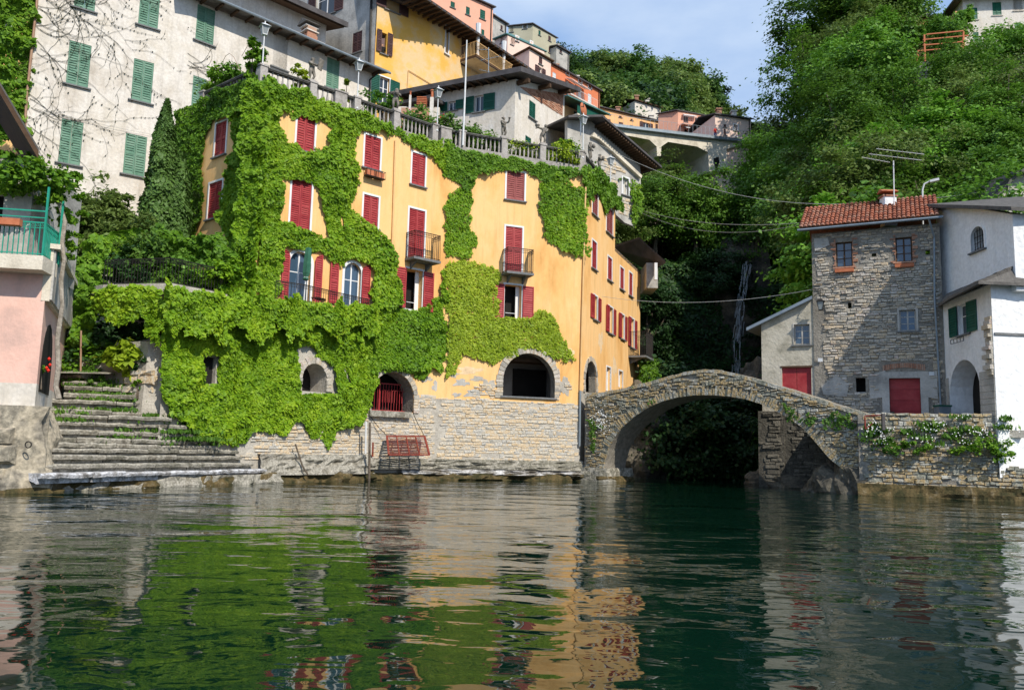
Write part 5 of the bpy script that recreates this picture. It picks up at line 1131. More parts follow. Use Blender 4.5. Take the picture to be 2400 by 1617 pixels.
for z in (zf0,):
    ax = .75; P = [WWs.w(0, zf0 - .05, -ax * .3), WWs.w(uw * .55, zf0 - .12, -ax), WWs.w(uw + .6, zf0, -ax), WWf.w(7, zf0, -ax), WWf.w(7, zf0 + .75, 1.2), WWs.w(uw, zf0 + .75, 1.0), WWs.w(0, zf0 + .45, .2)]
    ap = roof_slab(WR, P, .12, SLATE, 'slate_apron')
UWp = WWs.w(0, 0, .55); UW = Wall(WWs.w(-.2, 0, .35), Q=WWs.w(uw, 0, .9)); u_r = UW.uz(2376, 560)[0]; u_l = UW.uz(2196, 560)[0]
hz_ = [window(UW, WR, (2276, 531, 2307, 588), 'gone', sh=None, trim=WHITEW, tw=.1, arch=True, sill=SILL)]
a_, b_ = UW.uz(2196, 482), UW.uz(2376, 501); m = MB(); m.shell([(u_l, zf0 - .3), (u_r, zf0 - .3), (u_r, b_[1]), ((u_l + u_r) / 2, (a_[1] + b_[1]) / 2 + .12), (u_l, a_[1])], hz_, 0, .6, UW.M(), sides=True)
q, q2 = UW.w(u_r, 0), UW.w(u_r, 0) + WWf.u * 6; m.add([(q.x, q.y, zf0), (q2.x, q2.y, zf0), (q2.x, q2.y, b_[1]), (q.x, q.y, b_[1])], [(0, 1, 2, 3)])
m.buildw('upper_wall', WHITEW, WR)
m = MB(); a, b, c, d = UW.rect((2276, 531, 2307, 588))
for i in range(5): u = a + (b - a) * (i + .5) / 5; m.box(u - .012, u + .012, .1, .124, c, d - .02)
for i in range(4): z = c + (d - c) * (i + .5) / 4; m.box(a, b, .124, .14, z - .01, z + .01)
m.build('window_grille', IRON, WR, UW.M())
Zt = b_[1] + .1
roof_slab(WR, [UW.w(u_l - .1, a_[1] + .12, -.4), UW.w((u_l + u_r) / 2, (a_[1] + b_[1]) / 2 + .22, -.45), UW.w(u_r + .55, Zt + .05, -.4), UW.w(u_r + .55, Zt + .05, -.4) + WWf.u * 6, UW.w(u_r, Zt + 1.2, 5) + WWf.u * 6, UW.w(u_l, a_[1] + .6, 4)], .16, SLATE, 'roof')
rafters(WR, UW.w(u_r - .3, Zt - .15, .3) + WWf.u * .5, UW.w(u_r - .3, Zt - .15, .3) + WWf.u * 4, Vector((0, -1.2, 0)), 6, .12, .14)
# slates of the apron
r2 = random.Random(9)
for row in range(4):
    n = 16
    for i in range(n):
        f0, f1 = i / n, (i + 1) / n; g = row / 4
        lo = [WWs.w(0, zf0 - .05, -ax * .3).lerp(WWs.w(uw + .6, zf0, -ax), f) for f in (f0, f1)]; hi = [WWs.w(0, zf0 + .45, .2).lerp(WWs.w(uw, zf0 + .75, 1.0), f) for f in (f0, f1)]
        p = [lo[0].lerp(hi[0], g), lo[1].lerp(hi[1], g), lo[1].lerp(hi[1], g + .3), lo[0].lerp(hi[0], g + .3)]; e = Vector((0, 0, r2.uniform(.015, .05)))
        m = MB(); m.hexa([q + Vector((0, 0, .01)) for q in p] + [p[0] + e * 1.4, p[1] + e * 1.4, p[2] + e * .5, p[3] + e * .5]); m.buildw('slate', SLATE, ap)
# iron ledge line and crumbling stone edge on the bright wall
m = MB(); m.box(.05, 6, -.05, .02, WWf.uz(2350, 786)[1], WWf.uz(2350, 780)[1]); m.build('ledge_strip', SILL, WR, WWf.M())
r2 = random.Random(4); z = WWs.uz(2320, 880)[1]; zt2 = WWs.uz(2320, 745)[1]
while z < zt2:
    h = r2.uniform(.1, .2); m = MB(); m.box(uw - r2.uniform(.35, .75), uw - .02, -r2.uniform(.05, .2), .1, z, z + h - .01, WWs.M()); m.buildw('broken_stone', STONE, WR); z += h
m = MB(); m.box(av[0] - .0, av[1] + .9, -.04, .02, z0s, z0s + 2.1); 
for (a, b) in ((av[1] + .02, uw - .02), (.02, av[0] - .02)):
    z = z0s + .4
    while z < z0s + 2.9:
        h = r2.uniform(.2, .35); m = MB(); m.box(a, b, -.04, .02, z, z + h - .015, WWs.M()); m.buildw('plinth_stone', GREYP, WR); z += h
bx0, bx1, bz0, bz1 = WWs.rect((2241, 793, 2272, 803)); m = MB()
for zz in (bz0, bz1): m.box(bx0, bx1, -.25, -.23, zz - .01, zz + .01, WWs.M())
for i in range(5): u = bx0 + (bx1 - bx0) * i / 4; m.box(u - .01, u + .01, -.25, -.23, bz0, bz1, WWs.M())
m.buildw('flower_rack', IRON, WR)
# grey house peeping behind it
pgq = at_d(2370, 470, 46); WQ2 = Wall(pgq, 80); QH = thing('grey_gable_house', 'grey gabled house end with dark green shutter above the whitewashed roof', 'house', (pgq.x, pgq.y, 10))
m = MB(); q = WQ2.poly([(2330, 520), (2330, 462), (2375, 412), (2460, 405), (2460, 520)]); m.prism(q, 0, 5); m.build('plaster_wall', GREYP, QH, WQ2.M())
m = MB(); q = WQ2.poly([(2318, 474), (2316, 466), (2368, 404), (2470, 398), (2470, 408), (2372, 412)]); m.prism(q, -.7, 5.2); m.build('roof', DARKROOF, QH, WQ2.M())
single_shutter(WQ2, (2358, 457, 2376, 490), 0, DKGREEN, parent=QH)
# ================================================================== houses up the hill
def proj(P):
    v = Vector(P) - CAM; w = v.dot(FW); return 1200 + FPX * v.dot(RT) / w, 808.5 - FPX * v.dot(UP) / w, w
def far_house(name, label, c, d, L, R, mat, wl=(), wr=(), roofm=DARKROOF, eave=.3, rise=.5, z0=None, depth=9, cat='house', pitch=.22, th=.12):
    px, yt, yb = c; P = at_d(px, yt, d); z1 = P.z - eave * .6; zb = at_d(px, yb, d).z - (4 if z0 is None else z0); H = thing(name, label, cat, (P.x, P.y, zb))
    A, B = Wall(P, L[1]), Wall(P, R[1]); ul = A.uz(L[0], yt)[0]; ur = B.uz(R[0], yt)[0]
    mk = lambda W, ws: [window(W, H, w[0], w[1], sh=w[2], trim=w[3] if len(w) > 3 else None, tw=.12, pitch=pitch, casing=WHITE, sw=.6, depth=.2) for w in ws]
    hl, hr = mk(A, wl), mk(B, wr); m = MB()
    m.shell([(ul, zb), (0, zb), (0, z1), (ul, z1)], hl, 0, .25, A.M()); m.shell([(0, zb), (ur, zb), (ur, z1), (0, z1)], hr, 0, .25, B.M())
    p0, pl, prr = P.xy.to_3d(), A.w(ul, 0), B.w(ur, 0); p3 = pl + prr - p0
    for a, b in ((prr, p3), (p3, pl)): m.add([(a.x, a.y, zb), (b.x, b.y, zb), (b.x, b.y, z1), (a.x, a.y, z1)], [(0, 1, 2, 3)])
    m.buildw('plaster_wall', mat, H)
    ce = (p0 + p3) / 2; pts = [p0, prr, p3, pl]
    def ex(p, e): 
        q = p - ce; return p + (q.normalized() * e * 1.35)
    Z = Vector((0, 0, z1 + .02)); lo = [ex(p, eave) + Z for p in pts]; hi = [p + Vector((0, 0, th)) for p in lo]
    la, lb = (p0 - pl).length, (prr - p0).length
    if la > lb: r1, r2_ = (p0 + prr) / 2 , (pl + p3) / 2
    else: r1, r2_ = (p0 + pl) / 2, (prr + p3) / 2
    e = .25; r1, r2_ = r1.lerp(r2_, e), r2_.lerp(r1, e); up = Vector((0, 0, z1 + .02 + th + rise)); m = MB(); m.v = [tuple(v) for v in lo + hi + [r1 + up, r2_ + up]]
    m.f = [(3, 2, 1, 0)] + [(i, (i + 1) % 4, 4 + (i + 1) % 4, 4 + i) for i in range(4)]
    m.f += [(4, 5, 8), (5, 6, 9, 8), (6, 7, 9), (7, 4, 8, 9)] if la > lb else [(7, 4, 8), (4, 5, 9, 8), (5, 6, 9), (6, 7, 8, 9)]
    m.buildw('roof', roofm, H); return H, A, B, z1, zb
G_, W_ch = DKGREEN, LAMPW
H1 = far_house('salmon_house', 'tall salmon house with green arched shutters at the top of the hillside village', (1156, 16, 90), 88, (985, -48 + 100), (1166, 20), SALMON,
               [((1056, 5, 1066, 19), 'closed', G_), ((1092, 17, 1101, 36), 'closed', G_), ((1125, 24, 1137, 46), 'closed', G_)]) if 0 else None
def simple_face(name, label, P, ang, px0, px1, yt, zb, mat, wins, cat='house', roof=DARKROOF, depth=8, eave=.35, rise=.8, pitch=.22, ridge=0, th=.14):
    """row house: one visible long face plus its ends"""
    W = Wall(P, ang); H = thing(name, label, cat, (P.x, P.y, zb)); u0, u1 = W.uz(px0, yt)[0], W.uz(px1, yt)[0]; pxy = proj(P); z1 = W.shift(eave).uz(pxy[0], pxy[1])[1] - .05
    hs = [window(W, H, w[0], w[1], sh=w[2], trim=w[3] if len(w) > 3 else None, tw=.12, pitch=pitch, casing=WHITE, sw=.6, depth=.2) for w in wins]
    m = MB(); m.shell([(u0, zb), (u1, zb), (u1, z1), (u0, z1)], hs, 0, .25, W.M())
    for (a, b) in ((W.w(u1, 0), W.w(u1, 0, depth)), (W.w(u1, 0, depth), W.w(u0, 0, depth)), (W.w(u0, 0, depth), W.w(u0, 0))): m.add([(a.x, a.y, zb), (b.x, b.y, zb), (b.x, b.y, z1), (a.x, a.y, z1)], [(0, 1, 2, 3)])
    m.buildw('plaster_wall', mat, H)
    m = MB(); e = eave; q = lambda u, y, z: tuple(W.w(u, z, y)); a, b = u0 - e * .6, u1 + e * .6
    m.v = [q(a, -e, z1 - .0), q(b, -e, z1 - .0), q(b, depth / 2, z1 + rise), q(a, depth / 2, z1 + rise), q(b, depth + e, z1), q(a, depth + e, z1)]; m.v += [(x, y, z + th) for x, y, z in m.v]
    m.f = [(1, 0, 3, 2), (2, 3, 5, 4), (6, 7, 8, 9), (9, 8, 10, 11), (0, 1, 7, 6), (4, 5, 11, 10), (1, 2, 8, 7), (2, 4, 10, 8), (3, 0, 6, 9), (5, 3, 9, 11)]
    m.buildw('roof', roof, H)
    for f in (.3, .72):
        q = W.w(u0 + (u1 - u0) * f, z1 + rise * .3, depth * .22); m = MB(); m.box(q.x - .3, q.x + .3, q.y - .3, q.y + .3, q.z - .3, q.z + 1.2); m.box(q.x - .42, q.x + .42, q.y - .42, q.y + .42, q.z + 1.2, q.z + 1.35); m.buildw('chimney', BRICK if f < .5 else WHITEP, H)
    pipe(H, [W.w(u1 - .3, z1 - .1, -.1), W.w(u1 - .3, zb, -.1)], .06, IRON); return H, W, u0, u1, z1
BL = BROWN
simple_face('salmon_house', 'tall salmon house with arched green shutters highest on the hillside', at_d(1156, 14, 92), 51, 960, 1156, 14, 30, SALMON,
            [((1056, 5, 1066, 19), 'closed', G_), ((1092, 17, 1101, 36), 'closed', G_), ((1125, 24, 1137, 46), 'closed', G_), ((1128, 70, 1135, 84), 'closed', G_)])
simple_face('narrow_grey_house', 'narrow grey house squeezed between the salmon and khaki houses on the hill', at_d(1160, 36, 104), 40, 1150, 1188, 36, 38, GREYP, [((1173, 60, 1178, 72), 'closed', BL)])
far_house('khaki_house', 'khaki grey house with brown roof edge right of the salmon house against the sky', (1249, 56, 125), 112, (1192, -78), (1304, 44), BEIGE2,
          [((1226, 57, 1235, 68), 'glass', None, WHITE), ((1196, 62, 1203, 76), 'closed', G_)], [((1262, 72, 1267, 84), 'closed', G_), ((1285, 85, 1291, 97), 'closed', BL), ((1286, 111, 1290, 125), 'closed', BL)], z0=8)
far_house('pale_rose_house', 'pale rose house with teal roof edge below the khaki house', (1190, 80, 140), 100, (1160, -50), (1277, 50), PALEPINK, [((1173, 86, 1180, 102), 'closed', BL)],
          [((1197, 92, 1203, 106), 'closed', BL), ((1209, 86, 1215, 98), 'glass', None, WHITE), ((1243, 98, 1248, 106), 'glass', None, WHITE)], roofm=TEAL, z0=6, rise=1)
far_house('blush_house', 'blush coloured gabled house adjoining the brick red row on the hill', (1241, 112, 200), 84, (1186, -40), (1292, 41.5), PALEPINK, [], [((1263, 134, 1271, 152), 'closed', BL), ((1262, 158, 1270, 178), 'open', BL)], z0=5, roofm=SOFFIT)
HR, WRd, ru0, ru1, rz = simple_face('brick_red_house', 'long brick red house with white shutters and two small awnings on the hillside', at_d(1405, 209, 104), 42.5, 1291, 1406, 209, 30, REDP,
    [((1295, 171, 1303, 194), 'closed', W_ch), ((1327, 191, 1333, 222), 'closed', W_ch), ((1355, 207, 1363, 237), 'closed', W_ch), ((1378, 221, 1386, 245), 'closed', W_ch), ((1327, 170, 1333, 177), 'glass', None, WHITE), ((1356, 186, 1363, 195), 'glass', None, WHITE), ((1379, 198, 1386, 208), 'glass', None, WHITE)])
for k, (x0, y0, x1, y1, lab) in enumerate(((1324, 184, 1345, 198, 'small white awning on the brick red house, the nearer one'), (1347, 197, 1368, 210, 'small white awning on the brick red house, the farther one'))):
    a, b = WRd.at(x0, y0, .1), WRd.at(x1, y1, .1); o = -WRd.inn * 1.1 - Vector((0, 0, .5)); m = MB(); up = Vector((0, 0, .06)); m.hexa([a, b, b + o, a + o, a + up, b + up, b + o + up, a + o + up]); setprops(m.buildw('awning', LAMPW), lab, 'awning', 'awnings on the brick red house')
a, b = WRd.at(1322, 216, .1), WRd.at(1385, 246, .1); m = MB(); z_ = (a.z + b.z) / 2 - .6; ua_, ub_ = uof(WRd, a), uof(WRd, b); m.box(ua_, ub_, -1.1, 0, z_ - .12, z_, WRd.M()); bb_ = m.buildw('balcony', WHITEP, HR); railing(bb_, [WRd.w(ua_, z_, -1.05), WRd.w(ub_, z_, -1.05)], 1.0, 'railing', LAMPW, .3)
HT, WT_, tu0, tu1, tz = simple_face('teal_eaved_house', 'house with teal edged eave and green balcony screen below the brick red row', at_d(1415, 262, 78), 47, 1318, 1385, 262, 18, ORANGE2, [((1345, 262, 1352, 282), 'closed', G_)], roof=TEAL, eave=1.6, rise=1.2)
a, b = WT_.at(1330, 262, .1), WT_.at(1395, 292, .1); ua_, ub_ = uof(WT_, a), uof(WT_, b); z_ = WT_.uz(1355, 285)[1]; m = MB(); m.box(ua_, ub_, -1.3, 0, z_ - .15, z_, WT_.M()); bb_ = m.buildw('balcony', CONC, HT)
m = MB(); m.box(ua_, ub_, -1.28, -1.24, z_, z_ + .9, WT_.M()); m.buildw('green_screen', DKGREEN, bb_)
simple_face('brown_roofed_house', 'half hidden house with brown roof right of the khaki house on the skyline', at_d(1334, 121, 116), 44, 1304, 1334, 121, 38, GREYP, [((1312, 116, 1317, 126), 'closed', BROWN)])
# plain house with dark roof between dish and viaduct
far_house('low_brown_roof_house', 'low house with white wall and dark hipped roof behind the satellite dish', (1386, 286, 300), 58, (1330, -55), (1400, 38), WHITEP, [((1322, 300, 1326, 316), 'closed', BL)], [], eave=.8, z0=3, rise=.5)
# long amber building and road viaduct
HA_, WA2, a0_, a1_, az_ = simple_face('amber_row_house', 'long low amber house behind the railing of the road viaduct', at_d(1416, 252, 116), 64, 1405, 1592, 252, 38, ORANGE2,
    [((1423, 280, 1431, 293), 'closed', BL), ((1450, 287, 1460, 297), 'closed', BL), ((1476, 294, 1484, 301), 'closed', BL), ((1507, 288, 1522, 305), 'open', BL), ((1536, 291, 1542, 306), 'closed', BL), ((1564, 299, 1570, 311), 'closed', BL), ((1423, 265, 1430, 269), 'gone', None), ((1451, 272, 1457, 276), 'gone', None), ((1478, 279, 1483, 283), 'gone', None)], pitch=.3)
HP, PA, PB2, pz, pzb = far_house('rose_house', 'rose pink two storey house with awnings at the far end of the viaduct', (1589, 258, 318), 108, (1543, -62), (1663, 71), SALMON, [], [((1602, 274, 1613, 294), 'closed', BL), ((1638, 280, 1654, 300), 'open', BL), ((1604, 303, 1612, 316), 'gone', None), ((1636, 305, 1650, 318), 'gone', None)], z0=6, pitch=.3)
for (x0, x1, yy, dp, lab) in ((1598, 1628, 269, .5, 'rolled white awning under the roof edge of the rose pink house'), (1631, 1661, 302, 1.3, 'pale striped awning over the ground floor of the rose pink house'), (1600, 1630, 297, .9, 'white awning over the left ground floor door of the rose pink house')):
    a, b = PB2.at(x0, yy, .1), PB2.at(x1, yy + 4, .1); o = -PB2.inn * dp - Vector((0, 0, dp * .6)); up = Vector((0, 0, .08)); m = MB(); m.hexa([a, b, b + o, a + o, a + up, b + up, b + o + up, a + o + up]); setprops(m.buildw('awning', LAMPW), lab, 'awning')
u0, u1 = PB2.uz(1592, 298)[0], PB2.uz(1662, 305)[0]; z_ = PB2.uz(1625, 300)[1]; m = MB(); m.box(u0, u1, -1.1, 0, z_ - .15, z_, PB2.M()); bb_ = m.buildw('balcony', SALMON, HP); railing(bb_, [PB2.w(u0, z_, -1.05), PB2.w(u1, z_, -1.05)], 1., 'railing', PIPEG, .3)
simple_face('white_cottage', 'small white gabled cottage above the amber row house', at_d(1545, 250, 124), 60, 1488, 1548, 244, 44, WHITEP, [], roof=SOFFIT, depth=7, rise=1.3)
simple_face('cream_house', 'cream house with dark shutters half hidden by trees right of the viaduct', at_d(1745, 276, 100), 75, 1676, 1760, 278, 30, PALEPINK, [((1696, 292, 1702, 299), 'closed', BL), ((1696, 303, 1702, 317), 'closed', BL), ((1720, 293, 1729, 307), 'glass', None, WHITE), ((1721, 322, 1729, 330), 'glass', None, WHITE)], rise=1.2)
VW = Wall(at_d(1575, 330, 96), 69); VD = thing('road_viaduct', 'concrete road viaduct with chamfered openings crossing the hillside below the amber house', 'viaduct', VW.w(0, 25))
out = [(1395, 290), (1412, 295), (1500, 305), (1600, 317), (1742, 333), (1742, 341), (1703, 349), (1706, 402), (1662, 402), (1660, 358), (1634, 344), (1566, 333), (1550, 344), (1549, 366), (1540, 366), (1539, 344), (1522, 328), (1480, 320), (1395, 306)]
m = MB(); m.prism(VW.poly(out)[::-1], 0, 6, VW.M()); m.buildw('concrete_frame', CONC, VD)
dk = [(1390, 288), (1412, 291), (1500, 302), (1600, 314), (1744, 330), (1744, 336), (1600, 320), (1500, 308), (1390, 294)]; m = MB(); m.prism(VW.poly(dk)[::-1], -.5, 6.2, VW.M()); m.buildw('deck_edge', PIPEG, VD)
railing(VD, [VW.at(x, y, .4) for x, y in ((1392, 288), (1500, 302), (1600, 314), (1744, 330))], 1.1, 'railing', PIPEG, .6, .012, .014)
m = MB(); m.prism(VW.poly([(1380, 300), (1662, 330), (1662, 420), (1380, 420)]), 5.6, 6, VW.M()); m.buildw('back_wall', MORTARD, VD)
q = VW.poly([(1672, 372), (1684, 368), (1686, 382), (1680, 396), (1676, 394)]); m = MB(); m.prism(q, -.03, .02); m.build('dark_gap', DARK, VD, VW.M())
# old wall patches on the hillside
Wp = Wall(at_d(1590, 440, 78), 80); OWT = setprops(link('old_wall', MB().prism(Wp.poly([(1556, 480), (1558, 432), (1570, 425), (1612, 435), (1622, 470), (1600, 490)]), 0, .6).mesh('old_wall', MORTAR), None, Wp.M()), 'ruined patch of dry stone wall among bushes below the viaduct', 'wall')
place_stones(Wp, courses(Wp.poly([(1556, 480), (1558, 432), (1570, 425), (1612, 435), (1622, 470), (1600, 490)]), [], (.2, .35), (.4, 1.1), (.05, .15), seed=30), OWT, STONEW, nparts=120)
# top right
WTR = Wall(at_d(2258, 50, 84), -70) if 0 else Wall(at_d(2258, 50, 84), 97)
TRH = thing('hilltop_white_house', 'large white house with bright green shutters at the top right corner', 'house', WTR.w(0, 40))
GRS = nmat('bright_green_shutter', [(.01, .10, .055), (.015, .14, .08)], scale=4, rough=.5, bump=.05)
h = [window(WTR, TRH, r, sh=GRS, trim=None, pitch=.2, sill=WHITEP) for r in ((2272, 19, 2291, 47), (2326, 6, 2347, 37), (2375, -8, 2396, 26), (2281, 76, 2294, 98), (2378, 55, 2396, 86))]
ub = WTR.uz(2520, 0)[0]; ztr = WTR.uz(2330, -3)[1]; m = MB(); m.shell([(0, 36), (ub, 36), (ub, ztr), (0, ztr)], h, 0, .25, WTR.M())
a, b = WTR.w(0, 0), WTR.w(0, 0, 10); m.add([(b.x, b.y, 36), (a.x, a.y, 36), (a.x, a.y, ztr), (b.x, b.y, ztr)], [(0, 1, 2, 3)]); m.buildw('plaster_wall', PALEPINK if 0 else WHITEP, TRH)
roof_slab(TRH, [WTR.w(-1, ztr, -1), WTR.w(ub, ztr, -1), WTR.w(ub, ztr + 2.4, 5), WTR.w(2, ztr + 2.4, 5), WTR.w(-1, ztr, 6)], .2, SLATE, 'roof')
m = MB(); m.box(-.9, -.05, -.3, 3, 36, WTR.uz(2250, 30)[1], WTR.M()); m.buildw('orange_pillar', ORANGE2, TRH)
simple_face('tan_house', 'small tan house with a brown shuttered window beside the hilltop white house', at_d(2150, 40, 88), 100, 2136, 2204, 36, 36, ORANGE2, [((2182, 54, 2193, 76), 'open', BL)], roof=DARKROOF, rise=.8)
Wg = Wall(at_d(2210, 160, 74), 95); gw = setprops(link('garden_wall', MB().prism(Wg.poly([(2155, 190), (2155, 146), (2262, 140), (2262, 190)]), 0, .6).mesh('garden_wall', MORTARD), None, Wg.M()), 'rough stone garden wall under the orange pergola frame high on the right slope', 'wall')
place_stones(Wg, courses(Wg.poly([(2155, 190), (2155, 146), (2262, 140), (2262, 190)]), [], (.2, .35), (.4, .9), (.05, .15), seed=31), gw, STONE, nparts=100)
pg_ = thing('pergola_frame', 'rusty orange tube pergola frame above the stone garden wall on the right slope', 'pergola', Wg.w(0, 40))
for i, (a, b) in enumerate((((2166, 82), (2168, 146)), ((2258, 75), (2255, 140)), ((2151, 120), (2150, 146)))):
    MB().bar(Wg.at(*a), Wg.at(*b), .14).buildw('post', TERRA, pg_)
for a, b in (((2166, 82), (2258, 73)), ((2163, 94), (2270, 84)), ((2163, 107), (2262, 98)), ((2152, 120), (2256, 112))): MB().bar(Wg.at(*a), Wg.at(*b), .1).buildw('rail', TERRA, pg_)
m = MB(); m.prism(WTR.shift(3).poly([(2306, 128), (2306, 116), (2520, 100), (2520, 130)]), 0, 2.5); setprops(m.build('garden_parapet', WHITEP, None, WTR.shift(3).M()), 'long white garden parapet below the hilltop white house', 'wall')

# ================================================================== foliage
def ivy(W, poly, label, mat=IVY, dens=420, bulge=.22, size=.14, seed=0, holes=(), name='ivy', px=True, rag=.16, fs=1.1, floor=.03, group=None):
    P = W.poly(poly) if px else poly; H = [W.poly(h) for h in holes]
    us = [p[0] for p in P]; zs = [p[1] for p in P]; A = (max(us) - min(us) + .6) * (max(zs) - min(zs) + .6); n = int(A * dens)
    u = RNG.uniform(min(us) - .3, max(us) + .3, n); z = RNG.uniform(min(zs) - .3, max(zs) + .3, n)
    du = (fbm(u * 2.2 + seed, z * 2.2, seed + 40) - .5) * rag * 4 + RNG.normal(0, .02, n); dz = (fbm(u * 2.2, z * 2.2 + seed, seed + 60) - .5) * rag * 4 + RNG.normal(0, .03, n)
    ok = inside(u + du, z + dz, P)
    for h in H: ok &= ~inside(u + du * .2, z + dz * .2, h)
    u, z = u[ok], z[ok]; f = fbm(u * fs + seed * 3.3, z * fs * 1.2, seed + 5, 4); f = np.clip((f - .3) / .45, 0, 1) ** 1.3
    e = 1 - .0 * f
    y = -(floor + bulge * f * RNG.uniform(.45, 1, len(u)) ** .6 + RNG.uniform(0, .05, len(u)))
    # leaf facing follows the bulge
    eps = .06; fx = fbm((u + eps) * fs + seed * 3.3, z * fs * 1.2, seed + 5, 4) - fbm((u - eps) * fs + seed * 3.3, z * fs * 1.2, seed + 5, 4); fz = fbm(u * fs + seed * 3.3, (z + eps) * fs * 1.2, seed + 5, 4) - fbm(u * fs + seed * 3.3, (z - eps) * fs * 1.2, seed + 5, 4)
    gx_, gz_ = -fx / (2 * eps) * bulge * 1.6, -fz / (2 * eps) * bulge * 1.6
    U, I = np.array(W.u), np.array(W.inn); Pw = np.array(W.P)[None] + u[:, None] * U + y[:, None] * I + z[:, None] * np.array([0, 0, 1.])
    Nn = -I[None] * .8 + gx_[:, None] * U[None] + (gz_[:, None] + .35) * np.array([0, 0, 1.])
    c = Pw.mean(0); c[2] = Pw[:, 2].min(); me = leafmesh(name, Pw - c, Nn, size, mat, droop=.6, jit=.33)
    return setprops(link(name, me, None, Matrix.Translation(Vector(c))), label, 'ivy', group, 'stuff' if 0 else None)
IVYM = leafmat('ivy_leaf_mixed', [(.07, .16, .008), (.17, .33, .012), (.28, .45, .016), (.44, .57, .03)], scale=.9)
ivy(WL, [(412, 320), (425, 268), (480, 232), (560, 200), (614, 182), (614, 232), (580, 262), (545, 285), (520, 282), (500, 292), (488, 320), (480, 350), (474, 400), (484, 440), (484, 465), (476, 520), (462, 552), (440, 575), (405, 560), (412, 450), (410, 380)], 'green creeper on the left flank of the ochre house, hanging from the terrace corner', IVYD, 600, .32, .14, 1)
ivy(WL, [(614, 200), (614, 740), (535, 740), (543, 640), (548, 585), (527, 548), (512, 512), (527, 464), (540, 400), (552, 330), (548, 290)], 'creeper curtain on the shaded side of the house corner, left of the corner edge', IVY, 580, .38, .14, 2)
ivy(WA, [(610, 184), (700, 212), (801, 255), (801, 300), (772, 296), (739, 284), (681, 266), (652, 258), (652, 280), (660, 306), (668, 332), (686, 345), (734, 357), (766, 357), (770, 306), (778, 300), (801, 298), (801, 505), (801, 620), (793, 612), (770, 612), (755, 597), (729, 597), (706, 586), (680, 582), (665, 580), (662, 640), (652, 690), (645, 740), (606, 740)],
    'dense creeper column and bands round the upper windows at the sunny house corner', IVY, 640, .36, .135, 3, holes=[[(655, 415), (686, 421), (727, 429), (744, 443), (748, 476), (765, 525), (768, 563), (755, 564), (728, 546), (693, 536), (681, 523), (657, 520), (653, 502), (661, 464), (668, 440)]])
ivy(WB, [(799, 254), (870, 277), (950, 309), (1046, 345), (1046, 415), (1035, 400), (1022, 383), (1012, 365), (973, 349), (943, 329), (900, 312), (841, 301), (836, 330), (831, 370), (838, 425), (829, 451), (818, 489), (834, 510), (867, 537), (900, 558), (914, 578), (929, 597), (927, 615), (916, 645), (937, 668), (933, 716), (900, 725), (870, 722), (872, 640), (867, 622), (834, 611), (799, 616)],
    'creeper sweeping down from the balustrade past the second and third window rows', IVY, 520, .35, .14, 4)
ivy(WC, [(1044, 335), (1120, 362), (1200, 375), (1290, 388), (1368, 398), (1368, 415), (1340, 410), (1268, 418), (1245, 408), (1233, 402), (1174, 400), (1125, 407), (1110, 430), (1092, 443), (1062, 423), (1044, 412)], 'shaggy fringe of creeper hanging under the right half of the balustrade', IVYD, 600, .3, .13, 5)
ivy(WC, [(1266, 405), (1310, 405), (1350, 440), (1368, 440), (1376, 484), (1375, 520), (1382, 569), (1377, 604), (1364, 597), (1348, 603), (1330, 590), (1309, 578), (1294, 573), (1276, 550), (1278, 522), (1263, 489), (1268, 446)], 'rounded creeper patch right of the faded red shutters reaching the corner pipe', IVY, 460, .18, .125, 6, holes=[[(1330, 405), (1366, 402), (1366, 440), (1345, 440)]])
ivy(WD, [(1366, 388), (1384, 392), (1406, 406), (1437, 437), (1457, 475), (1456, 497), (1444, 490), (1424, 484), (1416, 503), (1412, 476), (1402, 458), (1386, 449), (1382, 470), (1374, 470), (1366, 430)], 'creeper drooping over the receding side wall beyond the corner pipe', IVYD, 520, .35, .14, 7)
CWL = Wall(R0 + (WA.inn + WL.inn) * -.12, Q=R0 + (WA.inn + WL.inn) * -.12 + (WA.u + WL.u))
ivy(CWL, [(-.55, ZG + .2), (.55, ZG + .2), (.6, ZB - 2), (.5, ZB + .15), (-.5, ZB + .15), (-.6, ZB - 3)], 'creeper wrapping the sharp vertical corner edge below the first lamp post', IVY, 800, .35, .15, 33, px=False)
ivy(WC, [(1074, 443), (1095, 446), (1108, 466), (1100, 494), (1103, 512), (1095, 538), (1105, 548), (1120, 553), (1118, 579), (1105, 584), (1105, 596), (1092, 604), (1059, 596), (1046, 604), (1044, 579), (1046, 543), (1041, 484), (1054, 461), (1069, 451)], 'isolated tall creeper patch between the small balconies of the ochre house', IVY, 460, .14, .12, 8, rag=.1)
ivy(WB, [(866, 705), (931, 712), (952, 722), (977, 729), (1008, 714), (1026, 700), (1034, 637), (1046, 620), (1046, 884), (1023, 872), (1006, 861), (988, 887), (965, 880), (945, 872), (905, 868), (866, 868)], 'creeper around the open red shuttered window above the boat gate', IVY, 560, .35, .13, 9)
ivy(WC, [(1045, 622), (1085, 609), (1118, 617), (1143, 619), (1174, 635), (1176, 655), (1161, 663), (1161, 744), (1243, 752), (1248, 729), (1273, 724), (1294, 739), (1309, 767), (1317, 800), (1345, 836), (1319, 852), (1309, 842), (1268, 822), (1227, 816), (1204, 826), (1176, 840), (1156, 854), (1136, 841), (1105, 833), (1095, 828), (1080, 833), (1074, 866), (1045, 884)],
    'flat yellow green creeper sheet over the large loggia arch', IVYY, 480, .16, .115, 10)
hw1 = [(470, 832), (508, 832), (508, 902), (470, 902)]; hw2 = [(696, 846), (742, 836), (780, 860), (782, 926), (700, 924)]
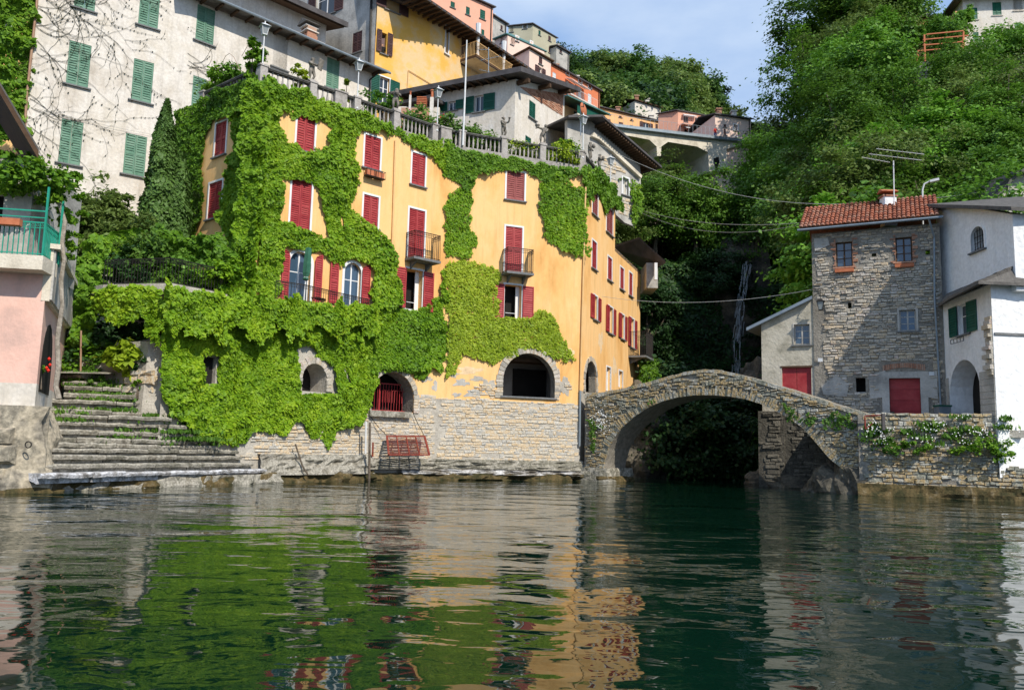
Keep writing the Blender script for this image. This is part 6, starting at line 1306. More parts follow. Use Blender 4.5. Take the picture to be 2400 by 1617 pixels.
ivy(WG, [(380, 684), (450, 686), (520, 700), (600, 700), (640, 703), (700, 708), (760, 712), (830, 720), (884, 722), (884, 890), (869, 920), (867, 959), (857, 984), (834, 994), (808, 997), (783, 1002), (778, 1032), (767, 1048), (762, 1025), (755, 1003), (747, 1022), (732, 1022), (721, 1002), (704, 987), (681, 989), (665, 1015), (655, 1010), (619, 1007), (594, 1007), (579, 1025), (558, 1035), (538, 1043), (512, 1035), (487, 1025), (466, 1017), (446, 997), (408, 984), (388, 969), (380, 900)],
    'thick bright creeper smothering the lower storey down to the lake steps', IVYM, 1050, .38, .145, 11, holes=[hw1, hw2, [(800, 860), (812, 856), (818, 895), (806, 900)], [(690, 815), (722, 805), (745, 830), (715, 850), (695, 850)]], fs=.8)
ivy(WG.shift(.45), [(400, 676), (480, 680), (560, 700), (620, 700), (640, 705), (720, 712), (800, 718), (880, 716), (880, 800), (840, 770), (800, 790), (740, 765), (700, 800), (640, 760), (600, 790), (540, 760), (500, 800), (440, 770), (400, 790)], 'overhanging apron of creeper spilling from the garden terrace edge', IVYM, 750, .34, .145, 12, fs=1.0, rag=.3)
WH_ = Wall(at_d(236, 700, 29.9), Q=WG.w(.2, 0, -.2))
ivy(WH_, [(248, 686), (268, 680), (306, 676), (380, 674), (392, 790), (372, 800), (357, 783), (339, 757), (334, 744), (296, 750), (275, 762), (245, 744), (227, 724)], 'lit creeper apron hanging free from the left end of the garden terrace', IVYM, 850, .36, .145, 13, rag=.2)
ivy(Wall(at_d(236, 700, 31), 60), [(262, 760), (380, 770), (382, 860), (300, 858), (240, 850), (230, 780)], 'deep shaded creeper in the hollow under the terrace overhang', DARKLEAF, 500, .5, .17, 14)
ivy(Wall(at_d(200, 700, 31.2), 75), [(168, 640), (180, 600), (215, 565), (245, 560), (252, 620), (250, 700), (232, 740), (225, 800), (205, 835), (175, 830), (165, 760)], 'bright creeper pillar at the left end of the garden terrace railing', IVYD, 900, .8, .16, 15, rag=.2)
ivy(Wall(at_d(380, 590, 33.5), 80), [(222, 575), (255, 548), (330, 552), (420, 545), (470, 552), (530, 548), (545, 600), (540, 690), (520, 700), (500, 650), (470, 615), (420, 628), (380, 612), (330, 612), (300, 598), (255, 604), (228, 620)], 'vine covered arbour roof over the garden terrace', IVYD, 900, .9, .16, 16, rag=.22)
ivy(W1.shift(-.3), [(-60, -60), (88, -60), (84, 60), (72, 200), (62, 290), (70, 330), (-60, 330)], 'tall wall of creeper on the left end of the white house', IVYD, 420, .8, .2, 17, rag=.2)
ivy(WS2, [(1452, 415), (1480, 425), (1502, 430), (1503, 500), (1486, 528), (1470, 500), (1478, 462), (1474, 430)], 'sparse creeper along the corner of the rubble house under the long eave', IVYD, 240, .3, .15, 18, rag=.25)
ivy(WD.shift(.2), [(1486, 850), (1510, 842), (1535, 848), (1536, 880), (1520, 905), (1490, 905)], 'bushy creeper below the side balcony beside the bridge parapet', IVYD, 900, .7, .15, 19)
ivy(BW, [(1375, 985), (1393, 982), (1404, 1000), (1402, 1040), (1396, 1065), (1386, 1060), (1384, 1020)], 'mossy plant tuft trailing down the left end of the footbridge', GRASS, 420, .2, .09, 20)
for k, (cx, cy, r_) in enumerate(((1845, 955, 16), (1870, 975, 20), (1905, 985, 20), (1935, 990, 18), (1960, 985, 26), (1985, 990, 24), (1480, 915, 8), (1528, 940, 8), (1410, 1000, 9))):
    P = [(cx + r_ * math.cos(a) * random.uniform(.7, 1.1), cy + r_ * .8 * math.sin(a) * random.uniform(.6, 1.1)) for a in [i * math.pi / 4 for i in range(8)]]
    ivy(BW, P, 'small tuft of weeds rooted in the stonework of the footbridge', GRASS, 340, .16, .09, 21 + k, name='weed_tuft', group='weeds on the footbridge')['kind'] = 'stuff'

# ---- trees
def crown_pts(seed, R, H, ncl, per, flat=.5, shell=.55):
    r = np.random.default_rng(seed); d = r.normal(0, 1, (ncl, 3)); d /= np.linalg.norm(d, axis=1)[:, None]; rad = r.uniform(shell, 1, ncl) ** .7
    C = d * rad[:, None] * np.array([R, R, H]); C *= (1 + .22 * np.sin(d[:, 0:1] * 5 + seed) + .18 * np.sin(d[:, 1:2] * 7 + seed * 2))
    cl = r.uniform(.12, .27, ncl) * R; P = C[:, None] + r.normal(0, 1, (ncl, per, 3)) * cl[:, None, None] * np.array([.75, .75, flat * .75]); P = P.reshape(-1, 3)
    Nn = P / (np.linalg.norm(P, axis=1)[:, None] + 1e-6) * .5 + np.array([0, 0, .75]); return P, Nn, C
def make_tree(seed, mat, R=3.2, H=3.4, ncl=80, per=70, leaf=.27, name='tree', trunk=4.0, bark=BARK, flat=.5, droop=.3):
    P, Nn, C = crown_pts(seed, R, H, ncl, per, flat); P[:, 2] += trunk + H * .35
    cm = leafmesh('crown', P, Nn, leaf, mat, droop=droop, jit=.4)
    m = MB(); r = random.Random(seed); top = trunk + H * .5; m.tube([(0, 0, -2.5), (r.uniform(-.2, .2), r.uniform(-.2, .2), trunk * .4), (r.uniform(-.4, .4), r.uniform(-.3, .3), trunk), (0, 0, top)], [.26, .22, .17, .06], 7)
    for i in range(7):
        c = C[r.randrange(len(C))] * .85; a = Vector((0, 0, r.uniform(trunk * .55, trunk + H * .2))); b = Vector((c[0], c[1], c[2] + trunk + H * .35)); mid = a.lerp(b, .5) + Vector((0, 0, -.25)); m.tube([a, mid, b], [.11, .07, .025], 5)
    return cm, m.mesh('trunk', bark)
def proj(P):
    v = Vector(P) - CAM; w = v.dot(FW); return 1200 + FPX * v.dot(RT) / w, 808.5 - FPX * v.dot(UP) / w, w
def put_tree(kind, loc, s, label, group=None, rz=None, name='tree', cat='tree', sz=None):
    cm, tm_ = kind; M = Matrix.Translation(Vector(loc)) @ Matrix.Rotation(random.uniform(0, 6.28) if rz is None else rz, 4, 'Z') @ Matrix.Diagonal((s, s, (sz or s), 1))
    o = link(name, None, None, M); o.empty_display_size = .5; setprops(o, label, cat, group); WM[o.name] = M
    for nm, me in (('crown', cm), ('trunk', tm_)):
        if me is None: continue
        c = bpy.data.objects.new(nm, me); COL.objects.link(c); c.parent = o; WM[c.name] = M
    return o
KG = [make_tree(100 + i, TREE, ncl=110, per=150, leaf=.175, H=2.9 + .4 * i) for i in range(3)]
KO = [make_tree(110 + i, TREE2, ncl=110, per=150, leaf=.155, R=3.0, H=3.6) for i in range(2)]
KB = [make_tree(120 + i, TREE3, ncl=95, per=120, leaf=.21, flat=.32, R=3.3, H=2.6) for i in range(2)]
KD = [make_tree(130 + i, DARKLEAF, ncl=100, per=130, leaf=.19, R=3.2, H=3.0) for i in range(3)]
TREEU = leafmat('underwood_leaf', [(.018, .045, .008), (.035, .085, .012), (.06, .13, .018), (.09, .18, .03)], objval=0)  # shadow gaps between crowns are put into this darker leaf colour
TREEF = leafmat('far_tree_leaf', [(.03, .07, .014), (.055, .125, .022), (.085, .17, .03), (.12, .22, .05)], objval=.35)
KF = [make_tree(140 + i, mt, ncl=110, per=75, leaf=.38, R=4.2, H=3.9, trunk=2.5) for i, mt in enumerate((TREEF, DARKLEAF, TREEF, TREE2))]
BOX = [(1705, 600, 1768, 900, 71), (1180, 40, 1300, 140, 115), (1290, 96, 1420, 300, 117), (1400, 245, 1672, 335, 118), (1395, 290, 1665, 372, 97), (1655, 345, 1700, 400, 97), (2262, -20, 2420, 96, 86), (2165, 45, 2200, 80, 90), (2160, 140, 2190, 175, 76), (1000, -40, 1180, 100, 95), (1480, 236, 1550, 300, 126), (1676, 280, 1745, 335, 101)]
def blocked(P, rad):
    px, py, w = proj(P); rp = FPX * rad / w * .85
    for x0, y0, x1, y1, dd in BOX:
        if w < dd + 4 and px + rp > x0 and px - rp < x1 and py + rp > y0 and py - rp < y1: return True
    return False
rt = random.Random(42); placed = []
def scatter(n, fn, mind):
    out = []; tries = 0
    while len(out) < n and tries < n * 40:
        tries += 1; x, y = fn()
        if all((x - a) ** 2 + (y - b) ** 2 > mind ** 2 for a, b in placed): placed.append((x, y)); out.append((x, y))
    return out
def tz(x, y): return float(terrain(np.array([x]), np.array([y]))[0])
def inray(p0, p1, d0, d1):
    def f():
        d = rt.uniform(d0, d1); px = rt.uniform(p0, p1); return (px - 1200) / FPX * d * 1.005, d
    return f
nt = 0
KN = {}
for nm_, ks_ in (('mid green', KG), ('olive green', KO), ('bright green', KB), ('dark green', KD), ('mid green', KF[:2]), ('light green', KF[2:3]), ('olive green', KF[3:])):
    for k_ in ks_: KN[id(k_[0])] = nm_
def plant(spec, kinds, label, group, smin, smax, mind, zoff=0, parts=None):
    global nt
    for (x, y) in scatter(spec[0], inray(*spec[1:]), mind):
        s = rt.uniform(smin, smax); z = tz(x, y) + zoff
        if blocked((x, y, z + 4.5 * s), 3.3 * s): continue
        kd_ = rt.choice(kinds); px_ = proj((x, y, z + 5))[0]; a_ = spec[1] + (spec[2] - spec[1]) / 3; b_ = spec[1] + (spec[2] - spec[1]) * 2 / 3; w_ = parts[0 if px_ < a_ else 1 if px_ < b_ else 2]
        put_tree(kd_, (x, y, z), s, ('large ' if s > (smin + smax) / 2 else 'small ') + KN[id(kd_[0])] + ' ' + label + ' ' + w_, group); nt += 1
plant((46, 1950, 2460, 46, 66), KG + KO + KB + KG, 'tree low on the right slope,', 'trees on the lower right slope', .8, 1.25, 3.2, parts=('above the annex and clay roof', 'above the television aerial', 'above the whitewashed house'))
plant((56, 1850, 2480, 62, 84), KG + KO + KB, 'tree high on the right slope,', 'trees on the upper right slope', .95, 1.4, 3.9, parts=('beside the open sky', 'left of the orange pergola', 'below the hilltop white house'))
plant((26, 1800, 2120, 70, 100), KG + KO[:1], 'tall skyline tree on the right hill,', 'skyline trees on the right hill', 1.2, 1.7, 4.5, parts=('nearest the open sky', 'in the middle of the crest', 'towards the tan house'))
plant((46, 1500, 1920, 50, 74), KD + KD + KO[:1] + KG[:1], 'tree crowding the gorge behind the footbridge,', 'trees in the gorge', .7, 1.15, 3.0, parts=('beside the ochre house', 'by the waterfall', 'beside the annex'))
plant((40, 1430, 1800, 72, 96), KG + KG + KO + KD[:1], 'tree between the gorge and the road viaduct,', 'trees below the viaduct', .75, 1.15, 3.2, parts=('under the rubble house eave', 'under the viaduct piers', 'under the cream house'))
plant((110, 1290, 1860, 125, 225), KF, 'distant tree on the ridge,', 'trees on the far ridge', .9, 1.5, 6.0, parts=('above the brick red house', 'above the white cottage', 'above the cream house'))
def undergrowth(name, label, n, x0, x1, y0, y1, size, mat, thick, cond=None):
    x = RNG.uniform(x0, x1, n); y = y0 + (y1 - y0) * RNG.uniform(0, 1, n) ** 1.3
    if cond is not None: k = cond(x, y); x, y = x[k], y[k]
    e = .4; z = terrain(x, y); gx_ = (terrain(x + e, y) - terrain(x - e, y)) / (2 * e); gy_ = (terrain(x, y + e) - terrain(x, y - e)) / (2 * e)
    N_ = np.stack([-gx_, -gy_, np.ones(len(x))], 1); N_ /= np.linalg.norm(N_, axis=1)[:, None]
    # denser sampling where the ground is steep
    rep_ = np.clip((1 / N_[:, 2]).astype(int), 1, 5); idx = np.repeat(np.arange(len(x)), rep_); jx = RNG.normal(0, .25, (len(idx), 2))
    x, y = x[idx] + jx[:, 0], y[idx] + jx[:, 1]; z = terrain(x, y); N_ = N_[idx]; ok = z > -.2; x, y, z, N_ = x[ok], y[ok], z[ok], N_[ok]
    t = thick * np.clip((fbm(x * .55 + z * .3, y * .55 + z * .35, 9) - .28) / .45, 0, 1) * RNG.uniform(.4, 1, len(x)) + .05
    P = np.stack([x, y, z], 1) + N_ * t[:, None]; c = P.mean(0); me = leafmesh(name, P - c, N_ * .6 + np.array([0, -.5, .5]), size, mat, droop=.3, jit=.45)
    setprops(link(name, me, None, Matrix.Translation(Vector(c))), label, kind='stuff')
near = lambda x, y: (np.abs(x - gax(y)) < 16) & ((x > 6) | (y > 58))
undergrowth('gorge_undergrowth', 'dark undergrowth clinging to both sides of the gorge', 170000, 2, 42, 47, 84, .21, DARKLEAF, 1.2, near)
undergrowth('slope_undergrowth', 'continuous brambles and undergrowth on the wooded slopes', 190000, -5, 90, 50, 120, .30, TREEU, 1.1, lambda x, y: ((x > gax(y) + 6) & (y < 110) & (x < y * .72)) | ((x < gax(y) - 3) & (y > 62) & (x > y * .05)))
print('TREES', nt)
# ================================================================== waterfall and gorge
WF = MB(); rw_ = random.Random(8)
def wfp(f):  # centre line pixel and half width
    ys = [0, .25, .5, .75, 1.]; return np.interp(f, ys, [1752, 1738, 1727, 1724, 1720]), np.interp(f, ys, [612, 700, 800, 930, 1075]), np.interp(f, ys, [9, 8, 11, 8, 6])
for k in range(190):
    o = rw_.uniform(-1, 1); f = rw_.uniform(0, .98) ** 1.15; f1 = min(1, f + rw_.uniform(.02, .09)); pts = []
    for i in range(4):
        ff = f + (f1 - f) * i / 3; cx, cy, hw_ = wfp(ff); pts.append(at_d(cx + o * abs(o) ** .4 * hw_ * 1.2 + rw_.uniform(-.5, .5), cy, 71.2 - ff * 1.6 + rw_.uniform(-.2, .2)))
    WF.tube(pts, [rw_.uniform(.006, .024) for _ in pts], 4, False)
WMAT = nmat('white_water', [(.55, .62, .68), (.82, .85, .88)], scale=3, bump=.3, rough=.4, trans=.3)
setprops(WF.buildw('waterfall', WMAT), 'thin white waterfall dropping through the dark gorge behind the footbridge', 'waterfall', kind='stuff')
q = at_d(1738, 820, 73.5); m = MB(); m.add(*rockmesh((q.x, q.y + 2.2, 9), (3.6, 2.6, 11.5), 40, 4)); setprops(m.buildw('cliff', ROCK), 'dark wet cliff carrying the waterfall at the head of the gorge', 'cliff')
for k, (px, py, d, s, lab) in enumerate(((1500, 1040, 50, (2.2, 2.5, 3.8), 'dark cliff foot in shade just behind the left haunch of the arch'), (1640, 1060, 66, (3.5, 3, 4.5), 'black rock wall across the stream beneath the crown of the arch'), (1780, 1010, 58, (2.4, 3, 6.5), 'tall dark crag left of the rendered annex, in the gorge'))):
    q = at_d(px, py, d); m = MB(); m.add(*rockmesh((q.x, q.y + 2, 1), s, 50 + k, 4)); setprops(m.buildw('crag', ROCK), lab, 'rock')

# ================================================================== terrace furniture
def lamp_post(W, u, zb, h, label, s=1.):
    P = W.w(u, zb, -.0 if s == 1. else .1); T = thing('lamp_post', label, 'lamp', P, 'white lamp posts on the balustrade'); M = Matrix.Translation(P) @ Matrix.Rotation(.6, 4, 'Z')
    MB().lathe([(.075, 0), (.075, .06), (.035, .1), (.028, h * .5), (.026, h - .52)], 8).build('post', LAMPW, T, M)
    m = MB(); t = h - .52
    for sx, sy in ((-1, -1), (1, -1), (1, 1), (-1, 1)): m.bar((sx * .09, sy * .09, t), (sx * .155, sy * .155, t + .36), .022)
    m.box(-.1, .1, -.1, .1, t - .03, t); m.build('frame', LAMPW, T, M)
    m = MB(); m.hexa([(-.085, -.085, t + .004), (.085, -.085, t + .004), (.085, .085, t + .004), (-.085, .085, t + .004), (-.148, -.148, t + .355), (.148, -.148, t + .355), (.148, .148, t + .355), (-.148, .148, t + .355)]); m.build('lantern_glass', LAMPG, T, M)
    m = MB(); m.add([(-.23, -.23, t + .36), (.23, -.23, t + .36), (.23, .23, t + .36), (-.23, .23, t + .36), (0, 0, t + .54)], [(3, 2, 1, 0), (0, 1, 4), (1, 2, 4), (2, 3, 4), (3, 0, 4)]); m.box(-.02, .02, -.02, .02, t + .5, t + .62); m.build('lantern_cap', LAMPW, T, M)
    return T
lamp_post(WA, WA.uz(612, 160)[0] + .05, ZR, 1.95, 'white lamp post on the near corner of the balustrade above the ivy column')
lamp_post(WB, WB.uz(837, 245)[0], ZR - .55, 2.45, 'white lamp post outside the balustrade above the terracotta planter window')
lamp_post(WB, WB.uz(1024, 308)[0], ZR - .3, 2.35, 'white lamp post on the balustrade in front of the louvred brick chimney')
lamp_post(WC, WC.uz(1366, 375)[0], ZR - .35, 2.5, 'white lamp post above the corner downpipe, right end of the main balustrade')
lamp_post(WD, WD.uz(1431, 430)[0], ZR - .3, 2.1, 'white lamp post farthest right, in front of the rubble house wall')
P = WC.at(1083, 343, .12); MB().tube([P, WC.at(1088, 220, .14), WC.at(1092, 98, .16)], [.055, .045, .03], 8).buildw('flagpole', LAMPW)
bpy.data.objects['flagpole']['label'] = 'bare white flagpole rising from the middle of the balustrade'; bpy.data.objects['flagpole']['category'] = 'flagpole'
def figure(nm, J, E, R, mat, sub=2):
    me = bpy.data.meshes.new(nm); ks = list(J); me.from_pydata([J[k] for k in ks], [(ks.index(a), ks.index(b)) for a, b in E], []); o = bpy.data.objects.new(nm, me); COL.objects.link(o)
    md = o.modifiers.new('s', 'SKIN'); 
    for i, k in enumerate(ks): me.skin_vertices[0].data[i].radius = (R[k], R[k]); 
    me.skin_vertices[0].data[ks.index('pelvis')].use_root = True
    ms = o.modifiers.new('b', 'SUBSURF'); ms.levels = sub; ms.render_levels = sub
    dg = bpy.context.evaluated_depsgraph_get(); out = bpy.data.meshes.new_from_object(o.evaluated_get(dg)); bpy.data.objects.remove(o)
    out.materials.clear(); out.materials.append(mat); out.polygons.foreach_set('use_smooth', [True] * len(out.polygons)); out.name = nm; return out
def cherub(arms, lean=0., extra=None, head=(0, 0)):
    J = dict(pelvis=(0, 0, .44), chest=(lean, -.02, .68), neck=(lean * 1.3, -.02, .79), head=(lean * 1.5 + head[0], -.03 + head[1], .90), top=(lean * 1.5 + head[0], -.02 + head[1], .96),
             hl=(-.08, 0, .40), kl=(-.10, -.03, .22), fl=(-.09, 0, .04), tl=(-.10, -.09, .02), hr=(.08, 0, .40), kr=(.12, -.05, .23), fr=(.08, .02, .04), tr=(.09, -.07, .02),
             sl=(-.14 + lean, 0, .73), sr=(.14 + lean, 0, .73)); J.update(arms)
    E = [('pelvis', 'chest'), ('chest', 'neck'), ('neck', 'head'), ('head', 'top'), ('pelvis', 'hl'), ('hl', 'kl'), ('kl', 'fl'), ('fl', 'tl'), ('pelvis', 'hr'), ('hr', 'kr'), ('kr', 'fr'), ('fr', 'tr'), ('chest', 'sl'), ('sl', 'el'), ('el', 'wl'), ('chest', 'sr'), ('sr', 'er'), ('er', 'wr')]
    R = dict(pelvis=.11, chest=.12, neck=.055, head=.10, top=.06, hl=.08, kl=.06, fl=.04, tl=.03, hr=.08, kr=.06, fr=.04, tr=.03, sl=.055, sr=.055, el=.045, er=.045, wl=.035, wr=.035); return J, E, R
poses = [((WA, 733, 188), dict(el=(-.16, -.14, .62), wl=(.02, -.24, .62), er=(.26, -.08, .72), wr=(.30, -.16, .88)), .0, 'cherub statue lifting a tall tablet, the leftmost figure on the balustrade', 'tablet'),
         ((WB, 930, 262), dict(el=(-.24, -.08, .66), wl=(-.10, -.20, .74), er=(.20, -.12, .60), wr=(.05, -.20, .66)), .02, 'cherub statue hugging a bundle, before the green shuttered balcony window', 'bundle'),
         ((WC, 1182, 322), dict(el=(-.2, -.1, .60), wl=(-.12, -.2, .52), er=(.26, -.1, .78), wr=(.20, -.18, .90)), -.03, 'cherub statue with raised arm in front of the white gabled house', 'horn'),
         ((WC, 1274, 334), dict(el=(-.28, -.05, .78), wl=(-.36, -.02, .70), er=(.2, -.16, .62), wr=(.10, -.26, .50)), .10, 'leaning cherub statue carrying a basket on its shoulder', 'basket'),
         ((WD, 1388, 378), dict(el=(-.2, -.06, .58), wl=(-.1, -.16, .50), er=(.2, -.06, .58), wr=(.1, -.16, .50)), .0, 'cherub statue right of the corner lamp, against the pale creeper', 'bundle'),
         ((WD, 1410, 405), dict(el=(-.2, -.06, .60), wl=(-.06, -.14, .70), er=(.2, -.06, .60), wr=(.06, -.14, .70)), .0, 'cherub statue between the two rightmost lamp posts', 'bundle')]
for k, ((W, px, py), arms, lean, lab, prop) in enumerate(poses):
    u = W.uz(px, py)[0]; P = W.w(u, ZR + .06, .15); T = thing('cherub_statue', lab, 'statue', P, 'cherub statues on the balustrade'); J, E, R = cherub(arms, lean)
    me = figure('body', J, E, R, STAT); rz = math.atan2(W.u.y, W.u.x) + (.3, -.4, .5, -.2, 0, .3)[k]; M = Matrix.Translation(P + Vector((0, 0, .10))) @ Matrix.Rotation(rz, 4, 'Z') @ Matrix.Diagonal((1.12, 1.12, 1.12, 1))
    link('body', me, T, M)
    m = MB(); m.box(-.2, .2, -.2, .2, 0, .06, W.M(u, ZR + .05, .15)); m.box(-.15, .15, -.15, .15, .06, .115, W.M(u, ZR + .05, .15)); m.buildw('plinth', BALU, T)
    m = MB(); h_ = arms['wr']
    if prop == 'tablet': m.hexa([(.14, -.2, .52), (.40, -.16, .52), (.40, -.12, .52), (.14, -.16, .52), (.16, -.26, .98), (.46, -.22, .98), (.46, -.18, .98), (.16, -.22, .98)])
    elif prop == 'horn': m.tube([h_, (h_[0] - .05, h_[1] - .1, h_[2] + .02), (h_[0] - .2, h_[1] - .16, h_[2] - .06)], [.025, .035, .05], 7)
    elif prop == 'basket': m.lathe([(.06, 0), (.12, .12), (.13, .16)], 8, (-.26, .02, .76))
    else: m.lathe([(.05, 0), (.10, .08), (.08, .2), (.03, .24)], 8, (0, -.2, .60))
    m.build(prop, STAT, T, M)
# closed parasols, table and chairs on the terrace
def parasol(px, yb, yt, d_off, label):
    P = WG.at(px, 712, -d_off); P = P.xy.to_3d() + Vector((0, 0, ZG)); hgt = WG.shift(-d_off).uz(px, yt)[1] - ZG; T = thing('parasol', label, 'parasol', P, 'closed green parasols on the terrace')
    M = Matrix.Translation(P) @ Matrix.Rotation(math.radians(2), 4, 'Y'); MB().lathe([(.03, 0), (.028, hgt)], 8).build('pole', LAMPW, T, M)
    m = MB(); n = 12; prof = [(.06, hgt * .48), (.13, hgt * .50), (.10, hgt * .53), (.15, hgt * .6), (.16, hgt * .72), (.14, hgt * .9), (.12, hgt * .995), (.03, hgt + .03)]
    b = len(m.v); m.lathe(prof, n); m.v = [(x * (1 + .18 * (i % 2)), y * (1 + .18 * (i % 2)), z) for i, (x, y, z) in enumerate(m.v)]; m.build('canopy', PARAS, T, M)
    MB().lathe([(.11, hgt * .52), (.11, hgt * .535)], 10).build('strap', LAMPW, T, M)
parasol(727, 705, 584, .45, 'closed dark green parasol beside the left arched terrace door')
parasol(884, 725, 602, .25, 'closed dark green parasol at the right end of the terrace railing')
P = WG.at(772, 700, -.9); P = P.xy.to_3d() + Vector((0, 0, ZG)); T = thing('round_table', 'round metal table with pierced pedestal between the arched terrace doors', 'table', P); M = Matrix.Translation(P)
MB().lathe([(.45, .70), (.47, .72), (.47, .735)], 16).build('table_top', IRON, T, M); MB().lathe([(.18, 0), (.05, .06), (.04, .6), (.12, .7)], 10).build('pedestal', IRON, T, M)
for k, px in enumerate((745, 805, 852)):
    P = WG.at(px, 705, -.9); P = P.xy.to_3d() + Vector((0, 0, ZG)); T = thing('metal_chair', ['lattice backed metal chair left of the round terrace table', 'lattice backed metal chair right of the round terrace table', 'dark metal chair standing by the right red arched shutter'][k], 'chair', P); M = Matrix.Translation(P) @ Matrix.Rotation((.5, -.6, .2)[k], 4, 'Z')
    m = MB(); m.box(-.22, .22, -.22, .22, .43, .46); m.build('seat', IRON, T, M)
    for sx, sy in ((-1, -1), (1, -1), (1, 1), (-1, 1)): MB().bar((sx * .2, sy * .2, 0), (sx * .2, sy * .2, .43), .03).build('leg', IRON, T, M)
    m = MB()
    for i in range(6): a = -.2 + .08 * i; m.bar((a, .2, .46), (a + .0, .24, .9), .018)
    for z in (.6, .75, .9): m.bar((-.22, .2 + (z - .46) * .1, z), (.22, .2 + (z - .46) * .1, z), .02)
    m.build('backrest', IRON, T, M)
# folding loading platform hung by chains next to the boat gate
T = thing('hinged_platform', 'rusty red slatted iron platform hung on chains below the boat gate', 'platform', WB.w(gu[1], 1))
tl_, tr_, br_, bl2 = WB.at(897, 1021, .35), WB.at(985, 1022, .35), WB.at(967, 1064, 1.35), WB.at(873, 1064, 1.35)
RUST = nmat('rusty_red_paint', [(.10, .03, .02), (.24, .045, .03), (.20, .09, .05)], scale=6, bump=.3)
for a, b in ((tl_, tr_), (tr_, br_), (br_, bl2), (bl2, tl_)): MB().bar(a, b, .09, .07).buildw('frame_bar', RUST, T)
for i in range(1, 4): f = i / 4; MB().bar(tl_.lerp(tr_, f), bl2.lerp(br_, f), .05, .08).buildw('cross_bar', RUST, T)
for i in range(1, 13): f = i / 13; MB().bar(tl_.lerp(bl2, f), tr_.lerp(br_, f), .075, .025).buildw('slat', RUST, T)
for a, b in ((WB.at(960, 955, .08), tr_), (WB.at(866, 976, .08), tl_)):
    m = MB(); m.tube([a, a.lerp(b, .5) - Vector((0, 0, .06)), b], .016, 5); m.buildw('chain', IRON, T)
MB().bar(WB.at(866, 1036, .3), WB.at(865, 1070, .3), .07).buildw('hinge_post', RUST, T)
m = MB(); m.tube([WB.at(842, 990, .9), WB.at(840, 1130, .9)], .055, 8); setprops(m.buildw('mooring_pole', BARK), 'dark wooden mooring pole standing in the water by the boat gate', 'pole')
m = MB(); m.tube([WB.at(837, 988, .75), WB.at(836, 1062, .75)], .045, 8); setprops(m.buildw('white_pipe', LAMPW), 'short white pipe fixed beside the mooring pole', 'pipe')
m = MB(); m.tube([WG.at(681, 1040, .3), WG.at(690, 1090, .5), WG.at(696, 1112, .7)], .035, 6); setprops(m.buildw('old_post', BARK), 'thin weathered post leaning on the lake wall between the steps and the platform', 'post')
q = at_d(78, 1042, 24.1); m = MB(); m.tube([Vector((q.x + .09 * math.cos(a), q.y - .25, q.z + .09 * math.sin(a))) for a in [i * math.pi / 6 for i in range(13)]], .018, 6); setprops(m.buildw('mooring_ring', IRON), 'rusty iron mooring ring on the rock at the left end of the steps', 'ring')
# satellite dish and aerials
c = at_d(1369, 258, 46.5); T = thing('satellite_dish', 'reddish satellite dish on a mast above the corner lamp post', 'dish', at_d(1361, 315, 46.5))
m = MB(); n = 14; rings = [(0, .12), (.18, .09), (.34, .03), (.45, -.04)]; M = Matrix.Translation(c) @ Matrix.Rotation(math.radians(78), 4, 'X') @ Matrix.Rotation(math.radians(62), 4, 'Y')
m.lathe([(r_ + .001, z) for r_, z in rings] + [(r_ + .0, z - .02) for r_, z in rings[::-1]], n); m.v = [tuple(M @ Vector(v)) for v in m.v]; m.buildw('reflector', TERRA, T, smooth=True)
MB().tube([at_d(1361, 318, 46.5), at_d(1361, 255, 46.5)], .035, 6).buildw('mast', PIPEG, T); MB().bar(c, c + Vector((-.1, -.5, .2)), .04).buildw('feed_arm', PIPEG, T)
def aerial(base, top, els, label, mat=PIPEG):
    T = thing('aerial', label, 'antenna', base); MB().tube([base, top], .028, 6).buildw('mast', mat, T)
    for a, b, n in els:
        m = MB(); m.bar(a, b, .022); d = (b - a).normalized(); s = d.cross(Vector((0, 0, 1))).normalized() * .22
        for i in range(n): q = a.lerp(b, (i + .5) / n); m.bar(q - s, q + s, .014)
        m.buildw('boom', mat, T)
s = SW
aerial(s.exact(2096, 488, -1.4), s.exact(2094, 377, -1.4), [(s.exact(2054, 349, -1.4), s.exact(2166, 362, -1.4), 10), (s.exact(2036, 361, -1.2), s.exact(2160, 376, -1.2), 10), (s.exact(2020, 369, -1.6), s.exact(2086, 381, -1.6), 7)], 'tall television aerial with three long booms behind the stone house chimney', LAMPW)
aerial(at_d(1145, 185, 48.5), at_d(1145, 112, 48.5), [(at_d(1118, 117, 48.5), at_d(1144, 117, 48.5), 7), (at_d(1126, 142, 48.5), at_d(1174, 132, 48.5), 8), (at_d(1124, 164, 48.5), at_d(1150, 170, 48.5), 7)], 'tangle of television aerials in front of the high yellow balcony')
T = thing('street_lamp', 'curved neck street lamp with pale head behind the stone house roof', 'lamp', s.exact(2162, 500, -3)); MB().tube([s.exact(2163, 540, -3), s.exact(2162, 445, -3), s.exact(2166, 432, -3), s.exact(2180, 425, -3)], .045, 7).buildw('pole', LAMPW, T)
m = MB(); a, b = s.exact(2180, 426, -3), s.exact(2201, 421, -3); m.bar(a, b, .24, .12); m.buildw('lamp_head', LAMPW, T)
